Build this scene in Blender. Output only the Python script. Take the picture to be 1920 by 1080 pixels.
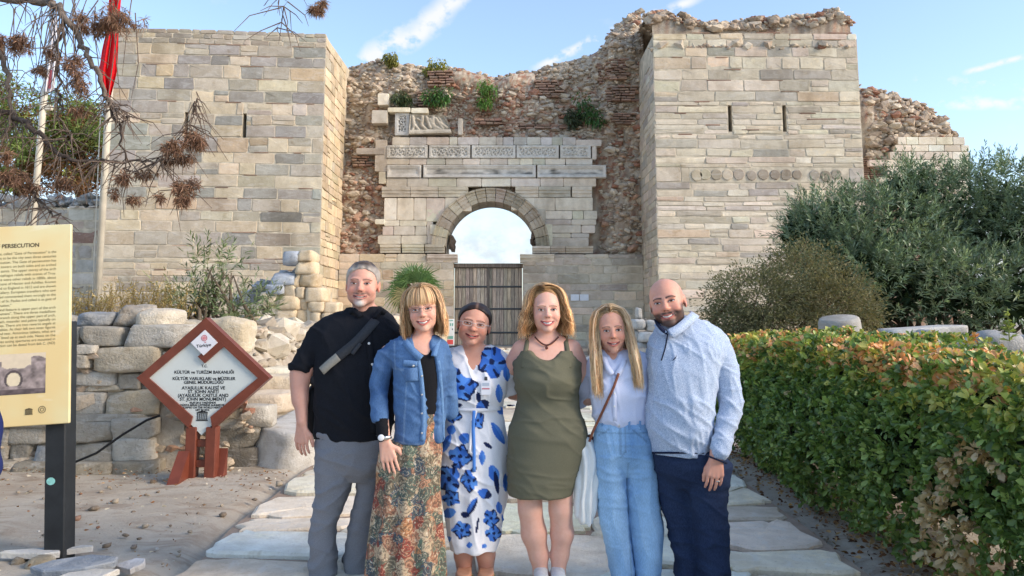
import bpy, math, random
import numpy as np
from mathutils import Vector, Matrix, Euler
for _o in list(bpy.data.objects):
 bpy.data.objects.remove(_o)
SC = bpy.context.scene
COL = SC.collection
R = math.radians
# ------------------------------------------------------------------ camera
F, CX, CY, HOR = 1440.0, 960.0, 430.0, 597.0
PITCH = math.atan((HOR - CY) / F)
CAM = np.array([0.0, 0.0, 1.42])
_c = bpy.data.cameras.new('camera')
cam = bpy.data.objects.new('camera', _c)
COL.objects.link(cam)
cam.location = CAM
cam.rotation_euler = (math.pi / 2 + PITCH, 0, 0)
_c.sensor_width = 36
_c.lens = F / 1920 * 36
_c.shift_y = (CY - 540) / 1920
_c.clip_start = 0.05
_c.clip_end = 3000
SC.camera = cam
# ------------------------------------------------------------------ sun, sky, exposure
SUN_EL, SUN_AZ = R(27), R(90 + 20)      # azimuth measured from +Y clockwise: to the right and a little behind the camera
SUN_STRENGTH, SUN_ANGLE, SKY_STRENGTH = 1.75, R(20), 0.15
SC.render.engine = 'CYCLES'
SC.cycles.use_denoising = True
SC.cycles.use_adaptive_sampling = True
SC.cycles.adaptive_threshold = 0.02
SC.cycles.max_bounces = 6
SC.cycles.diffuse_bounces = 3
SC.cycles.glossy_bounces = 2
SC.cycles.transmission_bounces = 4
SC.cycles.transparent_max_bounces = 8
SC.view_settings.view_transform = 'Standard'
SC.view_settings.look = 'None'
SC.view_settings.gamma = 1
SC.view_settings.use_curve_mapping = False
SC.view_settings.exposure = 1.13
_l = bpy.data.lights.new('sun', 'SUN')
_l.energy = SUN_STRENGTH
_l.angle = SUN_ANGLE
_l.color = (1.0, 0.84, 0.66)
sun = bpy.data.objects.new('sun', _l)
COL.objects.link(sun)
SUN_DIR = Vector((math.sin(SUN_AZ) * math.cos(SUN_EL), math.cos(SUN_AZ) * math.cos(SUN_EL), math.sin(SUN_EL)))
sun.rotation_euler = SUN_DIR.to_track_quat('Z', 'Y').to_euler()
sun.location = SUN_DIR * 60
def at(px, py, Y):
 u, v = (px - CX) / F, (CY - py) / F
 c, s = math.cos(PITCH), math.sin(PITCH)
 d = np.array([u, c - v * s, s + v * c])
 return CAM + d * (Y / d[1])
def ray(px, py):
 p = at(px, py, 1.0) - CAM
 return p / np.linalg.norm(p)
world = bpy.data.worlds.new('World')
SC.world = world
world.use_nodes = True
class NT:
 """tiny node-tree writer"""
 def __init__(s, tree):
  s.t = tree
  s.n = tree.nodes
  s.l = tree.links
 def new(s, kind, **kw):
  n = s.n.new(kind)
  for k, v in kw.items():
   if k == 'ins':
    for kk, vv in v.items():
     s.set(n.inputs[kk], vv)
   else:
    setattr(n, k, v)
  return n
 def set(s, sock, v):
  if isinstance(v, bpy.types.NodeSocket):
   s.l.new(v, sock)
  elif isinstance(v, (tuple, list)) and len(v) == 3 and sock.type == 'RGBA':
   sock.default_value = (*v, 1)
  else:
   sock.default_value = v
 def math(s, op, a, b=0.0, c=None, clamp=False):
  n = s.new('ShaderNodeMath', operation=op, use_clamp=clamp)
  s.set(n.inputs[0], a)
  s.set(n.inputs[1], b)
  if c is not None:
   s.set(n.inputs[2], c)
  return n.outputs[0]
 def vmath(s, op, a, b=(0, 0, 0)):
  n = s.new('ShaderNodeVectorMath', operation=op)
  s.set(n.inputs[0], a)
  if op == 'SCALE':
   s.set(n.inputs['Scale'], b)
  else:
   s.set(n.inputs[1], b)
  return n.outputs['Value'] if op in ('DOT_PRODUCT', 'LENGTH') else n.outputs[0]
 def smooth(s, x, a, b, lo=0.0, hi=1.0):
  n = s.new('ShaderNodeMapRange', interpolation_type='SMOOTHSTEP')
  for i, v in enumerate((x, a, b, lo, hi)):
   s.set(n.inputs[i], v)
  return n.outputs[0]
 def noise(s, vec, scale, detail=4.0, rough=0.55, dist=0.0, out='Fac'):
  n = s.new('ShaderNodeTexNoise')
  if vec is not None:
   s.set(n.inputs['Vector'], vec)
  n.inputs['Scale'].default_value = scale
  n.inputs['Detail'].default_value = detail
  n.inputs['Roughness'].default_value = rough
  n.inputs['Distortion'].default_value = dist
  return n.outputs[out]
 def mix(s, fac, a, b, blend='MIX'):
  n = s.new('ShaderNodeMix', data_type='RGBA', blend_type=blend)
  s.set(n.inputs[0], fac)
  s.set(n.inputs[6], a if not (isinstance(a, tuple) and len(a) == 3) else (*a, 1))
  s.set(n.inputs[7], b if not (isinstance(b, tuple) and len(b) == 3) else (*b, 1))
  return n.outputs[2]
 def mapping(s, vec, scale=(1, 1, 1), rot=(0, 0, 0), loc=(0, 0, 0)):
  n = s.new('ShaderNodeMapping')
  s.set(n.inputs[0], vec)
  n.inputs[1].default_value = loc
  n.inputs[2].default_value = rot
  n.inputs[3].default_value = scale
  return n.outputs[0]
def build_world():
 w = NT(world.node_tree)
 w.n.clear()
 out = w.new('ShaderNodeOutputWorld')
 bg = w.new('ShaderNodeBackground')
 bg.inputs[1].default_value = SKY_STRENGTH
 sky = w.new('ShaderNodeTexSky', sky_type='NISHITA', sun_disc=False)
 sky.sun_elevation = SUN_EL
 sky.sun_rotation = SUN_AZ
 sky.air_density = 1.0
 sky.dust_density = 0.7
 sky.ozone_density = 2.0
 d = w.new('ShaderNodeTexCoord').outputs['Generated']
 nb = w.noise(w.mapping(d, (1, 1, 1.6)), 9.0, 6, 0.62)
 nf = w.noise(w.mapping(d, (1, 1, 1.3)), 34.0, 5, 0.6)
 nwarp = w.math('SUBTRACT', w.noise(d, 14.0, 3), 0.5)
 total = None
 for (p0, p1, wd, amp, lo, hi) in (((655, 150), (905, -40), 0.026, 0.022, .36, .60), ((985, 132), (1330, -15), 0.011, 0.010, .36, .60),
          ((1740, 194), (2050, 186), 0.011, 0.008, .34, .60), ((1700, 150), (2000, 178), 0.014, 0.016, .42, .70),
          ((1800, 139), (2000, 84), 0.0055, 0.003, .30, .55)):
  A, B = Vector(ray(*p0)), Vector(ray(*p1))
  n = A.cross(B).normalized()
  m = (A + B).normalized()
  t = (B - A).normalized()
  half = math.acos(max(-1, min(1, A.dot(B)))) / 2
  dist = w.math('ABSOLUTE', w.math('ADD', w.vmath('DOT_PRODUCT', d, tuple(n)), w.math('MULTIPLY', nwarp, amp * 2)))
  a = w.smooth(dist, 0.0, wd, 1.0, 0.0)
  along = w.math('ABSOLUTE', w.vmath('DOT_PRODUCT', d, tuple(t)))
  b = w.smooth(along, half * .72, half * 1.05, 1.0, 0.0)
  front = w.smooth(w.vmath('DOT_PRODUCT', d, tuple(m)), 0.5, 0.7)
  k = w.math('MULTIPLY', w.math('MULTIPLY', a, b), front)
  k = w.math('MULTIPLY', k, w.smooth(nf, lo, hi))
  total = k if total is None else w.math('MAXIMUM', total, k)
 z = w.new('ShaderNodeSeparateXYZ', ins={0: d}).outputs[2]
 wisp = w.math('MULTIPLY', w.smooth(nb, 0.50, 0.75), 0.20)
 low = w.smooth(w.math('ADD', z, w.math('MULTIPLY', w.math('SUBTRACT', nb, 0.5), 0.10)), 0.09, 0.185, 1.0, 0.0)
 low = w.math('MULTIPLY', low, w.smooth(nb, 0.40, 0.60, 0.45, 0.95))
 fac = w.math('MAXIMUM', total, wisp)
 fac = w.math('MINIMUM', w.math('MAXIMUM', fac, 0.09), 0.95)
 tint = w.mix(1.0, sky.outputs[0], (1.0, 1.0, 1.0), 'MULTIPLY')
 soft = w.mix(w.smooth(nf, .38, .62), (2.15, 2.42, 2.7), (2.85, 2.92, 2.98))
 c = w.mix(low, tint, soft)
 c = w.mix(fac, c, (3.0, 3.05, 3.1))
 w.l.new(c, bg.inputs[0])
 w.l.new(bg.outputs[0], out.inputs[0])
build_world()
# ------------------------------------------------------------------ helpers
rng = np.random.default_rng(7)
def make_mesh(name, V, Fc, smooth=False, col=None, uv=None):
 me = bpy.data.meshes.new(name)
 V = np.asarray(V, np.float32)
 if isinstance(Fc, np.ndarray):
  n, k = Fc.shape
  me.vertices.add(len(V))
  me.vertices.foreach_set('co', V.ravel())
  me.loops.add(n * k)
  me.loops.foreach_set('vertex_index', Fc.astype(np.int32).ravel())
  me.polygons.add(n)
  me.polygons.foreach_set('loop_start', np.arange(0, n * k, k, dtype=np.int32))
  if smooth:
   me.polygons.foreach_set('use_smooth', np.ones(n, bool))
  me.update(calc_edges=True)
 else:
  me.from_pydata(V.tolist(), [], Fc)
  if smooth:
   me.polygons.foreach_set('use_smooth', np.ones(len(Fc), bool))
  me.update()
 if col is not None:
  a = me.color_attributes.new('Col', 'FLOAT_COLOR', 'POINT')
  c4 = np.ones((len(V), 4), np.float32)
  c4[:, :3] = col
  a.data.foreach_set('color', c4.ravel())
 return me
LOCAL = [False]
def link(name, me, mat=None, parent=None, loc=(0, 0, 0), rot=None, color=None):
 o = bpy.data.objects.new(name, me)
 if mat is not None and me is not None and len(me.materials) == 0:
  me.materials.append(mat)
 COL.objects.link(o)
 o.location = loc
 if rot is not None:
  o.rotation_euler = rot
 if parent is not None:
  o.parent = parent
  if not LOCAL[0]:                      # coordinates are given in the world
   o.matrix_parent_inverse = parent.matrix_basis.inverted()
 if color is not None:
  o.color = (*color, 1)
 return o
def mobj(name, V, Fc, mat, parent=None, smooth=False, col=None, loc=(0, 0, 0), rot=None, color=None):
 return link(name, make_mesh(name, V, Fc, smooth, col), mat, parent, loc, rot, color)
def tag(o, label=None, cat=None, group=None, kind=None):
 if label:
  o['label'] = label
 if cat:
  o['category'] = cat
 if group:
  o['group'] = group
 if kind:
  o['kind'] = kind
 return o
def empty(name, loc=(0, 0, 0), label=None, cat=None, group=None, kind=None):
 o = bpy.data.objects.new(name, None)
 COL.objects.link(o)
 o.location = loc
 o.empty_display_size = 0.2
 if label and not kind:
  kind = 'thing'
 return tag(o, label, cat, group, kind)
def srgb(r, g, b):
 f = lambda c: (c / 255 / 12.92) if c / 255 <= 0.04045 else ((c / 255 + 0.055) / 1.055) ** 2.4
 return (f(r), f(g), f(b))
def hash3(p, seed=0.0):
 """smooth value noise on (n,3) points, range about -1..1"""
 p = np.asarray(p, np.float64)
 i = np.floor(p).astype(np.int64)
 f = p - i
 f = f * f * (3 - 2 * f)
 out = 0
 for dx in (0, 1):
  for dy in (0, 1):
   for dz in (0, 1):
    h = ((i[..., 0] + dx) * 374761393 + (i[..., 1] + dy) * 668265263 + (i[..., 2] + dz) * 2147483647 + int(seed * 1013)) & 0xffffffff
    h = ((h ^ (h >> 13)) * 1274126177) & 0xffffffff
    h = (h ^ (h >> 16)) & 0xffff
    w = (f[..., 0] if dx else 1 - f[..., 0]) * (f[..., 1] if dy else 1 - f[..., 1]) * (f[..., 2] if dz else 1 - f[..., 2])
    out = out + w * (h / 32767.5 - 1)
 return out
def fbm(p, oct=3, seed=0.0):
 p = np.asarray(p, np.float64)
 a, s, o = 1.0, 1.0, 0
 for k in range(oct):
  o = o + a * hash3(p * s + k * 17.3, seed + k)
  a *= .5
  s *= 2.03
 return o
def tube(path, rad, n=6, caps=True):
 """verts, faces for a tube along path (m,3) with radii (m,)"""
 P = np.asarray(path, float)
 m = len(P)
 r = np.broadcast_to(np.asarray(rad, float), (m,))
 T = np.gradient(P, axis=0)
 T /= np.linalg.norm(T, axis=1)[:, None] + 1e-9
 up = np.array([0, 0, 1.0]) if abs(T[0, 2]) < .9 else np.array([1.0, 0, 0])
 V = []
 A = np.cross(T[0], up)
 A /= np.linalg.norm(A)
 for k in range(m):
  A = A - T[k] * A.dot(T[k])
  A /= np.linalg.norm(A) + 1e-9
  B = np.cross(T[k], A)
  th = np.linspace(0, 2 * math.pi, n, endpoint=False)
  V.append(P[k] + r[k] * (np.cos(th)[:, None] * A + np.sin(th)[:, None] * B))
 V = np.concatenate(V)
 Fc = []
 for k in range(m - 1):
  for j in range(n):
   Fc.append([k * n + j, k * n + (j + 1) % n, (k + 1) * n + (j + 1) % n, (k + 1) * n + j])
 if caps:
  Fc.append(list(range(n))[::-1])
  Fc.append(list(range((m - 1) * n, m * n)))
 return V, Fc
class MB:
 """collects shapes into one mesh"""
 def __init__(s):
  s.V, s.F, s.n, s.C = [], [], 0, []
 def add(s, V, Fc, col=None):
  V = np.asarray(V, float)
  s.V.append(V)
  s.F.extend([[i + s.n for i in f] for f in Fc])
  s.n += len(V)
  s.C.append(np.broadcast_to(np.asarray(col if col is not None else (1, 1, 1), float), (len(V), 3)))
  return s
 def box(s, x0, x1, y0, y1, z0, z1, b=0.0, col=None):
  if b <= 0:
   V = [(x, y, z) for x in (x0, x1) for y in (y0, y1) for z in (z0, z1)]
   Fc = [[0, 1, 3, 2], [4, 6, 7, 5], [0, 4, 5, 1], [2, 3, 7, 6], [0, 2, 6, 4], [1, 5, 7, 3]]
   return s.add(V, Fc, col)
  V, ix = [], {}
  lo, hi = (x0, y0, z0), (x1, y1, z1)
  for sx in (0, 1):
   for sy in (0, 1):
    for sz in (0, 1):
     sg = (sx, sy, sz)
     c = [hi[i] if sg[i] else lo[i] for i in range(3)]
     for ax in range(3):
      p = [c[i] if i == ax else c[i] + (-b if sg[i] else b) for i in range(3)]
      ix[(sg, ax)] = len(V)
      V.append(p)
  Fc = []
  for ax in range(3):
   o1, o2 = [i for i in range(3) if i != ax]
   for sd in (0, 1):
    q = []
    for (p, r) in ((0, 0), (1, 0), (1, 1), (0, 1)):
     sg = [0, 0, 0]
     sg[ax], sg[o1], sg[o2] = sd, p, r
     q.append(ix[(tuple(sg), ax)])
    Fc.append(q)
   for p in (0, 1):
    for r in (0, 1):
     a, c = [0, 0, 0], [0, 0, 0]
     a[o1], a[o2] = p, r
     c[o1], c[o2] = p, r
     c[ax] = 1
     a, c = tuple(a), tuple(c)
     Fc.append([ix[(a, o1)], ix[(c, o1)], ix[(c, o2)], ix[(a, o2)]])
  for k in [(x, y, z) for x in (0, 1) for y in (0, 1) for z in (0, 1)]:
   Fc.append([ix[(k, 0)], ix[(k, 1)], ix[(k, 2)]])
  return s.add(V, Fc, col)
 def tube(s, path, rad, n=6, col=None):
  V, Fc = tube(path, rad, n)
  return s.add(V, Fc, col)
 def build(s, name, mat, parent=None, smooth=False, loc=(0, 0, 0), rot=None, color=None, recalc=True):
  V = np.concatenate(s.V)
  me = make_mesh(name, V, s.F, smooth, np.concatenate(s.C))
  if recalc:
   import bmesh
   bm = bmesh.new()
   bm.from_mesh(me)
   bmesh.ops.recalc_face_normals(bm, faces=bm.faces)
   bm.to_mesh(me)
   bm.free()
  return link(name, me, mat, parent, loc, rot, color)
# ------------------------------------------------------------------ materials
MATS = {}
def new_mat(name):
 m = bpy.data.materials.new(name)
 m.use_nodes = True
 w = NT(m.node_tree)
 w.n.clear()
 out = w.new('ShaderNodeOutputMaterial')
 p = w.new('ShaderNodeBsdfPrincipled')
 w.l.new(p.outputs[0], out.inputs[0])
 MATS[name] = m
 return m, w, p
def bump(w, p, h, strength=0.4, dist=0.02):
 b = w.new('ShaderNodeBump')
 b.inputs['Strength'].default_value = strength
 b.inputs['Distance'].default_value = dist
 w.l.new(h, b.inputs['Height'])
 w.l.new(b.outputs[0], p.inputs['Normal'])
def stone_mat(name, scale=1.0, vein=0.25, dirt=0.35, rough=0.85, src='object', bumps=0.5, dist=0.03, dark=(0.22, 0.20, 0.17), stain=.75):
 m, w, p = new_mat(name)
 tc = w.new('ShaderNodeTexCoord')
 oi = w.new('ShaderNodeObjectInfo')
 if src == 'object':
  base = oi.outputs['Color']
  vec = w.vmath('ADD', tc.outputs['Object'], w.vmath('SCALE', (13.1, 7.7, 29.3), oi.outputs['Random']))
 else:
  base = w.new('ShaderNodeVertexColor', layer_name='Col').outputs[0]
  vec = tc.outputs['Object']
 n1 = w.noise(vec, 2.2 * scale, 4, 0.62)
 n2 = w.noise(w.mapping(vec, (1, 1, 3.2), (0, 0.35, 0)), 1.6 * scale, 3, 0.6, 1.4)
 n3 = w.noise(vec, 16 * scale, 3, 0.7)
 pw = w.new('ShaderNodeNewGeometry').outputs['Position']
 n4 = w.noise(w.mapping(pw, (1, 1, .45)), .55, 4, .65)
 n5 = w.noise(pw, 3.1, 4, .7)
 c = w.mix(w.smooth(n1, 0.30, 0.72, 0.0, 0.55), base, w.mix(1.0, base, (0.66, 0.62, 0.57), 'MULTIPLY'))
 c = w.mix(w.smooth(n2, 0.50, 0.68, 0.0, vein), c, w.mix(0.6, base, (0.72, 0.70, 0.66)))
 c = w.mix(w.smooth(n3, 0.56, 0.76, 0.0, dirt), c, w.mix(1.0, base, dark, 'MULTIPLY'))
 c = w.mix(w.smooth(n3, 0.44, 0.26, 0.0, 0.30), c, w.mix(0.35, base, (0.8, 0.77, 0.7)))
 c = w.mix(w.smooth(n4, .46, .70, 0.0, stain), c, w.mix(1.0, c, (.62, .59, .55), 'MULTIPLY'))
 c = w.mix(w.smooth(n5, .56, .74, 0.0, stain), c, w.mix(1.0, c, (1.22, 1.18, 1.08), 'MULTIPLY'))
 c = w.mix(w.smooth(n5, .42, .26, 0.0, stain * .8), c, w.mix(1.0, c, (.70, .63, .54), 'MULTIPLY'))
 w.l.new(c, p.inputs['Base Color'])
 p.inputs['Roughness'].default_value = rough
 p.inputs['Specular IOR Level'].default_value = 0.25
 h = w.math('ADD', w.math('MULTIPLY', n1, 0.7), w.math('MULTIPLY', n3, 0.5))
 bump(w, p, h, bumps, dist)
 return m
def plain_mat(name, col, rough=0.6, spec=0.3, var=0.0, scale=6.0, metal=0.0, bumps=0.0, dist=0.01, src=None):
 m, w, p = new_mat(name)
 tc = w.new('ShaderNodeTexCoord')
 base = col
 if src == 'col':
  base = w.new('ShaderNodeVertexColor', layer_name='Col').outputs[0]
 n = w.noise(tc.outputs['Object'], scale, 5, 0.6)
 if var > 0:
  dk = w.mix(1.0, base, (1 - var, 1 - var, 1 - var), 'MULTIPLY') if src == 'col' else tuple(c * (1 - var) for c in col)
  lt = w.mix(1.0, base, (1 + var * .6,) * 3, 'MULTIPLY') if src == 'col' else tuple(min(1, c * (1 + var * .6)) for c in col)
  c = w.mix(w.smooth(n, 0.3, 0.7), dk, lt)
  w.l.new(c, p.inputs['Base Color'])
 else:
  w.set(p.inputs['Base Color'], base)
 p.inputs['Roughness'].default_value = rough
 p.inputs['Specular IOR Level'].default_value = spec
 p.inputs['Metallic'].default_value = metal
 if bumps:
  bump(w, p, n, bumps, dist)
 return m
def leaf_mat(name, rough=0.45, trans=0.25, spec=0.35):
 m, w, p = new_mat(name)
 base = w.new('ShaderNodeVertexColor', layer_name='Col').outputs[0]
 w.l.new(base, p.inputs['Base Color'])
 p.inputs['Roughness'].default_value = rough
 p.inputs['Specular IOR Level'].default_value = spec
 t = w.new('ShaderNodeBsdfTranslucent')
 w.l.new(w.mix(1.0, base, (1.25, 1.3, 0.7), 'MULTIPLY'), t.inputs[0])
 mx = w.new('ShaderNodeMixShader')
 mx.inputs[0].default_value = trans
 w.l.new(p.outputs[0], mx.inputs[1])
 w.l.new(t.outputs[0], mx.inputs[2])
 out = [n for n in w.n if n.type == 'OUTPUT_MATERIAL'][0]
 w.l.new(mx.outputs[0], out.inputs[0])
 return m
M_BLOCK = stone_mat('limestone_block', 1.0, 0.32, 0.30)
M_MARBLE = stone_mat('old_marble', 1.4, 0.35, 0.26, 0.75)
M_RUBBLE = stone_mat('rubble_stone', 3.0, 0.2, 0.45, 0.92, 'col', 0.6)
M_STONE = stone_mat('field_stone', 2.6, 0.4, 0.6, 0.9, 'object', 0.9, 0.03, (.3, .27, .23), .9)
def pick(pal, r):
 """pal: list of (weight, rgb255)"""
 w = np.array([p[0] for p in pal], float)
 k = r.choice(len(pal), p=w / w.sum())
 c = np.array(srgb(*pal[k][1]))
 c = (c * .48 + c.mean() * np.array([1.06, 1.0, .89]) * .52) * np.array([1.15, 1.07, .96]) * (1 + r.normal(0, .10))
 c = c * (1 + r.normal(0, .02, 3))
 return tuple(np.clip(c, .01, .9))
def block_geo(w, h, d, r, ch=0.05, bev=0.02, jit=0.012):
 """a hewn block: irregular eight-sided face, worn arris, front at y=-d, back at y=0, centred in x and z"""
 a, b = w / 2, h / 2
 c = min(ch, w * .3, h * .3)
 q = np.array([(-a + c, -b), (a - c, -b), (a, -b + c), (a, b - c), (a - c, b), (-a + c, b), (-a, b - c), (-a, -b + c)])
 q = q + r.normal(0, jit, q.shape)
 q[:, 0] = np.clip(q[:, 0], -a, a)
 q[:, 1] = np.clip(q[:, 1], -b, b)
 s = 1 - np.array([min(.45, bev * 2 / w), min(.45, bev * 2 / h)])
 V = [(x, 0, z) for x, z in q] + [(x, -d + bev * .8, z) for x, z in q] + [(x * s[0], -d + r.normal(0, .004), z * s[1]) for x, z in q] + [(r.normal(0, w * .05), -d - abs(r.normal(0, .006)), r.normal(0, h * .05))]
 Fc = []
 for k in range(2):
  for j in range(8):
   e = (j + 1) % 8
   Fc.append([k * 8 + j, k * 8 + e, (k + 1) * 8 + e, (k + 1) * 8 + j])
 for j in range(8):
  Fc.append([16 + j, 16 + (j + 1) % 8, 24])
 return np.array(V), Fc
def rough_geo(w, h, d, r, n=6, p=5.0, amp=.03, freq=2.5):
 """a weathered stone: rounded box with uneven faces, centred"""
 g = np.linspace(-1, 1, n)
 U, W = np.meshgrid(g, g)
 V, Fc = [], []
 for ax in range(3):
  for sg in (-1, 1):
   q = [None] * 3
   q[ax] = np.full_like(U, sg)
   q[(ax + 1) % 3], q[(ax + 2) % 3] = (U, W) if sg > 0 else (W, U)
   base = len(V) * n * n
   V.append(np.stack(q, -1).reshape(-1, 3))
   I = np.arange(n * n).reshape(n, n) + base
   Fc.append(np.stack([I[:-1, :-1], I[:-1, 1:], I[1:, 1:], I[1:, :-1]], -1).reshape(-1, 4))
 V = np.concatenate(V)
 V = V / (np.sum(np.abs(V) ** p, 1) ** (1 / p))[:, None]
 V = V * np.array([w, d, h]) / 2
 off = r.uniform(0, 50, 3)
 nrm = V / (np.linalg.norm(V, axis=1)[:, None] + 1e-6)
 for _k in range(10):     # broken corners and split faces
  q = r.normal(0, 1, 3)
  q /= np.linalg.norm(q)
  lim = (np.abs(q) * np.array([w, d, h]) / 2).sum() * r.uniform(.74, .97)
  ex = np.maximum(V @ q - lim, 0)
  V = V - q * ex[:, None]
 V = V + nrm * (amp * fbm(V * freq + off, 3) + amp * .45 * fbm(V * freq * 4.2 + off, 2, 3))[:, None]
 sh = r.normal(0, .06, 4)
 V[:, 0] += V[:, 2] * sh[0]
 V[:, 2] += V[:, 0] * sh[1] * .5 * h / max(w, h)
 key = np.round(V * 1e4).astype(np.int64)
 _, first, inv = np.unique(key, axis=0, return_index=True, return_inverse=True)
 return V[first], inv.reshape(-1)[np.concatenate(Fc)]
_t = (1 + 5 ** .5) / 2
ICO_V = np.array([(-1, _t, 0), (1, _t, 0), (-1, -_t, 0), (1, -_t, 0), (0, -1, _t), (0, 1, _t), (0, -1, -_t), (0, 1, -_t), (_t, 0, -1), (_t, 0, 1), (-_t, 0, -1), (-_t, 0, 1)]) / math.sqrt(1 + _t * _t)
ICO_F = np.array([(0, 11, 5), (0, 5, 1), (0, 1, 7), (0, 7, 10), (0, 10, 11), (1, 5, 9), (5, 11, 4), (11, 10, 2), (10, 7, 6), (7, 1, 8), (3, 9, 4), (3, 4, 2), (3, 2, 6), (3, 6, 8), (3, 8, 9), (4, 9, 5), (2, 4, 11), (6, 2, 10), (8, 6, 7), (9, 8, 1)])
def stones_geo(C, S, r, spin=True, jag=0.30):
 """many irregular 20-faced stones: centres (n,3), half sizes (n,3)"""
 n = len(C)
 V = ICO_V[None] * (1 + r.normal(0, jag, (n, 12, 1)).clip(-.45, .5))
 V = np.sign(V) * np.abs(V) ** 0.8
 if spin:
  a = r.uniform(0, 2 * math.pi, n)
  ca, sa = np.cos(a)[:, None], np.sin(a)[:, None]
  V = np.stack([V[..., 0] * ca - V[..., 1] * sa, V[..., 0] * sa + V[..., 1] * ca, V[..., 2]], -1)
 V = V * S[:, None, :]
 t = r.normal(0, .22, n)
 ct, st = np.cos(t)[:, None], np.sin(t)[:, None]
 V = np.stack([V[..., 0] * ct - V[..., 2] * st, V[..., 1], V[..., 0] * st + V[..., 2] * ct], -1)
 return V + C[:, None, :]
def rubble(parent, C, S, cols, r, nparts=300, big=None):
 """stones as geometry: the largest nparts as objects, the rest joined as stuff"""
 V = stones_geo(np.asarray(C), np.asarray(S), r)
 cols = np.asarray(cols)
 order = np.argsort(-(np.asarray(S)[:, 0] * np.asarray(S)[:, 2]))
 Fl = [list(map(int, f)) for f in ICO_F]
 for k in order[:nparts]:
  c = V[k].mean(0)
  me = make_mesh('stone', V[k] - c, Fl, False, np.tile(cols[k], (12, 1)))
  link('stone', me, M_RUBBLE, parent, c)
 rest = order[nparts:]
 if len(rest):
  VV = V[rest].reshape(-1, 3)
  FF = (ICO_F[None] + (np.arange(len(rest)) * 12)[:, None, None]).reshape(-1, 3)
  o = mobj('rubble_fill', VV, FF, M_RUBBLE, parent, False, np.repeat(cols[rest], 12, 0))
  o['kind'] = 'stuff'
def course_rows(z0, z1, hs, r):
 z, rows = z0, []
 while z < z1 - .05:
  h = hs(z) if callable(hs) else r.uniform(*hs)
  if z + h > z1 - .08:
   h = z1 - z
  rows.append((z, z + h))
  z += h
 return rows
def ashlar(parent, origin, rotz, width, rows, wr, pal, r, mat=None, depth=.25, gap=.014, holes=(), u0=None, u1=None, limit=300, split=0.12, bev=.011, jit=.012, name='block', proud=.012, brick=None):
 """lay individual blocks on a wall face. origin: face corner; u runs along rotz; outward is -y local"""
 mat = mat or M_BLOCK
 made = []
 todo = []
 for (za, zb) in rows:
  ua = u0(za, zb) if u0 else 0.0
  ub = u1(za, zb) if u1 else width
  u = ua
  while u < ub - .04:
   lo, hi = wr(za) if callable(wr) else wr
   w = r.uniform(lo, hi)
   if u + w > ub - lo * .6:
    w = ub - u
   spans = [(u, u + w)]
   for (ha, hb, hz0, hz1) in holes:
    if zb > hz0 + .02 and za < hz1 - .02:
     ns = []
     for (a, b) in spans:
      if b <= ha or a >= hb:
       ns.append((a, b))
      else:
       if ha - a > .05:
        ns.append((a, ha))
       if b - hb > .05:
        ns.append((hb, b))
     spans = ns
   for (a, b) in spans:
    if zb - za > .3 and r.random() < split and b - a < .9:
     m = za + (zb - za) * r.uniform(.4, .6)
     todo.append((a, b, za, m))
     todo.append((a, b, m, zb))
    else:
     todo.append((a, b, za, zb))
   u += w
 ca, sa = math.cos(rotz), math.sin(rotz)
 todo.sort(key=lambda t: -(t[1] - t[0]) * (t[3] - t[2]))
 rest = MB()
 for k, (a, b, za, zb) in enumerate(todo):
  V, Fc = block_geo(b - a - gap, zb - za - gap, depth, r, .04, bev, jit)
  V[:, 1] += depth - .016 - r.uniform(-proud, proud)
  uc, zc = (a + b) / 2, (za + zb) / 2
  zc += .03 * float(hash3(np.array([uc * .45, za * .5, 3.0]))) + r.normal(0, .006)
  P = (origin[0] + uc * ca, origin[1] + uc * sa, origin[2] + zc)
  c = pick(pal(uc, zc) if callable(pal) else pal, r)
  if k < limit:
   o = mobj(name, V, Fc, mat, parent, False, None, P, (0, 0, rotz), c)
   made.append(o)
  else:
   W = np.stack([V[:, 0] * ca - V[:, 1] * sa, V[:, 0] * sa + V[:, 1] * ca, V[:, 2]], -1) + np.array(P)
   rest.add(W, Fc, c)
 if rest.n:
  o = rest.build('block_fill', M_BLOCKV, parent)
  o['kind'] = 'stuff'
 return made
M_BLOCKV = stone_mat('limestone_fill', 1.2, 0.3, 0.34, 0.85, 'col')
# ------------------------------------------------------------------ ground
def gz(y):
 return 0.0145 * (np.maximum(y, 0) - 4.2)
def dirt_mat():
 m, w, p = new_mat('dry_earth')
 v = w.new('ShaderNodeTexCoord').outputs['Object']
 n1 = w.noise(v, 0.9, 6, 0.6)
 n2 = w.noise(w.mapping(v, (1, 2.6, 1), (0, 0, .35)), 2.4, 6, 0.65, .6)
 n3 = w.noise(v, 38, 4, 0.7)
 n4 = w.noise(v, 130, 3, 0.6)
 c = w.mix(w.smooth(n1, .3, .7), srgb(168, 156, 140), srgb(188, 179, 164))
 c = w.mix(w.smooth(n2, .46, .68, 0, .7), c, srgb(142, 124, 106))
 c = w.mix(w.smooth(n3, .58, .75, 0, .55), c, srgb(196, 184, 166))
 c = w.mix(w.smooth(n4, .6, .8, 0, .5), c, srgb(104, 86, 70))
 w.l.new(c, p.inputs['Base Color'])
 p.inputs['Roughness'].default_value = .95
 p.inputs['Specular IOR Level'].default_value = .1
 h = w.math('ADD', w.math('MULTIPLY', n2, .8), w.math('ADD', w.math('MULTIPLY', n3, .25), w.math('MULTIPLY', n4, .08)))
 bump(w, p, h, .7, .05)
 return m
M_DIRT = dirt_mat()
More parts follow.
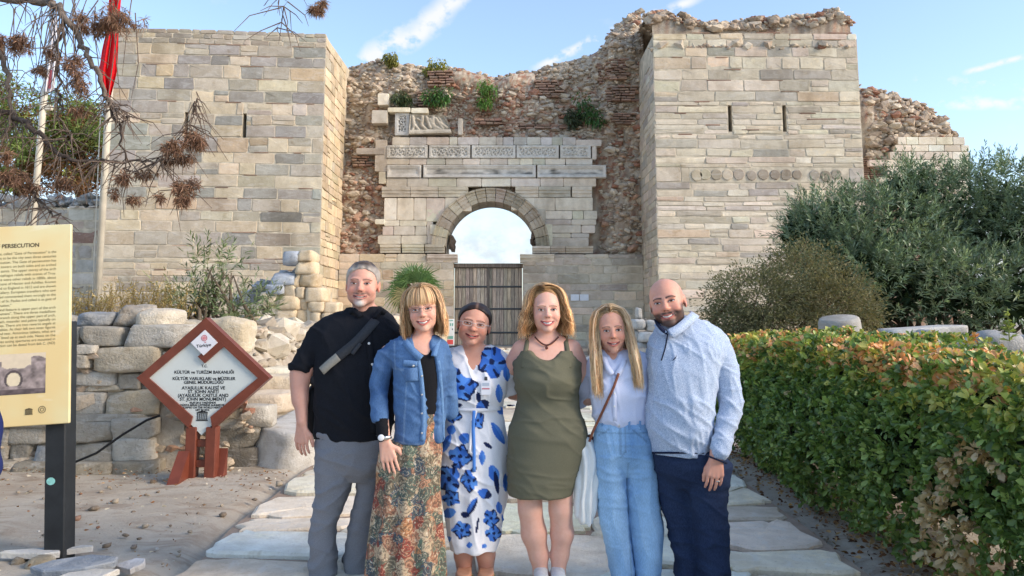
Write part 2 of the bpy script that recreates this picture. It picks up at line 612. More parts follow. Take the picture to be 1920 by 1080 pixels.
def make_ground():
 xs = np.concatenate([[-900, -300, -100, -45, -25, -15], np.arange(-11, 9.01, .16), [12, 20, 35, 60, 120, 300, 900]])
 ys = np.concatenate([[-60, -20, -6, -2], np.arange(-.5, 12.01, .16), np.arange(13, 31, 1.0), [34, 40, 60, 100, 300, 1200]])
 X, Y = np.meshgrid(xs, ys)
 P = np.stack([X, Y, 0 * X], -1)
 near = np.clip((Y + 3) / 2, 0, 1) * (np.abs(X) < 14) * (Y < 30)
 Z = gz(np.minimum(Y, 30)) + near * (.025 * fbm(P * .8, 3) + .012 * fbm(P * 3.1, 2, 5)) - .02
 Z = Z - np.clip(Y - 31, 0, 200) * .02
 Z = np.where((X > -1.9) & (X < 2.0) & (Y < 27.5), Z - .05, Z)
 Z = np.where((X <= -1.9), Z + .02 + .05 * np.clip((-X - 1.9) / 3, 0, 1), Z)
 ny, nx = X.shape
 I = np.arange(nx * ny).reshape(ny, nx)
 Fc = np.stack([I[:-1, :-1], I[:-1, 1:], I[1:, 1:], I[1:, :-1]], -1).reshape(-1, 4)
 o = mobj('ground', np.stack([X, Y, Z], -1).reshape(-1, 3), Fc, M_DIRT, None, True)
 tag(o, kind='structure')
make_ground()
def path_mortar():
 m, w, p = new_mat('path_bedding')
 v = w.new('ShaderNodeTexCoord').outputs['Object']
 n1 = w.noise(v, 3, 6, .65)
 n3 = w.noise(v, 55, 4, .7)
 c = w.mix(w.smooth(n1, .3, .7), srgb(146, 124, 106), srgb(172, 154, 136))
 c = w.mix(w.smooth(n3, .55, .75, 0, .6), c, srgb(120, 102, 90))
 w.l.new(c, p.inputs['Base Color'])
 p.inputs['Roughness'].default_value = .95
 bump(w, p, w.math('ADD', n1, w.math('MULTIPLY', n3, .4)), .6, .03)
 return m
def make_path():
 m = path_mortar()
 xs = np.linspace(-1.86, 1.96, 22)
 ys = np.concatenate([np.arange(-1.0, 10, .25), np.arange(10, 28.1, .75)])
 X, Y = np.meshgrid(xs, ys)
 Z = gz(Y) + .015 + .008 * fbm(np.stack([X * 1.5, Y * 1.5, X * 0], -1), 2)
 X = X + np.where(X < -1.8, .07, 0) * hash3(np.stack([Y * 1.3, Y * 0, X], -1))
 ny, nx = X.shape
 I = np.arange(nx * ny).reshape(ny, nx)
 Fc = np.stack([I[:-1, :-1], I[:-1, 1:], I[1:, 1:], I[1:, :-1]], -1).reshape(-1, 4)
 path = mobj('path', np.stack([X, Y, Z], -1).reshape(-1, 3), Fc, m, None, True)
 tag(path, kind='structure')
 r = np.random.default_rng(21)
 pal = [(4, (236, 230, 218)), (3, (222, 215, 203)), (2, (240, 234, 224)), (1.5, (204, 194, 180))]
 def slab(cx, cy, w, d, tilt=0.0, c=None):
  n = 22
  th = np.linspace(0, 2 * math.pi, n, endpoint=False)
  e = r.uniform(.15, .4)
  q = np.stack([np.sign(np.cos(th)) * np.abs(np.cos(th)) ** e * w / 2, np.sign(np.sin(th)) * np.abs(np.sin(th)) ** e * d / 2], -1)
  q *= 1 + r.normal(0, .06, (n, 1))
  q += r.normal(0, .012, q.shape)
  ca, sa = math.cos(tilt), math.sin(tilt)
  q = np.stack([q[:, 0] * ca - q[:, 1] * sa, q[:, 0] * sa + q[:, 1] * ca], -1)
  q[:, 0] = np.clip(q[:, 0] + cx, -1.86, 1.95) - cx
  h = r.uniform(.035, .055)
  V = [(x, y, -.03) for x, y in q] + [(x, y, h - .012) for x, y in q] + [(x * .955, y * .93, h + r.normal(0, .003)) for x, y in q] + [(0, 0, h + .004)]
  Fc = []
  for k in range(2):
   for j in range(n):
    e2 = (j + 1) % n
    Fc.append([k * n + j, k * n + e2, (k + 1) * n + e2, (k + 1) * n + j])
  Fc += [[2 * n + j, 2 * n + (j + 1) % n, 3 * n] for j in range(n)]
  mobj('paving_slab', V, Fc, M_PAVE, path, False, None, (cx, cy, float(gz(cy))), None, c or pick(pal, r))
 edges = [-1.85, -1.0, -.2, .55, 1.25, 1.94]
 for a, b in zip(edges[:-1], edges[1:]):
  y = r.uniform(-.2, .3)
  while y < 27:
   d = r.uniform(.32, .85) if y < 13 else r.uniform(.6, 1.3)
   o0, o1 = (0 if a < -1.8 else r.uniform(-.22, .12)), (0 if b > 1.9 else r.uniform(-.12, .22))
   g = r.uniform(.025, .08)
   slab((a + o0 + b + o1) / 2, y + d / 2, b + o1 - a - o0 - g, d - g, r.normal(0, .07))
   y += d
 return path
M_PAVE = stone_mat('marble_paving', 3.6, 0.5, 0.55, 0.75, 'object', 0.8, .02, (0.5, 0.46, 0.42), .95)
PATH = make_path()
def pebbles():
 r = np.random.default_rng(5)
 n = 900
 x = np.concatenate([r.uniform(-7, -1.9, n), r.uniform(2.0, 3.4, 500)])
 y = np.concatenate([r.uniform(2.5, 7.2, n), r.uniform(2.0, 8.5, 500)])
 s = r.gamma(1.6, .006, len(x)).clip(.004, .035)
 C = np.stack([x, y, gz(y) + .02 + s * .3 - np.where(x > 0, .03, 0)], -1)
 V = stones_geo(C, np.stack([s, s, s * .6], -1), r).reshape(-1, 3)
 Fc = (ICO_F[None] + (np.arange(len(x)) * 12)[:, None, None]).reshape(-1, 3)
 pal = np.array([srgb(170, 158, 140), srgb(140, 126, 110), srgb(205, 200, 190), srgb(150, 110, 85)])
 o = mobj('gravel', V, Fc, M_RUBBLE, None, False, np.repeat(pal[r.choice(4, len(x), p=[.45, .3, .12, .13])], 12, 0))
 tag(o, 'small loose pebbles and chips strewn over the bare earth', 'gravel', kind='stuff')
pebbles()
# ------------------------------------------------------------------ towers
XL, XR, YG, YF = -6.77, 5.13, 30.0, 27.0       # inner faces of the towers, gate plane, tower fronts
PAL_L = [(4, (176, 172, 162)), (3, (158, 162, 164)), (2.2, (146, 152, 158)), (2.2, (196, 184, 160)), (1.2, (206, 192, 164)), (.7, (196, 172, 136))]
PAL_LOW = [(3, (186, 178, 162)), (2, (168, 166, 160)), (2.5, (204, 190, 164)), (1.5, (208, 192, 160)), (1, (150, 152, 152))]
PAL_SIDE = [(4, (204, 186, 152)), (2, (190, 174, 146)), (2, (214, 196, 160)), (1, (178, 170, 156))]
PAL_R = [(5, (208, 202, 188)), (3, (198, 190, 174)), (2, (184, 182, 178)), (2.2, (214, 206, 188)), (1.4, (212, 192, 164)), (1, (164, 166, 168))]
PAL_BRICK = [(1, (164, 116, 96)), (1, (178, 132, 110)), (.6, (152, 120, 104))]
M_MORTAR = plain_mat('lime_mortar', srgb(200, 188, 166), .95, .1, .28, 3.0, 0, .5, .03)
M_SLIT_SHADE = plain_mat('slit_shade', (0.01, 0.009, 0.008), .95, .05, .3, 4.0)  # near-black paint standing in for the shade inside the slits
M_CORE = stone_mat('rubble_core', 2.6, .2, .5, .95, 'col', .9, .06)
M_BRICK = stone_mat('old_brick', 4.0, .1, .4, .92, 'object', .5)
def prism(mb, pts, z0, z1):
 n = len(pts)
 V = [(x, y, z0) for x, y in pts] + [(x, y, z1) for x, y in pts]
 mb.add(V, [[j, (j + 1) % n, n + (j + 1) % n, n + j] for j in range(n)] + [list(range(n))[::-1], list(range(n, 2 * n))])
def core_face(t, o, rot, L, z0, z1, holes, back):
 """mortar mass behind the blocks: outer skin 0.6 m thick pierced by the slits, and side and back walls"""
 ca, sa = math.cos(rot), math.sin(rot)
 W = lambda u, y, z: (o[0] + u * ca - y * sa, o[1] + u * sa + y * ca, z)
 mb = MB()
 def bx(u0, u1, y0, y1, a, b):
  V = [W(u, y, z) for u in (u0, u1) for y in (y0, y1) for z in (a, b)]
  mb.add(V, [[0, 1, 3, 2], [4, 6, 7, 5], [0, 4, 5, 1], [2, 3, 7, 6], [0, 2, 6, 4], [1, 5, 7, 3]])
 h0, h1 = holes[0][2], holes[0][3]
 bx(0, L, 0, .6, z0, h0)
 bx(0, L, 0, .6, h1, z1)
 us = [0] + [v for h in holes for v in (h[0], h[1])] + [L]
 for a, b in zip(us[::2], us[1::2]):
  bx(a, b, 0, .6, h0, h1)
 A, B = W(0, .6, 0), W(L, .6, 0)
 pts = [A[:2], B[:2], back[1], back[0]]
 prism(mb, pts, z0, z1)
 mb.build('wall_core', M_MORTAR, t)
def left_tower():
 r = np.random.default_rng(31)
 A = at(200, 340, 26.4)
 ax, ay = A[0], 26.4
 bx, by = XL, YF
 L = math.hypot(bx - ax, by - ay)
 rot = math.atan2(by - ay, bx - ax)
 zt = at(612, 62, YF)[2]
 zb = 0.0
 t = empty('gate_tower', ((ax + bx) / 2, 27, 0), 'intact square stone tower left of the gate with flat top, behind the red flag', 'tower')
 nx, ny = math.sin(rot), -math.cos(rot)
 # slots
 holes = []
 for px in (351, 457):
  u = (at(px, 235, 26.7)[0] - ax) / math.cos(rot)
  z0, z1 = at(px, 258, 26.75)[2], at(px, 212, 26.75)[2]
  holes.append((u - .065, u + .065, z0, z1))
  P = (ax + math.cos(rot) * u, ay + math.sin(rot) * u, (z0 + z1) / 2)
  s = MB()
  s.box(-.08, .08, .52, .56, -(z1 - z0) / 2 - .02, (z1 - z0) / 2 + .02)  # dark sheet at the back of the slit, inner shade painted on
  s.build('slit_shade_back', M_SLIT_SHADE, t, False, P, (0, 0, rot))
 core_face(t, (ax, ay), rot, L, zb, zt - .06, holes, [(ax, YG + 4), (bx, YG + 2)])
 rows = []
 zlow = at(400, 485, 26.7)[2]
 rows += course_rows(1.0, zlow, (.2, .44), r)
 ztop = zt - .55
 n = int(round((ztop - rows[-1][1]) / .432))
 h = (ztop - rows[-1][1]) / n
 z = rows[-1][1]
 dz = r.uniform(-.07, .07, n + 1)
 dz[0] = dz[-1] = 0
 rows += [(z + i * h + dz[i], z + (i + 1) * h + dz[i + 1]) for i in range(n)]
 pal = lambda u, z: PAL_LOW if z < zlow + 1.2 else PAL_L
 ashlar(t, (ax, ay, 0), rot, L, rows, lambda z: (.5, 1.5) if z > zlow else (.45, 1.4), pal, r, holes=holes, limit=300, split=.22, jit=.02)
 toprow = course_rows(ztop, zt, (.12, .2), r)
 ashlar(t, (ax, ay, 0), rot, L, toprow, (.25, .7), [(3, (172, 164, 150)), (2, (156, 154, 150)), (1, (190, 178, 154))], r, limit=60, name='coping_stone', depth=.3)
 # thin red brick joints
 for k in range(46):
  u, w = r.uniform(.6, L - .8), r.uniform(.25, .9)
  row = rows[r.integers(6, len(rows))]
  if any(u < hh[1] + .05 and u + w > hh[0] - .05 and hh[2] < row[1] < hh[3] for hh in holes):
   continue
  V, Fc = block_geo(w, .03, .024, r, .01, .006, .003)
  mobj('brick', V, Fc, M_BRICK, t, False, None, (ax + math.cos(rot) * (u + w / 2), ay + math.sin(rot) * (u + w / 2), row[1]), (0, 0, rot), pick(PAL_BRICK, r))
 # inner side face
 rows2 = course_rows(0.2, zt - .15, (.26, .46), r)
 ashlar(t, (bx, by, 0), R(90), YG + .3 - by, rows2, (.4, 1.1), PAL_SIDE, r, limit=170, split=.1, name='side_block')
 return zt
ZT_L = left_tower()
def rubble_cols(C, r, red=0.25):
 n = len(C)
 base = np.array([srgb(202, 186, 164), srgb(186, 168, 148), srgb(214, 202, 182), srgb(166, 148, 130), srgb(186, 150, 126), srgb(162, 118, 96)])
 f = fbm(np.asarray(C) * .55, 2, 3)
 k = r.choice(4, n, p=[.38, .30, .14, .18])
 isred = r.random(n) < np.clip(red * .7 + f * .4, .02, .8)
 k = np.where(isred, np.where(r.random(n) < .55, 4, 5), k)
 return base[k] * (1 + r.normal(0, .1, (n, 1))).clip(.6, 1.4)
def right_tower():
 r = np.random.default_rng(32)
 bx = at(1613, 200, YF)[0]
 L = bx - XR
 prof = [(1225, 58), (1262, 64), (1300, 62), (1340, 62), (1400, 58), (1450, 62), (1500, 60), (1560, 62), (1602, 60), (1640, 62)]
 zt = at(1400, 62, YF)[2]
 t = empty('gate_tower', ((XR + bx) / 2, 27, 0), 'ruined cream stone tower right of the gate with jagged rubble top', 'tower')
 holes = []
 for px in (1369, 1471):
  u = at(px, 220, YF)[0] - XR
  z0, z1 = at(px, 247, YF)[2], at(px, 197, YF)[2]
  holes.append((u - .07, u + .07, z0, z1))
  s = MB()
  s.box(-.08, .08, .52, .56, -(z1 - z0) / 2 - .02, (z1 - z0) / 2 + .02)  # near-black back sheet gives this slit its painted inner shade
  s.build('slit_shade_back', M_SLIT_SHADE, t, False, (XR + u, YF, (z0 + z1) / 2))
 core_face(t, (XR, YF), 0, L, 0, zt - .1, holes, [(XR, YG + 3.5), (bx, YG + 3.5)])
 # band with round column ends
 dz0, dz1 = at(1450, 341, YF)[2], at(1450, 315, YF)[2]
 zc = (dz0 + dz1) / 2
 ca, cb = at(1292, 327, YF)[0] - XR, at(1592, 327, YF)[0] - XR
 holes.append((ca, cb, dz0 - .02, dz1 + .02))
 zmid = at(1400, 172, YF)[2]
 rows = course_rows(1.0, dz0 - .02, (.15, .32), r) + [(dz0 - .02, dz1 + .02)]
 rows += course_rows(dz1 + .02, zmid, (.15, .34), r)
 rows += course_rows(zmid, zt - .25, (.34, .46), r)
 rows += course_rows(zt - .25, zt + .0, (.22, .26), r)
 ashlar(t, (XR, YF, 0), 0, L, rows, lambda z: (.55, 1.9) if z < zmid else (.45, 1.35), PAL_R, r, holes=holes, limit=300, split=.25, gap=.02, jit=.022)
 mort = MB()
 mort.box(XR + ca, XR + cb, YF - .012, YF + .1, dz0 - .01, dz1 + .01)
 mort.build('mortar_band', M_MORTAR, t)
 rr = .2
 spots = [1306, 1322, 1343, 1364, 1385, 1409, 1431, 1453, 1474, 1494, 1527, 1548, 1568]
 dark = [0, 0, 1, 0, 1, 1, 1, 1, 1, 1, 1, 1, 1]
 for px, dk in zip(spots, dark):
  x = at(px, 327, YF)[0]
  th = np.linspace(0, 2 * math.pi, 14, endpoint=False)
  q = rr * (1 + r.normal(0, .035, 14)) * r.uniform(.88, 1.04)
  ring = np.stack([q * np.cos(th), 0 * th, q * np.sin(th)], -1)
  V = np.concatenate([ring + (0, .1, 0), ring + (0, -.03, 0), ring * .9 + (0, -.045, 0), [(0, -.045, 0)]])
  Fc = [[k * 14 + j, k * 14 + (j + 1) % 14, (k + 1) * 14 + (j + 1) % 14, (k + 1) * 14 + j] for k in range(2) for j in range(14)]
  Fc += [[28 + j, 28 + (j + 1) % 14, 42] for j in range(14)]
  mobj('column_end', V, Fc, M_BLOCK, t, False, None, (x, YF, zc + r.normal(0, .015)), None, pick([(1, (160, 152, 140))] if dk else [(1, (190, 180, 160))], r))
 rows2 = course_rows(0.2, zt - 1.0, (.2, .36), r)
 ashlar(t, (XR, YG + .2, 0), R(-90), YG + .2 - YF, rows2, (.4, 1.2), [(3, (196, 192, 184)), (2, (180, 180, 178)), (2, (206, 198, 182))], r, limit=170, split=.1, name='side_block')
 # rubble crown: a lumpy mass on top plus stones
 prf = [(1120 + x / 2.4, y / 2.4) for x, y in ((160, 40), (250, 34), (300, 45), (330, 65), (400, 70), (480, 95), (600, 92), (700, 80), (800, 72), (900, 65), (1000, 46), (1050, 40), (1100, 50), (1140, 78), (1166, 125))]
 px = np.array([at(p[0], p[1], YF + .8)[0] for p in prf])
 pz = np.array([at(p[0], p[1], YF + .8)[2] for p in prf])
 xs = np.arange(XR + .02, bx - .02, .14)
 ysv = np.concatenate([np.linspace(0, 1, 9)])
 ztop = np.interp(xs, px, pz)
 V = []
 for j, f in enumerate(np.linspace(0, math.pi, 13)):
  yy = YF + .12 + (1 - math.cos(f)) / 2 * 4.5
  e = np.sin(f) ** .35
  V.append(np.stack([xs, np.full_like(xs, yy), (zt - .5) + (ztop - zt + .5) * e], -1))
 V = np.array(V)
 V[1:-1] += np.stack([0 * V[1:-1, :, 0], .2 * fbm(V[1:-1] * 1.1, 3, 2), .13 * fbm(V[1:-1] * 1.7, 3, 8)], -1)
 ny, nx = V.shape[:2]
 I = np.arange(nx * ny).reshape(ny, nx)
 Fc = np.stack([I[:-1, :-1], I[:-1, 1:], I[1:, 1:], I[1:, :-1]], -1).reshape(-1, 4)
 flat = V.reshape(-1, 3)
 mobj('rubble_crown', flat, Fc, M_CORE, t, False, rubble_cols(flat, r, .18) * .9)
 n = 1500
 i = r.integers(0, nx, n)
 j = np.where(r.random(n) < .55, r.integers(0, 3, n), r.integers(0, ny // 2 + 2, n))
 C = V[j, i] + r.normal(0, .05, (n, 3))
 s = r.gamma(4, .025, n).clip(.05, .26)
 S = np.stack([s, s * .8, s * .6], -1)
 rubble(t, C, S, rubble_cols(C, r, .15), r, 220)
 for k in range(26):
  u, w = r.uniform(.3, L - 1.0), r.uniform(.3, .9)
  row = rows[r.integers(len(rows) - 14, len(rows))]
  V, Fc = block_geo(w, .04, .024, r, .01, .006, .003)
  if not any(u < hh[1] + .05 and u + w > hh[0] - .05 and hh[2] - .1 < row[1] < hh[3] + .1 for hh in holes):
   mobj('brick', V, Fc, M_BRICK, t, False, None, (XR + u + w / 2, YF, row[1]), None, pick(PAL_BRICK, r))
 return zt
ZT_R = right_tower()
# ------------------------------------------------------------------ gate wall between the towers
def gate():
 r = np.random.default_rng(41)
 g = empty('gate_wall', (-.8, YG, .3), 'broken marble gate wall with round arch and carved frieze between the two towers', 'gate')
 X = lambda px, py=400, Y=YG: at(px, py, Y)[0]
 Z = lambda py, Y=YG: at(960, py, Y)[2]
 prof = [(600 + x / 3, y / 3) for x, y in ((100, 350), (140, 345), (300, 322), (420, 330), (560, 352), (700, 356), (800, 372), (850, 387), (950, 405), (1040, 412), (1080, 392), (1200, 372), (1300, 346), (1400, 322), (1500, 296), (1560, 272), (1600, 250), (1620, 190), (1680, 122), (1760, 64), (1850, 52), (1910, 46))]
 ppx = np.array([X(a, b, YG + .6) for a, b in prof])
 ppz = np.array([at(a, b, YG + .6)[2] for a, b in prof])
 cx, zs = X(920, 462), Z(462)
 rin, rout = 85 / F * 30.2, 110 / F * 30.2
 # ---- rubble core with the arched opening
 xs = np.unique(np.concatenate([np.arange(XL - .1, XR + .35, .13), np.linspace(cx - rin, cx + rin, 25)]))
 TH, Y0 = 1.5, YG + .38
 def bottom(x):
  e = 1 - ((x - cx) / (rin + .02)) ** 2
  return np.where(e > 0, zs + np.sqrt(np.maximum(e, 0)) * (rin + .02), 0.2)
 cols = []
 for x in xs:
  if abs(x - (cx - rin)) < 1e-6:
   cols += [(x, .2), (x, zs)]
  elif abs(x - (cx + rin)) < 1e-6:
   cols += [(x, zs), (x, .2)]
  else:
   cols.append((x, float(bottom(np.array(x)))))
 nz = 56
 ca = np.array(cols)
 zt = np.interp(ca[:, 0], ppx, ppz)
 tt = np.linspace(0, 1, nz)
 Vf = np.zeros((nz, len(ca), 3))
 Vf[..., 0] = ca[:, 0]
 Vf[..., 2] = ca[:, 1] + (zt - ca[:, 1]) * tt[:, None]
 n = fbm(np.stack([Vf[..., 0] * .9, 0 * Vf[..., 0], Vf[..., 2] * .9], -1), 4, 11)
 mask = np.ones_like(n)
 right = np.clip((Vf[..., 0] - X(1128)) / .4, 0, 1)
 upper = np.clip((Vf[..., 2] - Z(255)) / .6, 0, 1)
 Vf[..., 1] = Y0 + .24 * n - .25 * right * (.5 + .5 * upper) + .25 * upper * (1 - right)
 top_in = np.clip((tt[:, None] - .90) / .1, 0, 1) ** 2
 Vf[..., 1] += top_in * .55
 Vb = Vf.copy()
 Vb[..., 1] = Y0 + TH
 flat = np.concatenate([Vf.reshape(-1, 3), Vb.reshape(-1, 3)])
 nx = len(ca)
 I = np.arange(nx * nz).reshape(nz, nx)
 q = lambda a: np.stack([a[:-1, :-1], a[:-1, 1:], a[1:, 1:], a[1:, :-1]], -1).reshape(-1, 4)
 J = I + nx * nz
 Fc = np.concatenate([q(I), q(J)[:, ::-1], np.stack([I[-1, :-1], I[-1, 1:], J[-1, 1:], J[-1, :-1]], -1), np.stack([I[0, 1:], I[0, :-1], J[0, :-1], J[0, 1:]], -1)])
 red = .30 + .0 * flat[:, 0]
 cc = rubble_cols(flat, r, .24) * 1.0
 mobj('rubble_core', flat, Fc, M_CORE, g, False, cc)
 # ---- rubble stones
 n = 7500
 u = r.uniform(XL, XR + .2, n)
 tv = r.uniform(0, 1, n)
 zz = Z(478) + (np.interp(u, ppx, ppz) + .05 - Z(478)) * tv
 face = (u > X(722)) & (u < X(1128)) & (zz < Z(262))
 keep = ~face & (np.hypot(u - cx, zz - zs) > rin)
 u, zz = u[keep], zz[keep]
 n = fbm(np.stack([u * .9, 0 * u, zz * .9], -1), 4, 11)
 rt = np.clip((u - X(1128)) / .4, 0, 1)
 up = np.clip((zz - Z(255)) / .6, 0, 1)
 f = (zz - .2) / (np.interp(u, ppx, ppz) - .2)
 yy = Y0 + .24 * n - .25 * rt * (.5 + .5 * up) + .25 * up * (1 - rt) + np.clip((f - .9) / .1, 0, 1) ** 2 * .55 - .02
 s = r.gamma(3, .027, len(u)).clip(.035, .25)
 C = np.stack([u, yy + r.normal(0, .04, len(u)), zz], -1)
 rubble(g, C, np.stack([s, s * .75, s * .55], -1), rubble_cols(C, r, .2), r, 300)
 # ---- patches of thin brick in the rubble
 for (px, py, w, h) in ((815, 140, 42, 30), (790, 182, 34, 34), (1022, 160, 44, 34), (1150, 130, 52, 40), (1165, 175, 55, 30), (1160, 222, 50, 22), (930, 222, 90, 12), (1000, 232, 110, 10), (670, 300, 30, 20)):
  nrow = max(2, int(h / 4.4))
  for k in range(nrow):
   xx = px - w / 2 + r.uniform(0, 6)
   while xx < px + w / 2:
    ww = r.uniform(8, 20)
    zc = Z(py - h / 2 + (k + .5) * h / nrow)
    V, Fc = block_geo(ww / F * 30, h / nrow / F * 30 * .72, .25, r, .01, .008, .006)
    up = min(1, max(0, (zc - Z(255)) / .6))
    rt = min(1, max(0, (X(xx) - X(1128)) / .4))
    mobj('brick', V, Fc, M_BRICK, g, False, None, (X(xx + ww / 2), Y0 - .25 * rt * (.5 + .5 * up) + .25 * up * (1 - rt) + r.uniform(-.0, .1), zc), (0, 0, r.normal(0, .06)), pick(PAL_BRICK, r))
    xx += ww + 1
 # ---- dressed marble facing, course by course (picture columns read off and placed on the gate plane)
 PALM = [(4, (222, 214, 202)), (3, (212, 205, 194)), (1.5, (202, 199, 194)), (1.5, (228, 218, 202)), (.8, (194, 186, 174))]
 def blk(x0, x1, y0, y1, proud=0.0, pal=PALM, nm='marble_block', mat=None, d=.4, bev=.02):
  xa, xb = X(x0, (y0 + y1) / 2), X(x1, (y0 + y1) / 2)
  za, zb = Z(y1), Z(y0)
  V, Fc = block_geo(xb - xa - .008, zb - za - .007, d, r, .03, .012, .006)
  V[:, 1] -= proud + r.uniform(-.008, .008)
  return mobj(nm, V, Fc, mat or M_MARBLE, g, False, None, ((xa + xb) / 2, YG + d, (za + zb) / 2), None, pick(pal, r))
 def row(y0, y1, xs, **k):
  for a, b in zip(xs[:-1], xs[1:]):
   blk(a, b, y0, y1, **k)
 row(257, 272, [735, 768, 800, 842, 858, 898, 930, 943, 963, 988, 1014, 1035, 1055, 1080], pal=[(3, (200, 200, 198)), (2, (186, 190, 194)), (1, (206, 198, 184))])
 blk(1080, 1128, 262, 275, .03)
 row(297, 309, [725, 767, 800, 835, 868, 900, 919, 952, 975, 999, 1022, 1060, 1111], pal=PALM)
 # frieze panels with carved scrolls
 for (a, b) in ((725, 802), (804, 882), (884, 967), (968, 1048), (1050, 1108)):
  frieze(g, X(a, 285), X(b, 285), Z(297), Z(272.5), YG, r)
 blk(1110, 1119, 273, 299, .0)
 # relief slab, carved pillar and top lintel pieces
 relief(g, [(X(767, 225), Z(252)), (X(847, 250), Z(250)), (X(836, 225), Z(217)), (X(769, 220), Z(215))], YG + .1, r)
 carved_post(g, X(737), X(764), Z(253), Z(211), YG + .1, r)
 blk(727, 770, 202, 211, .06)
 blk(771, 803, 203, 213, .08)
 blk(858, 867, 221, 252, -.05)
 blk(697, 727, 207, 232, .05)
 blk(708, 729, 175, 197, .0)
 blk(668, 722, 278, 290, .05, pal=[(1, (160, 156, 148))])
 blk(703, 726, 262, 322, .02)
 blk(710, 724, 322, 345, .02)
 # long panels with sunk centre
 for (a, b, dk) in ((725, 790, 0), (793, 1005, 1), (1007, 1137, 1)):
  sunk_panel(g, X(a, 320), X(b, 320), Z(333.5), Z(309.5), YG, r, dk)
 row(334, 350, [724, 763, 803, 856, 903, 958, 1013, 1057, 1118], pal=PALM)
 # string course
 for (a, b) in ((716, 770), (770, 822), (822, 878), (966, 1010), (1010, 1070), (1072, 1110)):
  moulding(g, X(a, 360), X(b, 360), Z(369.5), Z(350.5), YG, r, .10)
 for args in (((720, 744, 776, 799, 834), 371, 413), ((720, 749, 800), 413, 424), ((717, 738, 778, 800), 424, 441), ((708, 752, 801, 830), 441, 458)):
  row(args[1], args[2], list(args[0]))
 blk(806, 831, 421, 440, .05, pal=[(1, (214, 210, 202))])
 blk(703, 722, 411, 421, .05)
 for args in (((1000, 1041, 1112), 370, 395), ((1014, 1073, 1094, 1120), 395, 411), ((1022, 1071, 1118), 411, 422), ((1027, 1090, 1116), 422, 437), ((1029, 1071, 1105), 437, 446), ((1030, 1104), 446, 462)):
  row(args[1], args[2], list(args[0]))
 blk(834, 884, 370, 396)
 blk(958, 1002, 370, 394)
 blk(799, 826, 392, 416)
 blk(800, 812, 412, 442)
 blk(1000, 1024, 392, 424)
 blk(1020, 1036, 420, 462)
 for (a, b) in ((713, 752), (754, 796), (797, 833)):
  moulding(g, X(a, 466), X(b, 466), Z(474), Z(459), YG, r, .16)
 for (a, b) in ((998, 1032), (1032, 1060), (1060, 1112)):
  moulding(g, X(a, 468), X(b, 468), Z(475), Z(462), YG, r, .16)
 # ---- arch ring
 nv = 17
 for k in range(nv):
  a0, a1 = math.pi * (1 - k / nv), math.pi * (1 - (k + 1) / nv)
  ga = .006
  a0, a1 = a0 - ga, a1 + ga
  prof2 = [(rin, YG + 1.6), (rin, YG - .03), (rin + (rout - rin) * .30, YG - .03), (rin + (rout - rin) * .32, YG - .055), (rin + (rout - rin) * .60, YG - .055), (rin + (rout - rin) * .62, YG - .08), (rin + (rout - rin) * .84, YG - .09), (rin + (rout - rin) * .86, YG - .14), (rout, YG - .15), (rout + .02, YG + .35), (rout - .05, YG + 1.6)]
  V = []
  for a in np.linspace(a0, a1, 4):
   for (rr, y) in prof2:
    V.append((cx + math.cos(a) * rr, y + 0, zs + math.sin(a) * rr))
  m = len(prof2)
  Fc = [[i * m + j, i * m + (j + 1) % m, (i + 1) * m + (j + 1) % m, (i + 1) * m + j] for i in range(3) for j in range(m)]
  Fc += [list(range(m))[::-1], list(range(3 * m, 4 * m))]
  o = MB().add(V, Fc).build('voussoir', M_MARBLE, g, False, (0, 0, 0), None, pick([(3, (178, 168, 146)), (2, (190, 180, 160)), (2, (166, 156, 136))], r))
 # dark broken bracket stubs beside the opening
 C = np.array([at(1001, 440, YG + .4), at(1000, 455, YG + .5), at(846, 452, YG + .7), at(849, 462, YG + .8)])
 V = stones_geo(C, np.array([[.12, .2, .25], [.10, .2, .22], [.14, .3, .3], [.12, .3, .28]]), r)
 for k in range(4):
  mobj('broken_bracket', V[k] - C[k], [list(map(int, f)) for f in ICO_F], M_RUBBLE, g, False, np.tile(srgb(104, 90, 78), (12, 1)), C[k])
 # ---- lower wall each side of the door
 YL = YG - .12
 Xl = lambda px: at(px, 560, YL)[0]
 Zl = lambda py: at(960, py, YL)[2]
 jl, jr = Xl(850), Xl(980)
 for (xa, xb, pal, lim) in ((XL + .02, jl, [(2, (204, 184, 148)), (2, (200, 188, 164)), (1.5, (190, 182, 168)), (1, (206, 176, 132))], 120), (jr, XR - .02, [(3, (200, 192, 178)), (2, (188, 184, 176)), (1.5, (206, 194, 172)), (1, (168, 166, 162))], 120)):
  mb = MB()
  mb.box(xa + .01, xb - .01, YL, YL + .47, .1, Zl(478))
  mb.build('pier_core', M_MORTAR, g)
  ashlar(g, (xa, YL, 0), 0, xb - xa, course_rows(.3, Zl(477), (.24, .42), r), (.45, 1.4), pal, r, limit=lim, split=.15, name='pier_block')
 for (a, b) in ((800, 857), (975, 1040)):
  moulding(g, Xl(a), Xl(b), Zl(492), Zl(477), YL, r, .10, True)
 # white plaques
 for (a, b) in ((1070, 1085.5), (1087, 1103.5)):
  xa, xb, za, zb = Xl(a), Xl(b), Zl(564), Zl(552)
  MB().box(xa, xb, YL - .06, YL + .02, za, zb, .006).build('plaque', plain_white(), g)
 # ---- door
 zt, zb, YD = Zl(493), Zl(649), YG + .25
 wood = wood_mat()
 MB().box(jl - .1, jr + .1, YD - .12, YD + .25, zt - .16, zt, .015).build('lintel', wood, g, color=srgb(120, 108, 96))
 MB().box(jl - .3, jr + .3, YD - .4, YD + .5, zb - .5, zb - .01, .02).build('threshold', M_MARBLE, g, color=srgb(190, 180, 164))
 mid = (jl + jr) / 2
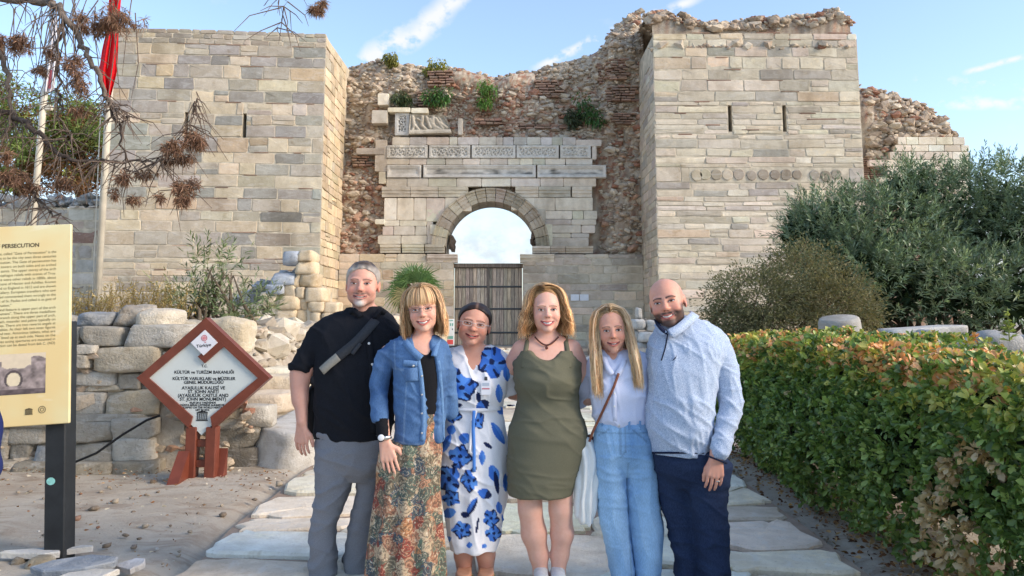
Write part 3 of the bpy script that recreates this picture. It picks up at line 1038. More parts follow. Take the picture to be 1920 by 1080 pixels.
 for (xa, xb) in ((jl + .01, mid - .01), (mid + .01, jr - .01)):
  leaf = MB().box(xa + .01, xb - .01, YD + .05, YD + .1, zb + .02, zt - .17).build('door_leaf', wood, g, color=srgb(60, 54, 50))
  n = 9
  for k in range(n):
   a = xa + (xb - xa) * k / n
   b = xa + (xb - xa) * (k + 1) / n
   c = pick([(2, (184, 174, 164)), (2, (166, 156, 146)), (1, (194, 178, 158))], r)
   MB().box(a + .006, b - .006, YD - r.uniform(0, .012), YD + .05, zb + .03, zt - .18, .006).build('plank', wood, leaf, color=c)
  for py in (537, 579, 624):
   MB().box(xa + .02, xb - .02, YD - .03, YD - .002, Zl(py) - .035, Zl(py) + .035, .006).build('iron_strap', M_IRON, leaf)
 MB().box(mid - .05, mid + .05, YD - .04, YD + .01, zb + .03, zt - .18, .01).build('door_post', wood, g, color=srgb(112, 104, 96))
 return g
def plain_white():
 return MATS.get('white_plaque') or plain_mat('white_plaque', (.74, .76, .78), .45, .4, .06)
def wood_mat():
 if 'grey_wood' in MATS:
  return MATS['grey_wood']
 m, w, p = new_mat('grey_wood')
 v = w.new('ShaderNodeTexCoord').outputs['Object']
 oi = w.new('ShaderNodeObjectInfo')
 v = w.vmath('ADD', v, w.vmath('SCALE', (9.1, 3.7, 5.3), oi.outputs['Random']))
 n = w.noise(w.mapping(v, (14, 14, .9)), 2.0, 6, .65, .8)
 n2 = w.noise(w.mapping(v, (40, 40, 1.5)), 2.0, 4, .6)
 c = w.mix(w.smooth(n, .35, .7), w.mix(1.0, oi.outputs['Color'], (.55, .53, .52), 'MULTIPLY'), w.mix(1.0, oi.outputs['Color'], (1.25, 1.22, 1.18), 'MULTIPLY'))
 c = w.mix(w.smooth(n2, .55, .75, 0, .7), c, (.03, .028, .026))
 w.l.new(c, p.inputs['Base Color'])
 p.inputs['Roughness'].default_value = .85
 bump(w, p, w.math('ADD', n, n2), .5, .015)
 return m
M_IRON = plain_mat('black_iron', (.045, .05, .055), .5, .4, .3, 12)
def moulding(g, xa, xb, za, zb, Y, r, out=.12, cap=False):
 """a stepped cornice piece"""
 h = zb - za
 pr = [(0.0, Y + .4), (0.0, Y - out * .25), (.30, Y - out * .3), (.34, Y - out * .6), (.62, Y - out * .68), (.66, Y - out), (1.0, Y - out * 1.05), (1.0, Y + .4)]
 if cap:
  pr = [(0, Y + .4), (0, Y - .02), (.25, Y - out * .3), (.5, Y - out * .8), (.55, Y - out * 1.1), (.8, Y - out * 1.15), (.85, Y - out * 1.4), (1, Y - out * 1.4), (1, Y + .4)]
 V = []
 xs = np.linspace(xa + .008, xb - .008, 5)
 for k, x in enumerate(xs):
  for (f, y) in pr:
   V.append((x, y + r.normal(0, .006), za + h * f + r.normal(0, .005)))
 m = len(pr)
 Fc = [[i * m + j, i * m + (j + 1) % m, (i + 1) * m + (j + 1) % m, (i + 1) * m + j] for i in range(4) for j in range(m)] + [list(range(m))[::-1], list(range(4 * m, 5 * m))]
 MB().add(V, Fc).build('cornice_piece', M_MARBLE, g, color=pick([(2, (216, 207, 193)), (1, (200, 191, 177))], r))
def sheet(xs, zs, Yf, edge=.3, back=.3):
 """a front height sheet with skirts; Yf (nz,nx)"""
 nz, nx = len(zs), len(xs)
 V = np.stack([np.broadcast_to(xs, (nz, nx)), Yf, np.broadcast_to(zs[:, None], (nz, nx))], -1)
 I = np.arange(nx * nz).reshape(nz, nx)
 Fc = np.stack([I[:-1, :-1], I[:-1, 1:], I[1:, 1:], I[1:, :-1]], -1).reshape(-1, 4)
 rim = np.concatenate([I[0, :], I[1:, -1], I[-1, -2::-1], I[-2:0:-1, 0]])
 Vr = V.reshape(-1, 3)[rim].copy()
 Vr[:, 1] = Yf.max() + back
 k = np.arange(len(rim))
 base = nx * nz
 Fr = np.stack([rim[k], base + k, base + (k + 1) % len(rim), rim[(k + 1) % len(rim)]], -1)
 return np.concatenate([V.reshape(-1, 3), Vr]), np.concatenate([Fc, Fr])
def carve_pattern(U, W, seed):
 """acanthus-like scrolls: spirals in alternate roundels, U in units of panel height, W 0..1"""
 k = np.floor(U / .95)
 cu = (k + .5) * .95
 du, dw = U - cu, W - .5
 sgn = np.where(k % 2 == 0, 1, -1)
 rr = np.hypot(du, dw)
 a = np.arctan2(dw * sgn, du)
 sp = np.sin(rr * 17 - a * 2 + seed)
 leaf = np.sin(a * 5 + rr * 9 + seed * 3) * .7
 s = np.maximum(sp, leaf)
 return s * np.clip((.52 - rr) / .1, 0, 1) + np.sin(U * 13 + seed) * np.sin(W * 11) * .7 * np.clip((rr - .42) / .1, 0, 1)
M_CARVE = stone_mat('carved_marble', 2.0, .3, .35, .8, 'col', .4)
def frieze(g, xa, xb, za, zb, Y, r):
 w, h = xb - xa, zb - za
 nx, nz = int(w / .021), 26
 xs, zs = np.linspace(xa + .01, xb - .01, nx), np.linspace(za + .008, zb - .008, nz)
 U, W = np.meshgrid((xs - xa) / h, (zs - za) / h)
 m = .17
 inner = np.clip((np.minimum(np.minimum(U - m * 1.3, w / h - m * 1.3 - U), np.minimum(W - m, 1 - m - W))) / .04, 0, 1)
 pat = carve_pattern((U - m) / (1 - 2 * m), (W - m) / (1 - 2 * m), r.uniform(0, 6))
 Yf = Y - .04 + inner * (.04 - .035 * np.clip(pat, -.6, 1)) + .006 * r.normal(0, 1, U.shape) + .012 * fbm(np.stack([U * 3, W * 3, 0 * U + xa], -1), 2)
 V, Fc = sheet(xs, zs, Yf)
 c = np.array(srgb(222, 215, 202))
 recess_tone = np.clip(inner * (.35 - pat * .8), 0, 1).reshape(-1, 1) * r.uniform(.4, .7)  # darker tone in the sunk parts of the carving
 cols = c * (1 - recess_tone) + np.array(srgb(78, 74, 70)) * recess_tone
 cols = np.concatenate([cols, np.tile(c * .8, (len(V) - len(cols), 1))])
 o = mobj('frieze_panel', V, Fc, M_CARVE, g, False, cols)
def carved_post(g, xa, xb, za, zb, Y, r):
 w, h = xb - xa, zb - za
 nx, nz = 26, 44
 xs, zs = np.linspace(xa, xb, nx), np.linspace(za, zb, nz)
 U, W = np.meshgrid((xs - xa) / w, (zs - za) / w)
 inner = np.clip(np.minimum(np.minimum(U - .22, .78 - U), np.minimum(W - .2, h / w - .2 - W)) / .05, 0, 1)
 pat = carve_pattern((W - .2) / .6, (U - .2) / .6, 1.7)
 Yf = Y - .06 + inner * (.06 - .055 * np.clip(pat, -.6, 1))
 V, Fc = sheet(xs, zs, Yf)
 c = np.array(srgb(200, 198, 192))
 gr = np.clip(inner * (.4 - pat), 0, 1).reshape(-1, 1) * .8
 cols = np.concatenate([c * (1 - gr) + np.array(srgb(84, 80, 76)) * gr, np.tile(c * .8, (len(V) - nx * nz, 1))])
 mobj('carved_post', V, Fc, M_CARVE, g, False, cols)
def relief(g, quad, Y, r):
 (x0, z0), (x1, z1), (x2, z2), (x3, z3) = quad
 n, m = 70, 34
 s, t = np.meshgrid(np.linspace(0, 1, n), np.linspace(0, 1, m))
 Xp = (x0 * (1 - s) + x1 * s) * (1 - t) + (x3 * (1 - s) + x2 * s) * t
 Zp = (z0 * (1 - s) + z1 * s) * (1 - t) + (z3 * (1 - s) + z2 * s) * t
 # a few striding limbs and drapery folds in low relief
 h = np.zeros_like(s)
 for (a, b, c, d, w) in ((.08, .9, .12, .45, .05), (.12, .45, .05, .05, .04), (.13, .5, .28, .12, .045), (.35, .92, .30, .5, .05), (.3, .5, .42, .22, .05), (.45, .9, .52, .35, .05), (.55, .75, .64, .3, .07), (.64, .9, .58, .55, .06), (.7, .85, .82, .3, .05), (.78, .6, .92, .35, .06), (.62, .4, .75, .25, .07), (.2, .8, .3, .7, .03)):
  px, pz = s - a, t - b
  dx, dz = c - a, d - b
  k = np.clip((px * dx + pz * dz) / (dx * dx + dz * dz), 0, 1)
  dist = np.hypot(px - k * dx, (pz - k * dz) * .6)
  h = np.maximum(h, np.clip(1 - (dist / w) ** 2, 0, 1) ** .5)
 h = np.maximum(h, .5 * np.clip(np.sin(s * 40 + t * 9), 0, 1) * (s > .5) * (t > .25))
 rim = np.clip(1 - np.minimum(np.minimum(s, 1 - s) * 2.2, np.minimum(t - .2, 1 - t)) / .08, 0, 1)
 H = np.maximum(h, rim)
 H = np.where(t < .18, 1.25 + .2 * (t < .14), H)
 V = np.stack([Xp, Y - .05 - .09 * H + r.normal(0, .004, s.shape), Zp], -1).reshape(-1, 3)
 I = np.arange(n * m).reshape(m, n)
 Fc = np.stack([I[:-1, :-1], I[:-1, 1:], I[1:, 1:], I[1:, :-1]], -1).reshape(-1, 4)
 rimi = np.concatenate([I[0, :], I[1:, -1], I[-1, -2::-1], I[-2:0:-1, 0]])
 Vr = V[rimi].copy()
 Vr[:, 1] = Y + .2
 k = np.arange(len(rimi))
 Fr = np.stack([rimi[k], n * m + k, n * m + (k + 1) % len(rimi), rimi[(k + 1) % len(rimi)]], -1)
 c = np.array(srgb(206, 196, 178))
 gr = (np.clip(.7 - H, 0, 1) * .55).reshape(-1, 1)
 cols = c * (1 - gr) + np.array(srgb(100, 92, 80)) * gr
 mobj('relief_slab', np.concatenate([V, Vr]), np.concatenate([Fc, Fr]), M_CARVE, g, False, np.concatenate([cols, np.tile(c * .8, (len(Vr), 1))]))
def sunk_panel(g, xa, xb, za, zb, Y, r, dark):
 w, h = xb - xa, zb - za
 nx, nz = max(20, int(w / .05)), 22
 xs, zs = np.linspace(xa + .01, xb - .01, nx), np.linspace(za + .008, zb - .008, nz)
 U, W = np.meshgrid((xs - xa) / h, (zs - za) / h)
 e = np.minimum(np.minimum(U - .25, w / h - .25 - U), np.minimum(W - .25, .75 - W))
 e2 = np.minimum(np.minimum(U - .12, w / h - .12 - U), np.minimum(W - .12, .88 - W))
 Yf = Y - .05 + .03 * np.clip(e2 / .05, 0, 1) + .05 * np.clip(e / .06, 0, 1) + r.normal(0, .003, U.shape)
 V, Fc = sheet(xs, zs, Yf)
 c = np.array(srgb(222, 215, 203))
 lich = fbm(np.stack([U * 1.6, W * 5, 0 * U], -1), 3, 9)
 gr = (np.clip(e / .05, 0, 1) * np.clip(.62 - W + lich * .35, 0, 1) * 1.8 * dark).clip(0, .85).reshape(-1, 1)
 cols = c * (1 - gr) + np.array(srgb(70, 70, 66)) * gr
 mobj('sunk_panel', V, Fc, M_CARVE, g, False, np.concatenate([cols, np.tile(c * .85, (len(V) - nx * nz, 1))]))
GATE = gate()
# ------------------------------------------------------------------ terraces, low walls and fallen stones
def terrace(name, xs, ys, zf, mat):
 X, Y = np.meshgrid(xs, ys)
 Z = zf(X, Y) + .03 * fbm(np.stack([X * 1.2, Y * 1.2, 0 * X], -1), 3, 4)
 ny, nx = X.shape
 I = np.arange(nx * ny).reshape(ny, nx)
 Fc = np.stack([I[:-1, :-1], I[:-1, 1:], I[1:, 1:], I[1:, :-1]], -1).reshape(-1, 4)
 tag(mobj(name, np.stack([X, Y, Z], -1).reshape(-1, 3), Fc, mat, None, True), kind='structure')
sst = lambda x, a, b: np.clip((x - a) / (b - a), 0, 1) ** 2 * (3 - 2 * np.clip((x - a) / (b - a), 0, 1))
def zleft(X, Y):
 return gz(Y) - .1 + (1.28 - gz(Y)) * sst(-X, 2.75, 3.5) * sst(Y, 7.35, 7.6) * (1 - .0 * Y)
def zright(X, Y):
 return gz(Y) - .1 + (1.12 - gz(Y)) * sst(X, 3.2, 4.0) * sst(Y, 7.6, 9.0)
terrace('terrace', np.concatenate([[-40, -25, -16], np.arange(-12, -2.2, .25)]), np.concatenate([np.arange(7.3, 12, .2), np.arange(12.5, 31, .9), [36, 60]]), zleft, M_DIRT)
terrace('terrace', np.concatenate([np.arange(2.3, 9, .25), [10, 14, 22, 40]]), np.concatenate([np.arange(7.4, 12, .25), np.arange(12.5, 31, .9), [40, 60]]), zright, M_DIRT)
def px_stone(parent, x0, x1, y0, y1, Y, col, r, d=None, n=9, amp=.018, p=26.0, name='stone', mat=None, rz=0.0):
 A, B = at(x0, y1, Y), at(x1, y0, Y)
 w, h = B[0] - A[0], B[2] - A[2]
 d = d or min(w, .8) * r.uniform(.7, 1.0)
 V, Fc = rough_geo(w * 1.03, h * 1.05, d, r, n, p, amp)
 c = np.array(srgb(*col)) * (1 + r.normal(0, .07))
 return mobj(name, V, Fc, mat or M_STONE, parent, False, None, ((A[0] + B[0]) / 2, Y + d / 2 - .03, (A[2] + B[2]) / 2), (0, 0, rz + r.normal(0, .03)), tuple(c))
def retaining_wall():
 r = np.random.default_rng(51)
 w = empty('retaining_wall', (-4.6, 7.3, 0), 'low retaining wall of weathered grey blocks behind the diamond sign', 'wall')
 mb = MB()
 mb.box(-9.5, -3.0, 7.19, 7.6, -.1, 1.12)
 mb.box(-3.0, -2.45, 7.38, 7.7, -.1, .5)
 mb.build('earth_core', M_DIRT, w)
 G, Bc, Cr, W = (160, 154, 142), (146, 148, 148), (194, 182, 160), (186, 180, 168)
 L = [(130, 152, 615, 648, G), (155, 228, 613, 648, G), (236, 352, 610, 650, W), (128, 177, 649, 663, W), (130, 168, 664, 691, G), (172, 305, 651, 697, Cr),
   (128, 219, 697, 722, W), (222, 264, 700, 730, G), (160, 232, 721, 735, Cr), (128, 199, 736, 777, W), (200, 300, 733, 778, Cr), (264, 310, 697, 732, G),
   (17, 90, 800, 831, G), (128, 210, 791, 828, G), (210, 291, 786, 826, W), (130, 292, 777, 790, G), (20, 64, 830, 878, G), (64, 127, 838, 876, Bc), (127, 207, 832, 874, G), (207, 288, 822, 873, W),
   (-60, 20, 800, 872, G), (-60, 128, 740, 800, G), (-60, 128, 690, 742, W), (-60, 128, 640, 690, G), (-60, 128, 612, 640, Bc),
   (300, 388, 660, 735, W), (305, 390, 735, 790, G), (352, 400, 620, 660, W)]
 for (a, b, c, d, col) in L:
  px_stone(w, a, b, c, d, 7.12 + r.uniform(-.04, .05), col, r)
 for (a, b, c, d, col) in [(288, 350, 800, 852, Bc), (286, 348, 850, 896, G), (350, 400, 795, 850, G), (350, 402, 850, 893, Bc), (400, 485, 802, 842, (132, 126, 114)), (398, 482, 842, 886, (118, 112, 102)), (360, 470, 786, 803, W), (396, 452, 740, 786, Cr), (448, 508, 762, 800, W)]:
  px_stone(w, a, b, c, d, 7.3 + r.uniform(-.04, .05), col, r)
 # ledge at the foot
 for (a, b) in ((-70, 20), (22, 118), (118, 205), (207, 290)):
  px_stone(w, a, b, 868, 910, 6.98, (150, 142, 126), r, .45)
 # loose boulders on the top
 for (a, b, c, d, Y, col) in ((143, 206, 587, 614, 7.3, (156, 160, 164)), (210, 270, 571, 614, 7.35, (170, 162, 150)), (258, 316, 585, 613, 7.25, (206, 196, 178)), (386, 463, 602, 664, 7.45, (206, 192, 166)), (330, 386, 604, 640, 7.6, (176, 168, 152)), (60, 120, 590, 614, 7.4, (160, 156, 148)), (4, 60, 596, 614, 7.4, (166, 160, 150))):
  px_stone(w, a, b, c, d, Y, col, r, .4, 10, .05, 4.5, 'boulder')
 n = 240
 C = np.array([at(r.uniform(-40, 480), r.uniform(640, 900), 7.2) for _ in range(n)])
 C[:, 1] += r.uniform(-.03, .08, n)
 s = r.gamma(3, .017, n).clip(.02, .09)
 rubble(w, C, np.stack([s * 1.4, s, s * .7], -1), rubble_cols(C, r, .05), r, 150)
 r2 = np.random.default_rng(52)
 n = 120
 x = r2.uniform(-8, -2.9, n)
 s = r2.gamma(3, .018, n).clip(.02, .12)
 C = np.stack([x, r2.uniform(7.4, 9.5, n), 1.26 + s * .3], -1)
 rubble(w, C, np.stack([s, s, s * .6], -1), rubble_cols(C, r2, .05) * 1.1, r2, 60)
 # drooping black cable
 P = [at(125, 873, 6.9), at(180, 850, 6.85), at(230, 815, 6.88), at(275, 788, 6.95), at(300, 779, 7.0)]
 tag(MB().tube(P, .011, 6).build('cable', M_RUBBER, None, True), 'thin black cable hanging across the low stone wall left of the diamond sign', 'cable')
M_RUBBER = plain_mat('black_rubber', (.012, .012, .012), .6, .3)
retaining_wall()
def marble_border():
 r = np.random.default_rng(53)
 b = empty('marble_block', (-2.1, 8.0, 0), 'long chipped white marble block edging the paved path beside the diamond sign', 'stone block')
 V, Fc = rough_geo(.62, .46, 2.3, r, 12, 14, .02, 3.5)
 mobj('block_body', V, Fc, M_PAVE, b, True, None, (-2.15, 8.3, .17), (0, 0, .06), srgb(206, 202, 194))
 k = 0
 for (a, c, d, e, Y, col, lab) in ((436, 530, 742, 768, 9.6, (176, 172, 164), 'long grey marble slab lying behind the chipped white block'), (503, 545, 706, 740, 11.5, (170, 156, 136), 'rough brown stone block standing on the grey marble slab'), (470, 504, 722, 745, 10.8, (212, 200, 180), 'small cream stone lying above the grey marble slab')):
  o = px_stone(None, a, c, d, e, Y, col, r, .7, 8, .04, 4.5, 'stone_block')
  tag(o, lab, 'stone block', 'loose blocks left of the path')
marble_border()
def path_side_stones():
 """fallen blocks that face the bank on each side of the path"""
 r = np.random.default_rng(58)
 for (sg, lab) in ((-1, 'tumbled wall of pale blocks lining the left side of the path towards the gate'), (1, 'tumbled wall of pale blocks lining the right side of the path towards the gate')):
  g = empty('side_wall', (sg * 2.6, 16, .2), lab, 'wall')
  y = 8.6 if sg < 0 else 13.5
  while y < 26.5:
   L = r.uniform(.5, 1.1)
   z = float(gz(y)) - .05
   x = 2.45 + (.3 if sg > 0 else 0)
   while z < (min(1.35, .55 + max(0, y - 12) * .08) if sg < 0 else .75):
    h = r.uniform(.2, .36)
    V, Fc = rough_geo(r.uniform(.35, .6), h * 1.04, L * 1.0, r, 6, 14, .025)
    c = pick([(3, (210, 198, 176)), (2, (190, 182, 168)), (1.5, (222, 212, 192)), (1, (168, 160, 148))], r)
    mobj('block', V, Fc, M_STONE, g, False, None, (sg * (x + r.normal(0, .05)), y + L / 2 + r.normal(0, .06), z + h / 2), (0, r.normal(0, .04), r.normal(0, .08)), c)
    z += h
    x += r.uniform(.12, .3)
    if r.random() < .12:
     break
   y += L
path_side_stones()
def bank_rubble():
 r = np.random.default_rng(59)
 g = empty('rubble_bank', (-3.0, 11, .5), 'slope of loose pale rubble between the marble block and the stepped ruin', 'stones')
 n = 520
 x, y = -r.uniform(2.3, 4.2, n), 7.9 + r.gamma(2, 2.6, n).clip(0, 12)
 s = r.gamma(4, .03, n).clip(.04, .26)
 C = np.stack([x, y, zleft(x, y) + s * .25], -1)
 cols = np.array([srgb(214, 202, 182), srgb(196, 186, 168), srgb(224, 214, 196), srgb(178, 166, 148)])[r.integers(0, 4, n)]
 rubble(g, C, np.stack([s * 1.2, s, s * .7], -1), cols, r, 280)
bank_rubble()
def stepped_ruin():
 r = np.random.default_rng(54)
 w = empty('ruined_wall', (-5.4, 20.3, .2), 'stepped broken wall of sunlit cream blocks in front of the left tower', 'wall')
 B, C, D = (178, 186, 196), (224, 204, 172), (210, 190, 158)  # B: cool shade of left-facing stones put into their colour
 L = [(530, 560, 471, 496, B), (559, 586, 469, 489, C), (552, 589, 489, 514, C), (552, 563, 513, 538, D), (563, 594, 513, 538, D), (507, 552, 511, 534, B), (496, 531, 532, 552, B), (530, 555, 533, 557, C),
   (555, 571, 538, 560, C), (572, 609, 539, 566, C), (487, 519, 547, 574, C), (518, 562, 555, 581, D), (562, 574, 560, 583, D), (575, 607, 566, 585, C), (606, 634, 567, 587, C), (515, 555, 580, 602, C), (554, 579, 582, 606, D),
   (580, 602, 586, 606, C), (602, 634, 587, 607, D), (510, 564, 602, 619, C), (564, 583, 607, 619, D), (583, 634, 607, 640, C), (511, 534, 619, 638, D), (534, 562, 619, 641, D), (562, 584, 619, 641, C), (499, 543, 638, 661, C), (543, 584, 641, 661, C), (584, 640, 640, 664, D),
   (457, 494, 638, 667, C), (467, 511, 615, 638, C), (460, 491, 668, 693, C), (494, 518, 662, 689, C), (517, 532, 664, 690, (150, 146, 140)), (532, 552, 662, 690, C), (552, 600, 661, 690, C), (600, 644, 664, 690, D),
   (470, 512, 590, 615, C), (455, 488, 572, 592, (190, 186, 178)), (430, 470, 592, 618, (196, 186, 168)), (420, 458, 618, 645, C), (415, 458, 645, 690, D)]
 for (a, b, c, d, col) in L:
  px_stone(w, a, b, c, d, 20 + r.uniform(-.1, .1), col, r, .8, 6, .02, 16.0)
 mb = MB()
 A = at(505, 690, 20.2)
 mb.box(at(520, 600, 20.3)[0], at(600, 600, 20.3)[0], 20.08, 21.6, 0, at(560, 545, 20.3)[2])
 mb.box(at(425, 600, 20.3)[0], at(640, 600, 20.3)[0], 20.08, 21.6, 0, at(560, 605, 20.3)[2])
 mb.build('mortar_core', M_MORTAR, w)
 n = 140
 C = np.array([at(r.uniform(440, 560), r.uniform(505, 560), 20.6 + r.uniform(-.1, .6)) for _ in range(n)])
 C[:, 2] = np.minimum(C[:, 2], np.interp(C[:, 0], [at(430, 550, 20.5)[0], at(545, 520, 20.5)[0]], [at(430, 568, 20.5)[2], at(545, 505, 20.5)[2]]))
 s = r.gamma(4, .03, n).clip(.06, .25)
 rubble(w, C, np.stack([s, s, s * .6], -1), np.array([srgb(170, 172, 174)] * n) * (1 + r.normal(0, .15, (n, 1))), r, 140)
stepped_ruin()
def far_left_wall():
 r = np.random.default_rng(55)
 Y = 28.5
 xa, xb = at(-60, 450, Y)[0], at(206, 450, Y)[0]
 w = empty('boundary_wall', (xa / 2 + xb / 2, Y, 0), 'grey blue rubble wall joining the left tower behind the flagpoles', 'wall')
 zt = at(130, 385, Y)[2]
 MB().box(xa, xb, Y, Y + 1.2, 0, zt - .1).build('wall_core', M_MORTAR, w)
 ashlar(w, (xa, Y, 0), 0, xb - xa, course_rows(.8, zt, (.3, .6), r), (.4, 1.2), [(3, (168, 176, 184)), (2, (184, 186, 186)), (1, (176, 168, 158)), (.5, (160, 120, 104))], r, limit=150, split=.3, gap=.05, jit=.05)
 n = 260
 C = np.stack([r.uniform(xa, xb, n), Y + r.uniform(-.1, .8, n), zt + np.abs(r.normal(.05, .14, n))], -1)
 s = r.gamma(4, .032, n).clip(.06, .3)
 rubble(w, C, np.stack([s, s, s * .55], -1), np.array([srgb(176, 176, 174)] * n) * (1 + r.normal(0, .14, (n, 1))), r, 200)
far_left_wall()
def far_right_wall():
 r = np.random.default_rng(56)
 Y = 33.0
 w = empty('rear_wall', (17, Y, 0), 'rubble wall with new white block facing behind the right tower', 'wall')
 prof = [(1600, 152), (1617, 157), (1640, 162), (1680, 172), (1720, 186), (1750, 200), (1770, 215), (1788, 235), (1797, 255)]
 px = np.array([at(a, b, Y + .4)[0] for a, b in prof])
 pz = np.array([at(a, b, Y + .4)[2] for a, b in prof])
 xs = np.linspace(px[0], px[-1], 40)
 nz = 30
 zt = np.interp(xs, px, pz)
 V = np.zeros((nz, 40, 3))
 V[..., 0] = xs
 t = np.linspace(0, 1, nz)[:, None]
 V[..., 2] = .5 + (zt - .5) * t
 V[..., 1] = Y + .25 + .14 * fbm(V * .9, 3, 7) + np.clip((t - .85) / .15, 0, 1) ** 2 * .6
 I = np.arange(nz * 40).reshape(nz, 40)
 Fc = np.stack([I[:-1, :-1], I[:-1, 1:], I[1:, 1:], I[1:, :-1]], -1).reshape(-1, 4)
 f = V.reshape(-1, 3)
 B = f.copy()
 B[:, 1] = Y + 2.2
 J = I + nz * 40
 side = np.concatenate([np.stack([I[-1, :-1], I[-1, 1:], J[-1, 1:], J[-1, :-1]], -1), np.stack([I[:-1, -1], J[:-1, -1], J[1:, -1], I[1:, -1]], -1)])
 mobj('rubble_core', np.concatenate([f, B]), np.concatenate([Fc, side]), M_CORE, w, False, np.concatenate([rubble_cols(f, r, .2) * .85] * 2))
 n = 900
 u = r.uniform(px[0] + .4, px[-1], n)
 z = at(1700, 300, Y)[2] + (np.interp(u, px, pz) + .05 - at(1700, 300, Y)[2]) * r.uniform(0, 1, n)
 fr = (z - .5) / (np.interp(u, px, pz) - .5)
 y = Y + .22 + np.clip((fr - .85) / .15, 0, 1) ** 2 * .6 + r.normal(0, .07, n)
 s = r.gamma(4, .035, n).clip(.06, .3)
 C = np.stack([u, y, z], -1)
 rubble(w, C, np.stack([s, s * .8, s * .55], -1), rubble_cols(C, r, .12), r, 260)
 rowsp = [(258, 273, (1680, 1696, 1719, 1752, 1783, 1806)), (273, 285.5, (1675, 1706, 1738, 1767, 1798, 1814)), (285.5, 300.5, (1665, 1700, 1714, 1748, 1782, 1814)), (300.5, 313, (1627, 1658, 1691, 1712, 1747, 1780, 1816)), (313, 333, (1660, 1687, 1722, 1750, 1780, 1816)), (333, 346, (1645, 1680, 1712, 1747, 1780, 1816)), (346, 362, (1630, 1665, 1700, 1740, 1780, 1818)), (362, 380, (1640, 1690, 1730, 1770, 1818))]
 for (y0, y1, cs) in rowsp:
  za, zb = at(1700, y1, Y)[2], at(1700, y0, Y)[2]
  for a, b in zip(cs[:-1], cs[1:]):
   xa, xb = at(a, (y0 + y1) / 2, Y)[0], at(b, (y0 + y1) / 2, Y)[0]
   V, Fc = block_geo(xb - xa - .02, zb - za - .02, .5, r, .02, .012, .004)
   mobj('white_block', V, Fc, M_BLOCK, w, False, None, ((xa + xb) / 2, Y + .35, (za + zb) / 2), None, pick([(1, (226, 222, 214)), (1, (218, 212, 204))], r))
 xa, xb = at(1622, 330, Y)[0], at(1660, 330, Y)[0]
 for k in range(22):
  z = at(1640, 372, Y)[2] + k * .085
  u = xa
  while u < xb:
   ww = r.uniform(.22, .42)
   V, Fc = block_geo(ww, .06, .3, r, .01, .008, .006)
   mobj('brick', V, Fc, M_BRICK, w, False, None, (u + ww / 2, Y + .4, z), None, pick(PAL_BRICK, r))
   u += ww + .03
far_right_wall()
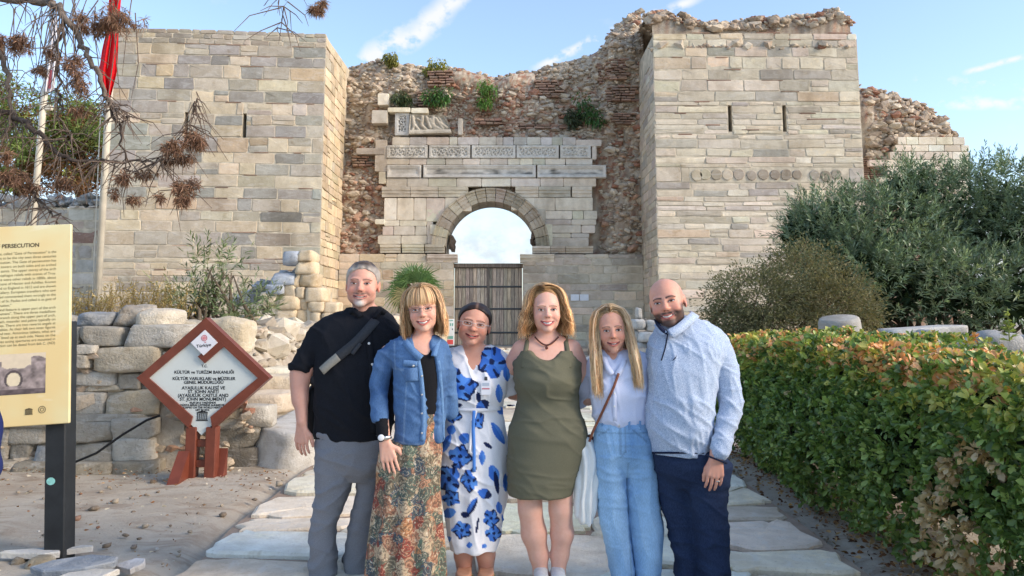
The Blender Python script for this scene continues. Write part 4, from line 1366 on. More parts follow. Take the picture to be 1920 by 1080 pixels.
def small_ruins():
 r = np.random.default_rng(57)
 # white stones piled at the right of the path near the gate
 w = empty('stone_pile', (3.2, 18, .2), 'low heap of whitish broken stones beside the path behind the two people at right', 'stones')
 for (a, b, c, d) in ((1185, 1212, 598, 618), (1212, 1238, 600, 622), (1180, 1200, 618, 640), (1200, 1232, 622, 642), (1190, 1216, 640, 662), (1216, 1250, 642, 664), (1170, 1192, 640, 668), (1192, 1240, 662, 690), (1150, 1192, 668, 700), (1196, 1206, 577, 598), (1130, 1170, 660, 700), (1100, 1135, 672, 705)):
  px_stone(w, a, b, c, d, 17 + r.uniform(-.2, .2), (212, 208, 200), r, .6, 6, .05, 4.0)
 # column drum, slab and rocks behind the hedge
 c = at(1575, 620, 9.6)
 th = np.linspace(0, 2 * math.pi, 20, endpoint=False)
 V = []
 for (rr, h) in ((.27, -.35), (.26, -.1), (.245, .12), (.23, .155), (.21, .165)):
  V.append(np.stack([rr * np.cos(th), rr * np.sin(th), np.full(20, h)], -1))
 V = np.concatenate(V)
 Fc = [[k * 20 + j, k * 20 + (j + 1) % 20, (k + 1) * 20 + (j + 1) % 20, (k + 1) * 20 + j] for k in range(4) for j in range(20)] + [list(range(80, 100))]
 o = mobj('column_drum', V, Fc, M_PAVE, None, True, None, c, (.15, -.12, 0), srgb(190, 188, 182))
 tag(o, 'grey marble column stump standing behind the hedge', 'column')
 V, Fc = rough_geo(1.05, .12, .5, r, 9, 9, .015)
 o = mobj('marble_slab', V, Fc, M_PAVE, None, True, None, at(1722, 622, 9.4), (0, -.06, .1), srgb(196, 194, 188))
 tag(o, 'long flat marble slab lying under the oleander behind the hedge', 'stone slab')
 g = empty('rock_row', tuple(at(1780, 640, 8.9)), 'row of rough pale grey rocks along the back of the hedge', 'rocks')
 x = 1650
 while x < 1990:
  ww = r.uniform(30, 75)
  px_stone(g, x, x + ww, r.uniform(622, 634), 668, 8.9 + r.uniform(-.1, .1), (178, 178, 176), r, .4, 7, .06, 3.5, 'rock')
  x += ww * .95
 # foot of the notice board: two short stumps and thin marble offcuts
 for k, (a, b, c, d, Y, col, lab, cat) in enumerate((
   (10, 40, 1045, 1120, 4.58, (128, 120, 106), 'squat grey stump under the notice board, the one nearer the left edge', 'stump'),
   (37, 92, 1047, 1125, 4.5, (150, 142, 124), 'squat grey stump under the notice board, the one beside the black post', 'stump'))):
  tag(px_stone(None, a, b, c, d, Y, col, r, .16, 9, .01, 3.5, 'stump', M_STONE), lab, cat, 'stumps under the notice board')
 def offcut(px, py, Y, w, d, th, rot, col, lab, z=None):
  n = 9
  a = np.sort(r.uniform(0, 2 * math.pi, n))
  q = np.stack([np.cos(a) * w / 2, np.sin(a) * d / 2], -1) * (1 + r.normal(0, .08, (n, 1)))
  V = np.concatenate([np.c_[q, np.zeros(n)], np.c_[q * 1.01, np.full(n, th * .8)], np.c_[q * .96, np.full(n, th)], [[0, 0, th]]])
  Fc = [[k * n + j, k * n + (j + 1) % n, (k + 1) * n + (j + 1) % n, (k + 1) * n + j] for k in range(2) for j in range(n)] + [[2 * n + j, 2 * n + (j + 1) % n, 3 * n] for j in range(n)]
  o = mobj('marble_offcut', V, Fc, M_PAVE, None, False, None, at(px, py, Y), rot, srgb(*col))
  tag(o, lab, 'stone slab', 'marble offcuts at the foot of the notice board')
 offcut(62, 1043, 4.66, .34, .14, .035, (0, 0, .05), (214, 212, 206), 'white marble offcut lying across the stumps behind the black post')
 offcut(140, 1037, 4.72, .20, .10, .03, (0, -.05, .12), (216, 214, 208), 'white marble sliver just right of the black post')
 offcut(150, 1066, 4.34, .48, .20, .035, (.1, -.07, .05), (150, 160, 172), 'blue grey marble offcut in front of the black post')
 offcut(160, 1090, 4.2, .34, .16, .03, (.12, -.08, .1), (214, 212, 206), 'white marble offcut under the blue grey one')
 offcut(240, 1068, 4.40, .17, .13, .03, (.15, -.15, .5), (206, 208, 212), 'small kite shaped white marble offcut, rightmost of the pile')
small_ruins()
# ------------------------------------------------------------------ vegetation
M_LEAF = leaf_mat('waxy_leaf', .38, .22, .45)
M_DRYLEAF = leaf_mat('dry_leaf', .8, .25, .15)
M_BARK = stone_mat('bark', 5, .1, .5, .95, 'col', .9, .02)
def unit(v):
 return v / (np.linalg.norm(v, axis=-1, keepdims=True) + 1e-9)
def leaves(B, D, L, W, C, r, droop=.15, fold=.25, shape='obovate'):
 """leaf blades as six-vertex folded diamonds: base points, directions, lengths, widths, colours"""
 n = len(B)
 D = unit(D)
 rv = r.normal(0, 1, (n, 3))
 S = unit(np.cross(D, rv))
 N = np.cross(S, D)
 flip = np.where(N[:, 2:3] < 0, -1, 1)
 N, S = N * flip, S * flip
 L, W = L[:, None], W[:, None]
 P = lambda t, s, dr: B + D * L * t + S * W * s + N * (W * fold * abs(s) * 2 - L * droop * dr)
 V = np.stack([B, P(.4, .36, .15), P(.75, .5, .5), P(1, .1, 1), P(.75, -.5, .5), P(.4, -.36, .15), P(.6, 0, .35)], 1)
 Fc = np.array([[j, (j + 1) % 6, 6] for j in range(6)])
 FF = (Fc[None] + (np.arange(n) * 7)[:, None, None]).reshape(-1, 3)
 return V.reshape(-1, 3), FF, np.repeat(C, 7, 0)
def blades(B, D, L, W, C, r, droop=.2):
 """narrow blades, two triangles each"""
 n = len(B)
 D = unit(D)
 S = unit(np.cross(D, r.normal(0, 1, (n, 3))))
 L, W = L[:, None], W[:, None]
 mid = B + D * L * .5
 tip = B + D * L + np.array([0, 0, -1.0]) * L * droop
 V = np.stack([B, mid + S * W / 2, tip, mid - S * W / 2], 1)
 FF = (np.array([[0, 1, 2, 3]])[None] + (np.arange(n) * 4)[:, None, None]).reshape(-1, 4)
 return V.reshape(-1, 3), FF, np.repeat(C, 4, 0)
def colmix(r, n, cols, p=None, var=.15):
 c = np.array([srgb(*k) for k in cols])
 k = r.choice(len(c), n, p=None if p is None else np.array(p) / np.sum(p))
 return c[k] * (1 + r.normal(0, var, (n, 1))).clip(.5, 1.6)
def hedge():
 r = np.random.default_rng(61)
 h = empty('hedge', (2.9, 5, 0), 'clipped evergreen hedge with orange new shoots along the right of the path', 'hedge')
 x0, x1, y0, y1 = 2.18, 3.55, 1.2, 8.3
 nC = 9000
 # cluster centres on the left face, the top and the far end
 f = r.random(nC)
 u = r.random(nC)
 y = y0 + (y1 - y0) * (u ** .85)
 face, top = f < .62, f >= .62
 ztop = 1.22 + .05 * fbm(np.stack([y * 1.3, y * 0, y * 0], -1), 2)
 z = np.where(face, .06 + (ztop - .06) * r.random(nC) ** .8, ztop)
 x = np.where(face, x0, x0 + (x1 - x0) * r.random(nC))
 P = np.stack([x, y, z], -1)
 bulge = .13 * fbm(P * np.array([1.5, 1.5, 1.8]), 3, 2)
 P[:, 0] += np.where(face, bulge + .10 * (1 - np.clip(z / .5, 0, 1)) + np.clip((z - 1.05) / .2, 0, 1) * .10, 0)
 P[:, 2] += np.where(top, bulge * .6 - .08 * np.clip((x0 + .12 - x) / .12, 0, 1), 0)
 nrm = np.where(face[:, None], np.array([-1.0, -.25, .25]), np.array([-.05, -.15, 1.0]))
 # inner layer for depth
 inn = r.random(nC) < .35
 P[inn] -= nrm[inn] * r.uniform(.05, .22, (inn.sum(), 1))
 # bare gaps low down
 gapn = fbm(P * np.array([0, 1.6, 2.2]) + 9, 2, 6)
 keep = ~(face & (z < .34) & (gapn > .42 + z * .9))
 P, nrm, z, y, top, face = P[keep], nrm[keep], z[keep], y[keep], top[keep], face[keep]
 n = len(P)
 k = 7
 axis = unit(nrm + r.normal(0, .45, (n, 3)))
 B = np.repeat(P, k, 0) + r.normal(0, .008, (n * k, 3))
 Ax = np.repeat(axis, k, 0)
 D = unit(Ax * r.uniform(.15, .9, (n * k, 1)) + unit(np.cross(Ax, r.normal(0, 1, (n * k, 3)))) * .85)
 L = r.uniform(.030, .066, n * k)
 patch = fbm(P * 1.1, 2, 3)
 newg = (z > 1.06) & (r.random(n) < .42 + .3 * patch)
 mid = (z > .95) & ~newg & (r.random(n) < .45)
 deadp = (np.hypot((y - 4.1) / .26, (z - .24) / .34) < 1) & face & (r.random(n) < .75)
 deadp |= (np.hypot((y - 3.95) / .10, (z - .66) / .07) < 1) & face
 deadp |= (np.hypot((y - 3.7) / .2, (z - .80) / .06) < 1) & face & (r.random(n) < .5)
 stray = r.random(n) < .012
 Cg = colmix(r, n, [(104, 128, 64), (118, 144, 72), (86, 112, 60), (148, 168, 92)], [4, 3, 3, 2])
 Cm = colmix(r, n, [(160, 172, 84), (142, 160, 78), (186, 184, 100)])
 Cn = colmix(r, n, [(222, 158, 104), (206, 174, 106), (230, 178, 128), (182, 178, 90)], [3, 2, 2, 2])
 Cd = colmix(r, n, [(192, 166, 124), (168, 140, 100), (206, 186, 148)])
 C = np.where(newg[:, None], Cn, np.where(mid[:, None], Cm, Cg))
 C = np.where((deadp | stray)[:, None], Cd, C)
 LW = np.where(np.repeat(deadp, k), .62, .50)
 V, Fc, Cv = leaves(B, D, L, L * LW, np.repeat(C, k, 0) * (1 + r.normal(0, .12, (n * k, 1))).clip(.6, 1.5), r)
 o = mobj('foliage', V, Fc, M_LEAF, h, False, Cv)
 o['kind'] = 'stuff'
 # shaded inner body
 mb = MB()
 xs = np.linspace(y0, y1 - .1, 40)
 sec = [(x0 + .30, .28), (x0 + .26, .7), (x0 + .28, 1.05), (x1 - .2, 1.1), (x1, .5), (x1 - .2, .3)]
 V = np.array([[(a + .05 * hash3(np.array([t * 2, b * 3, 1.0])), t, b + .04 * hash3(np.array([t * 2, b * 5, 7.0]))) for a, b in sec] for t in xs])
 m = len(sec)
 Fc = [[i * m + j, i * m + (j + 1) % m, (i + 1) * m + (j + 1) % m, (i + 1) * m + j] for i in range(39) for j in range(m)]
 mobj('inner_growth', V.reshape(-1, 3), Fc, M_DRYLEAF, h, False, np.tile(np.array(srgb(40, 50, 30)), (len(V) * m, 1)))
 # stems
 for yy in np.arange(1.6, 8.2, .33):
  b = np.array([x0 + r.uniform(.25, .5), yy + r.normal(0, .08), 0.0])
  pts = [b + np.array([0, 0, -.03]), b + np.array([r.normal(0, .03), r.normal(0, .03), .18]), b + np.array([r.normal(0, .08), r.normal(0, .1), .5])]
  MB().tube(pts, [.022, .017, .012], 6, srgb(120, 100, 80)).build('stem', M_BARK, h, True)
 # leaf litter at the foot
 n = 2600
 B = np.stack([r.normal(2.38, .2, n).clip(1.98, 3.2), r.uniform(1.5, 8.5, n), np.zeros(n)], -1)
 B[:, 2] = gz(B[:, 1]) + r.uniform(.0, .02, n)
 D = np.stack([r.normal(0, 1, n), r.normal(0, 1, n), r.normal(0, .25, n)], -1)
 L = r.uniform(.02, .05, n)
 V, Fc, Cv = leaves(B, D, L, L * .5, colmix(r, n, [(120, 84, 58), (150, 116, 82), (92, 64, 46), (176, 146, 108)]), r, 0)
 tag(mobj('leaf_litter', V, Fc, M_DRYLEAF, None, False, Cv), 'brown fallen leaves lying along the foot of the hedge', 'leaves', kind='stuff')
 n = 900
 B = np.stack([r.uniform(-6, -1.95, n), r.uniform(3.2, 7.1, n), np.zeros(n)], -1)
 B[:, 1] = np.where(r.random(n) < .5, 7.0 - np.abs(r.normal(0, .35, n)), B[:, 1])
 B[:, 2] = gz(B[:, 1]) + .035 + .05 * np.clip((-B[:, 0] - 1.9) / 3, 0, 1)
 D = np.stack([r.normal(0, 1, n), r.normal(0, 1, n), r.normal(0, .2, n)], -1)
 L = r.uniform(.012, .04, n)
 V, Fc, Cv = leaves(B, D, L, L * .4, colmix(r, n, [(132, 96, 70), (160, 128, 96), (110, 82, 62), (206, 196, 178)]), r, 0)
 tag(mobj('leaf_scraps', V, Fc, M_DRYLEAF, None, False, Cv), 'dry leaf scraps scattered over the bare earth round the diamond sign', 'leaves', kind='stuff')
hedge()
def oleander(name, lab, base, blobs, nshoot, r, leafL=(.09, .16), cols=None, shoots_up=.5, group=None, nl=22):
 t = empty(name, base, lab, 'shrub', group)
 base = np.array(base)
 w = np.array([b[3] * b[4] * b[5] for b in blobs]) ** .67
 k = r.choice(len(blobs), nshoot, p=w / w.sum())
 bl = np.array([b for b in blobs])[k]
 d = unit(r.normal(0, 1, (nshoot, 3)) * np.array([1, 1, .9]) + np.array([0, -.35, .25]))
 rad = r.uniform(.72, 1.0, (nshoot, 1)) ** .6
 P = bl[:, :3] + d * bl[:, 3:] * rad
 ok = P[:, 2] > base[2] + .05
 P, d = P[ok], d[ok]
 n = len(P)
 ax = unit(d * .6 + np.array([0, 0, 1.0]) * shoots_up + r.normal(0, .25, (n, 3)))
 SL = r.uniform(.22, .5, n)
 j = np.tile(np.arange(nl), n)
 A = np.repeat(ax, nl, 0)
 f = (j + r.random(len(j))) / nl
 B = np.repeat(P, nl, 0) + A * (f * np.repeat(SL, nl))[:, None]
 side = unit(np.cross(A, r.normal(0, 1, A.shape)))
 D = unit(side * (1.0 - .55 * f)[:, None] + A * (.45 + .8 * f)[:, None])
 L = r.uniform(*leafL, len(j)) * (1 - .25 * f)
 cols = cols or [(108, 126, 98), (124, 142, 112), (94, 112, 88), (142, 158, 126), (154, 166, 128)]
 C = np.repeat(colmix(r, n, cols, [4, 3, 3, 1.5, .6][:len(cols)]), nl, 0) * (1 + r.normal(0, .12, (len(j), 1))).clip(.6, 1.5)
 V, Fc, Cv = blades(B, D, L, L * .17, C, r, .12)
 o = mobj('foliage', V, Fc, M_LEAF, t, False, Cv)
 o['kind'] = 'stuff'
 mb = MB()
 for b in blobs:
  for q in range(5):
   e = np.array(b[:3]) + unit(r.normal(0, 1, 3)) * np.array(b[3:]) * .6
   s = base + np.array([r.normal(0, .25) + (b[0] - base[0]) * .4, r.normal(0, .2), 0])
   m = (s + e) / 2 + r.normal(0, .12, 3)
   MB().tube([s, m, e], [.035, .022, .008], 5, srgb(112, 100, 84)).build('branch', M_BARK, t, True)
 return t
def shrubs():
 r = np.random.default_rng(62)
 Y = 14.0
 S = lambda px, py, dy, rx, ry, rz: (*(at(px, py, Y + dy)), rx / F * Y, ry, rz / F * Y)
 blobs = [S(1640, 470, 0, 150, 1.2, 105), S(1760, 420, .6, 130, 1.2, 100), S(1870, 410, .3, 130, 1.3, 105), S(1960, 480, -.2, 150, 1.4, 130), S(1560, 420, .3, 60, .8, 60), S(1690, 540, -.8, 170, 1.0, 80), S(1860, 560, -.9, 150, 1.0, 70), S(1700, 360, .5, 60, .7, 45), S(2080, 440, .2, 140, 1.4, 150), S(1540, 470, -.1, 60, .8, 70), S(1600, 520, -.6, 70, .8, 70), S(1500, 440, .3, 30, .5, 40)]
 t = oleander('oleander_bush', 'large dense dark green oleander bush in front of the right tower', tuple(at(1760, 640, Y)), blobs, 3600, r)
 # shoots sticking up along the top
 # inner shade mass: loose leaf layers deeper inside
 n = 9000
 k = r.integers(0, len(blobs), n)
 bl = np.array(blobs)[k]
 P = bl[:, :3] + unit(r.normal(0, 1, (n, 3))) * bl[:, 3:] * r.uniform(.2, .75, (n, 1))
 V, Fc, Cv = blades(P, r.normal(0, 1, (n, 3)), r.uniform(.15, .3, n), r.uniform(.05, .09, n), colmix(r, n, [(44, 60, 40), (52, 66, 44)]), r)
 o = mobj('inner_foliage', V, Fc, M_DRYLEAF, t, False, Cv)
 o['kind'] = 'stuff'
 # dry olive-brown bush
 Y = 11.8
 S = lambda px, py, dy, rx, ry, rz: (*(at(px, py, Y + dy)), rx / F * Y, ry, rz / F * Y)
 blobs = [S(1420, 560, 0, 100, .8, 70), S(1500, 520, .2, 80, .8, 75), S(1560, 570, 0, 90, .8, 70), S(1370, 600, .1, 60, .6, 40), S(1480, 610, -.3, 130, .6, 35), S(1610, 590, .1, 40, .5, 50)]
 t = empty('dry_bush', tuple(at(1480, 650, Y)), 'dry brown olive coloured bush at the foot of the right tower', 'shrub')
 n = 34000
 w = np.array([b[3] * b[5] for b in blobs])
 k = r.choice(len(blobs), n, p=w / w.sum())
 bl = np.array(blobs)[k]
 d = unit(r.normal(0, 1, (n, 3)))
 P = bl[:, :3] + d * bl[:, 3:] * r.uniform(.25, 1.0, (n, 1)) ** .6 * (1 + .25 * fbm(d * 3 + k[:, None] * 5, 2))[:, None]
 L = r.uniform(.035, .075, n)
 left = np.clip((at(1560, 560, Y)[0] - P[:, 0]) / .8, .2, 1.6)[:, None]
 C = colmix(r, n, [(128, 122, 92), (114, 112, 84), (142, 130, 98), (102, 104, 78)]) * (1 - left * .35) + np.array(srgb(104, 110, 84)) * left * .35
 V, Fc, Cv = blades(P, d + r.normal(0, .6, (n, 3)) + np.array([0, 0, .4]), L, L * .32, C, r)
 o = mobj('foliage', V, Fc, M_DRYLEAF, t, False, Cv)
 o['kind'] = 'stuff'
 base = at(1480, 650, Y)
 for q in range(40):
  b = blobs[r.integers(0, len(blobs))]
  e = np.array(b[:3]) + unit(r.normal(0, 1, 3)) * np.array(b[3:]) * r.uniform(.5, 1.05)
  s = base + np.array([r.normal(0, .6), r.normal(0, .2), 0])
  MB().tube([s, (s + e) / 2 + r.normal(0, .1, 3), e], [.022, .014, .004], 5, srgb(104, 88, 68)).build('branch', M_BARK, t, True)
 # young oleander by the diamond sign
 Y = 10.5
 S = lambda px, py, dy, rx, ry, rz: (*(at(px, py, Y + dy)), rx / F * Y, ry, rz / F * Y)
 oleander('young_oleander', 'sparse young oleander growing behind the diamond sign', tuple(at(420, 628, Y)), [S(400, 590, 0, 60, .3, 26), S(460, 585, 0, 50, .3, 28), S(400, 500, 0, 34, .2, 22), S(385, 540, 0, 16, .2, 30), S(434, 510, 0, 10, .1, 30), S(350, 570, 0, 30, .2, 18)], 150, r, (.09, .17), [(112, 124, 84), (126, 136, 98), (92, 108, 72), (140, 140, 104)], .8, None, 12)
 # dry broom at the foot of the left tower
 Y = 9.8
 b0 = at(270, 600, Y)
 t = empty('dry_shrub', tuple(b0), 'thin dry yellowish shrub in front of the left tower beside the flagpole', 'shrub')
 mb = MB()
 tips, dirs = [], []
 for q in range(230):
  s = b0 + np.array([r.uniform(-1.0, .45), r.uniform(-.2, .4), -.03])
  h = r.uniform(.3, .62) * (1 - .3 * abs(s[0] - b0[0]))
  e = s + np.array([r.normal(0, .14), r.normal(0, .1), h])
  m = (s + e) / 2 + r.normal(0, .02, 3)
  mb.tube([s, m, e], [.004, .003, .0015], 3, srgb(150, 128, 84))
  for a in range(9):
   f = r.uniform(.35, 1)
   tips.append(s + (e - s) * f)
   dirs.append(r.normal(0, 1, 3) + np.array([0, 0, .8]))
 o = mb.build('stems', M_DRYLEAF, t)
 o['kind'] = 'stuff'
 n = len(tips)
 V, Fc, Cv = blades(np.array(tips), np.array(dirs), r.uniform(.03, .07, n), r.uniform(.008, .016, n), colmix(r, n, [(176, 150, 96), (150, 132, 84), (132, 122, 72), (190, 168, 120)]), r)
 o = mobj('foliage', V, Fc, M_DRYLEAF, t, False, Cv)
 o['kind'] = 'stuff'
 # little weed behind the hedge
 b = at(1893, 640, 8.6)
 t = empty('weed', tuple(b), 'single upright pale green weed behind the hedge near the right edge', 'plant')
 n = 60
 f = r.random(n)
 B = b + np.array([0, 0, 1.0]) * (f * .36)[:, None]
 V, Fc, Cv = blades(B, np.stack([r.normal(0, 1, n), r.normal(0, 1, n), np.full(n, .5)], -1), (.09 * (1.1 - f)) + .03, np.full(n, .025), colmix(r, n, [(150, 160, 84), (130, 146, 76)]), r)
 mobj('leaf_blades', V, Fc, M_LEAF, t, False, Cv)
 MB().tube([b, b + np.array([0, 0, .38])], [.008, .003], 5, srgb(130, 140, 80)).build('stem', M_BARK, t)
 # plants rooted in the ruined wall
 for (px, py, rx, rz, dy, lab, cols) in ((823, 178, 30, 18, 0, 'green caper bush hanging on the ruined wall above the carved relief slab', [(70, 104, 52), (86, 120, 60), (58, 88, 46)]), (909, 174, 15, 17, 0, 'small green tuft high on the ruined wall above the arch', [(86, 120, 56), (104, 134, 66)]), (1100, 213, 22, 22, -.15, 'green caper bush on the ruined wall beside the right tower', [(60, 92, 48), (76, 108, 56)]), (1074, 220, 14, 14, 0, 'dark clump left of the caper bush beside the right tower', [(74, 84, 60), (66, 74, 52)]), (752, 186, 17, 13, 0, 'dark green clump on the ruined wall over the carved post', [(80, 92, 60), (68, 80, 52)]), (815, 128, 26, 10, .5, 'yellow green moss tuft on the crest of the ruined wall', [(150, 146, 70), (130, 132, 62)]), (733, 112, 10, 8, .5, 'small yellowish tuft on the crest near the left tower', [(140, 136, 76), (120, 120, 66)])):
  c = at(px, py, YG + .25 + dy)
  t = empty('wall_plant', tuple(c), lab, 'plant', 'plants rooted in the ruined gate wall')
  n = 520
  d = unit(r.normal(0, 1, (n, 3)))
  sub = r.normal(0, .45, (7, 3)) * np.array([rx / F * 30, .2, rz / F * 30])
  P = c + sub[r.integers(0, 7, n)] + .7 * d * np.array([rx / F * 30, .3, rz / F * 30]) * r.uniform(.2, 1, (n, 1)) ** .5
  L = r.uniform(.07, .15, n)
  V, Fc, Cv = blades(P, d + np.array([0, -.5, -.4]), L * 1.25, L * .5, colmix(r, n, cols) * 1.25, r, .6)
  o = mobj('foliage', V, Fc, M_LEAF, t, False, Cv)
  o['kind'] = 'stuff'
  for q in range(4):
   e = c + np.array([r.normal(0, .25), -.2, r.normal(-.1, .2)])
   MB().tube([c + np.array([0, .4, -.1]), (c + e) / 2, e], [.02, .014, .006], 4, srgb(110, 92, 70)).build('stem', M_BARK, t)
shrubs()
def palm():
 r = np.random.default_rng(63)
 Y = 24.0
 b, c = at(752, 640, Y), at(777, 522, Y)
 b = np.array([b[0], Y, gz(Y) - .05])
 t = empty('fan_palm', tuple(b), 'small fan palm with ragged green leaves left of the wooden gate door', 'palm tree')
 pts = [b, b * .6 + c * .4 + np.array([-.05, 0, 0]), c - np.array([0, 0, .35])]
 V, Fc = tube(pts, [.2, .24, .17], 12)
 mobj('trunk', V, Fc, M_BARK, t, False, np.tile(srgb(150, 126, 96), (len(V), 1)))
 mb = MB()
 top = c - np.array([0, 0, .35])
 for k in range(70):          # old leaf bases
  f = r.uniform(.25, 1)
  p = b + (top - b) * f
  a = r.uniform(0, 2 * math.pi)
  d = np.array([math.cos(a), math.sin(a), .9])
  mb.tube([p + d * .15, p + d * .3 + np.array([0, 0, .1])], [.035, .015], 4, srgb(168, 146, 112) if r.random() < .6 else srgb(120, 98, 72))
 o = mb.build('leaf_bases', M_BARK, t)
 spec = [(777 + 52 * math.sin(a), 540 - 52 * math.cos(a) * r.uniform(.7, 1.1), r.uniform(-.6, .6), r.uniform(.5, .85), 1 if abs(a) > 1.9 else 0) for a in np.linspace(-2.3, 2.2, 15) + r.normal(0, .12, 15)]
 for k, (px, py, dy, sc, gr) in enumerate(spec + list(((812, 505, -.3, .85, 0), (752, 510, -.2, .75, 0), (775, 488, .1, .8, 0), (800, 535, -.4, .7, 0), (742, 545, 0, .6, 1), (738, 510, .2, .7, 0), (820, 525, .1, .7, 0), (778, 505, -.5, .75, 0), (760, 565, -.1, .5, 1), (795, 490, .2, .8, 0))[:3])):
  e = at(px, py, Y + dy)
  ctr = top + (e - top) * .35
  ax = unit(e - top)
  side = unit(np.cross(ax, np.array([0, 1.0, .3]) + r.normal(0, .3, 3)))
  nrm = np.cross(side, ax)
  mbf = MB()
  mbf.tube([top, ctr], [.02, .012], 5, srgb(120, 134, 78))
  nb = 26
  for q in range(nb):
   a = (q / (nb - 1) - .5) * math.pi * 1.25
   d = ax * math.cos(a) + side * math.sin(a)
   L = sc * (1.0 - .25 * abs(a) / 2) * r.uniform(.85, 1.1)
   w = .022
   s2 = np.cross(d, nrm)
   m = ctr + d * L * .55
   tip = ctr + d * L + np.array([0, 0, -L * r.uniform(.1, .5)])
   c2 = np.array(srgb(*((104, 134, 82) if not gr else (178, 166, 116)))) * r.uniform(.7, 1.25)
   mbf.add([ctr, m + s2 * w + nrm * .01, tip, m - s2 * w + nrm * .01], [[0, 1, 2, 3]], c2)
  mbf.build('frond', M_LEAF, t, recalc=False)
palm()
def background_trees():
 r = np.random.default_rng(64)
 for (px, py, Y, w, h, lab) in ((40, 270, 46, 150, 110, 'dense dark pine behind the flagpoles at the left edge'), (150, 275, 44, 90, 95, 'green pine between the two flagpoles beside the left tower'), (-70, 250, 40, 120, 150, 'tall pine half outside the left edge of the view')):
  c = at(px, py, Y)
  b = np.array([c[0], Y, -.5])
  t = empty('pine_tree', tuple(b), lab, 'tree', 'pines behind the left tower')
  V, Fc = tube([b, (b + c) / 2 + np.array([.3, 0, 0]), c + np.array([0, 0, h / F * Y * .5])], [.35, .26, .08], 8)
  mobj('trunk', V, Fc, M_BARK, t, True, np.tile(srgb(96, 76, 60), (len(V), 1)))
  ncl = 150
  d = unit(r.normal(0, 1, (ncl, 3)))
  CC = c + d * np.array([w / F * Y, w / F * Y * .8, h / F * Y]) * r.uniform(.35, 1.0, (ncl, 1)) ** .6
  for q in range(22):
   s = b + (c - b) * r.uniform(.7, 1.2)
   MB().tube([s, (s + CC[q]) / 2 + r.normal(0, .2, 3), CC[q]], [.09, .06, .02], 5, srgb(92, 74, 58)).build('limb', M_BARK, t)
  m = 110
  P = np.repeat(CC, m, 0) + r.normal(0, 1, (ncl * m, 3)) * np.array([.42, .42, .26])
  brown = (r.random(ncl) < np.clip(.22 + .5 * (d[:, 2] < -.2), 0, 1))
  C = np.where(brown[:, None], colmix(r, ncl, [(126, 92, 64), (110, 80, 56)]), colmix(r, ncl, [(112, 130, 72), (126, 142, 80), (96, 114, 66), (140, 148, 84)]))
  L = r.uniform(.18, .34, ncl * m)
  V, Fc, Cv = blades(P, r.normal(0, 1, (ncl * m, 3)) + np.array([0, 0, .5]), L, L * .28, np.repeat(C, m, 0) * (1 + r.normal(0, .2, (ncl * m, 1))).clip(.5, 1.6), r)
  o = mobj('crown', V, Fc, M_DRYLEAF, t, False, Cv)
  o['kind'] = 'stuff'
background_trees()
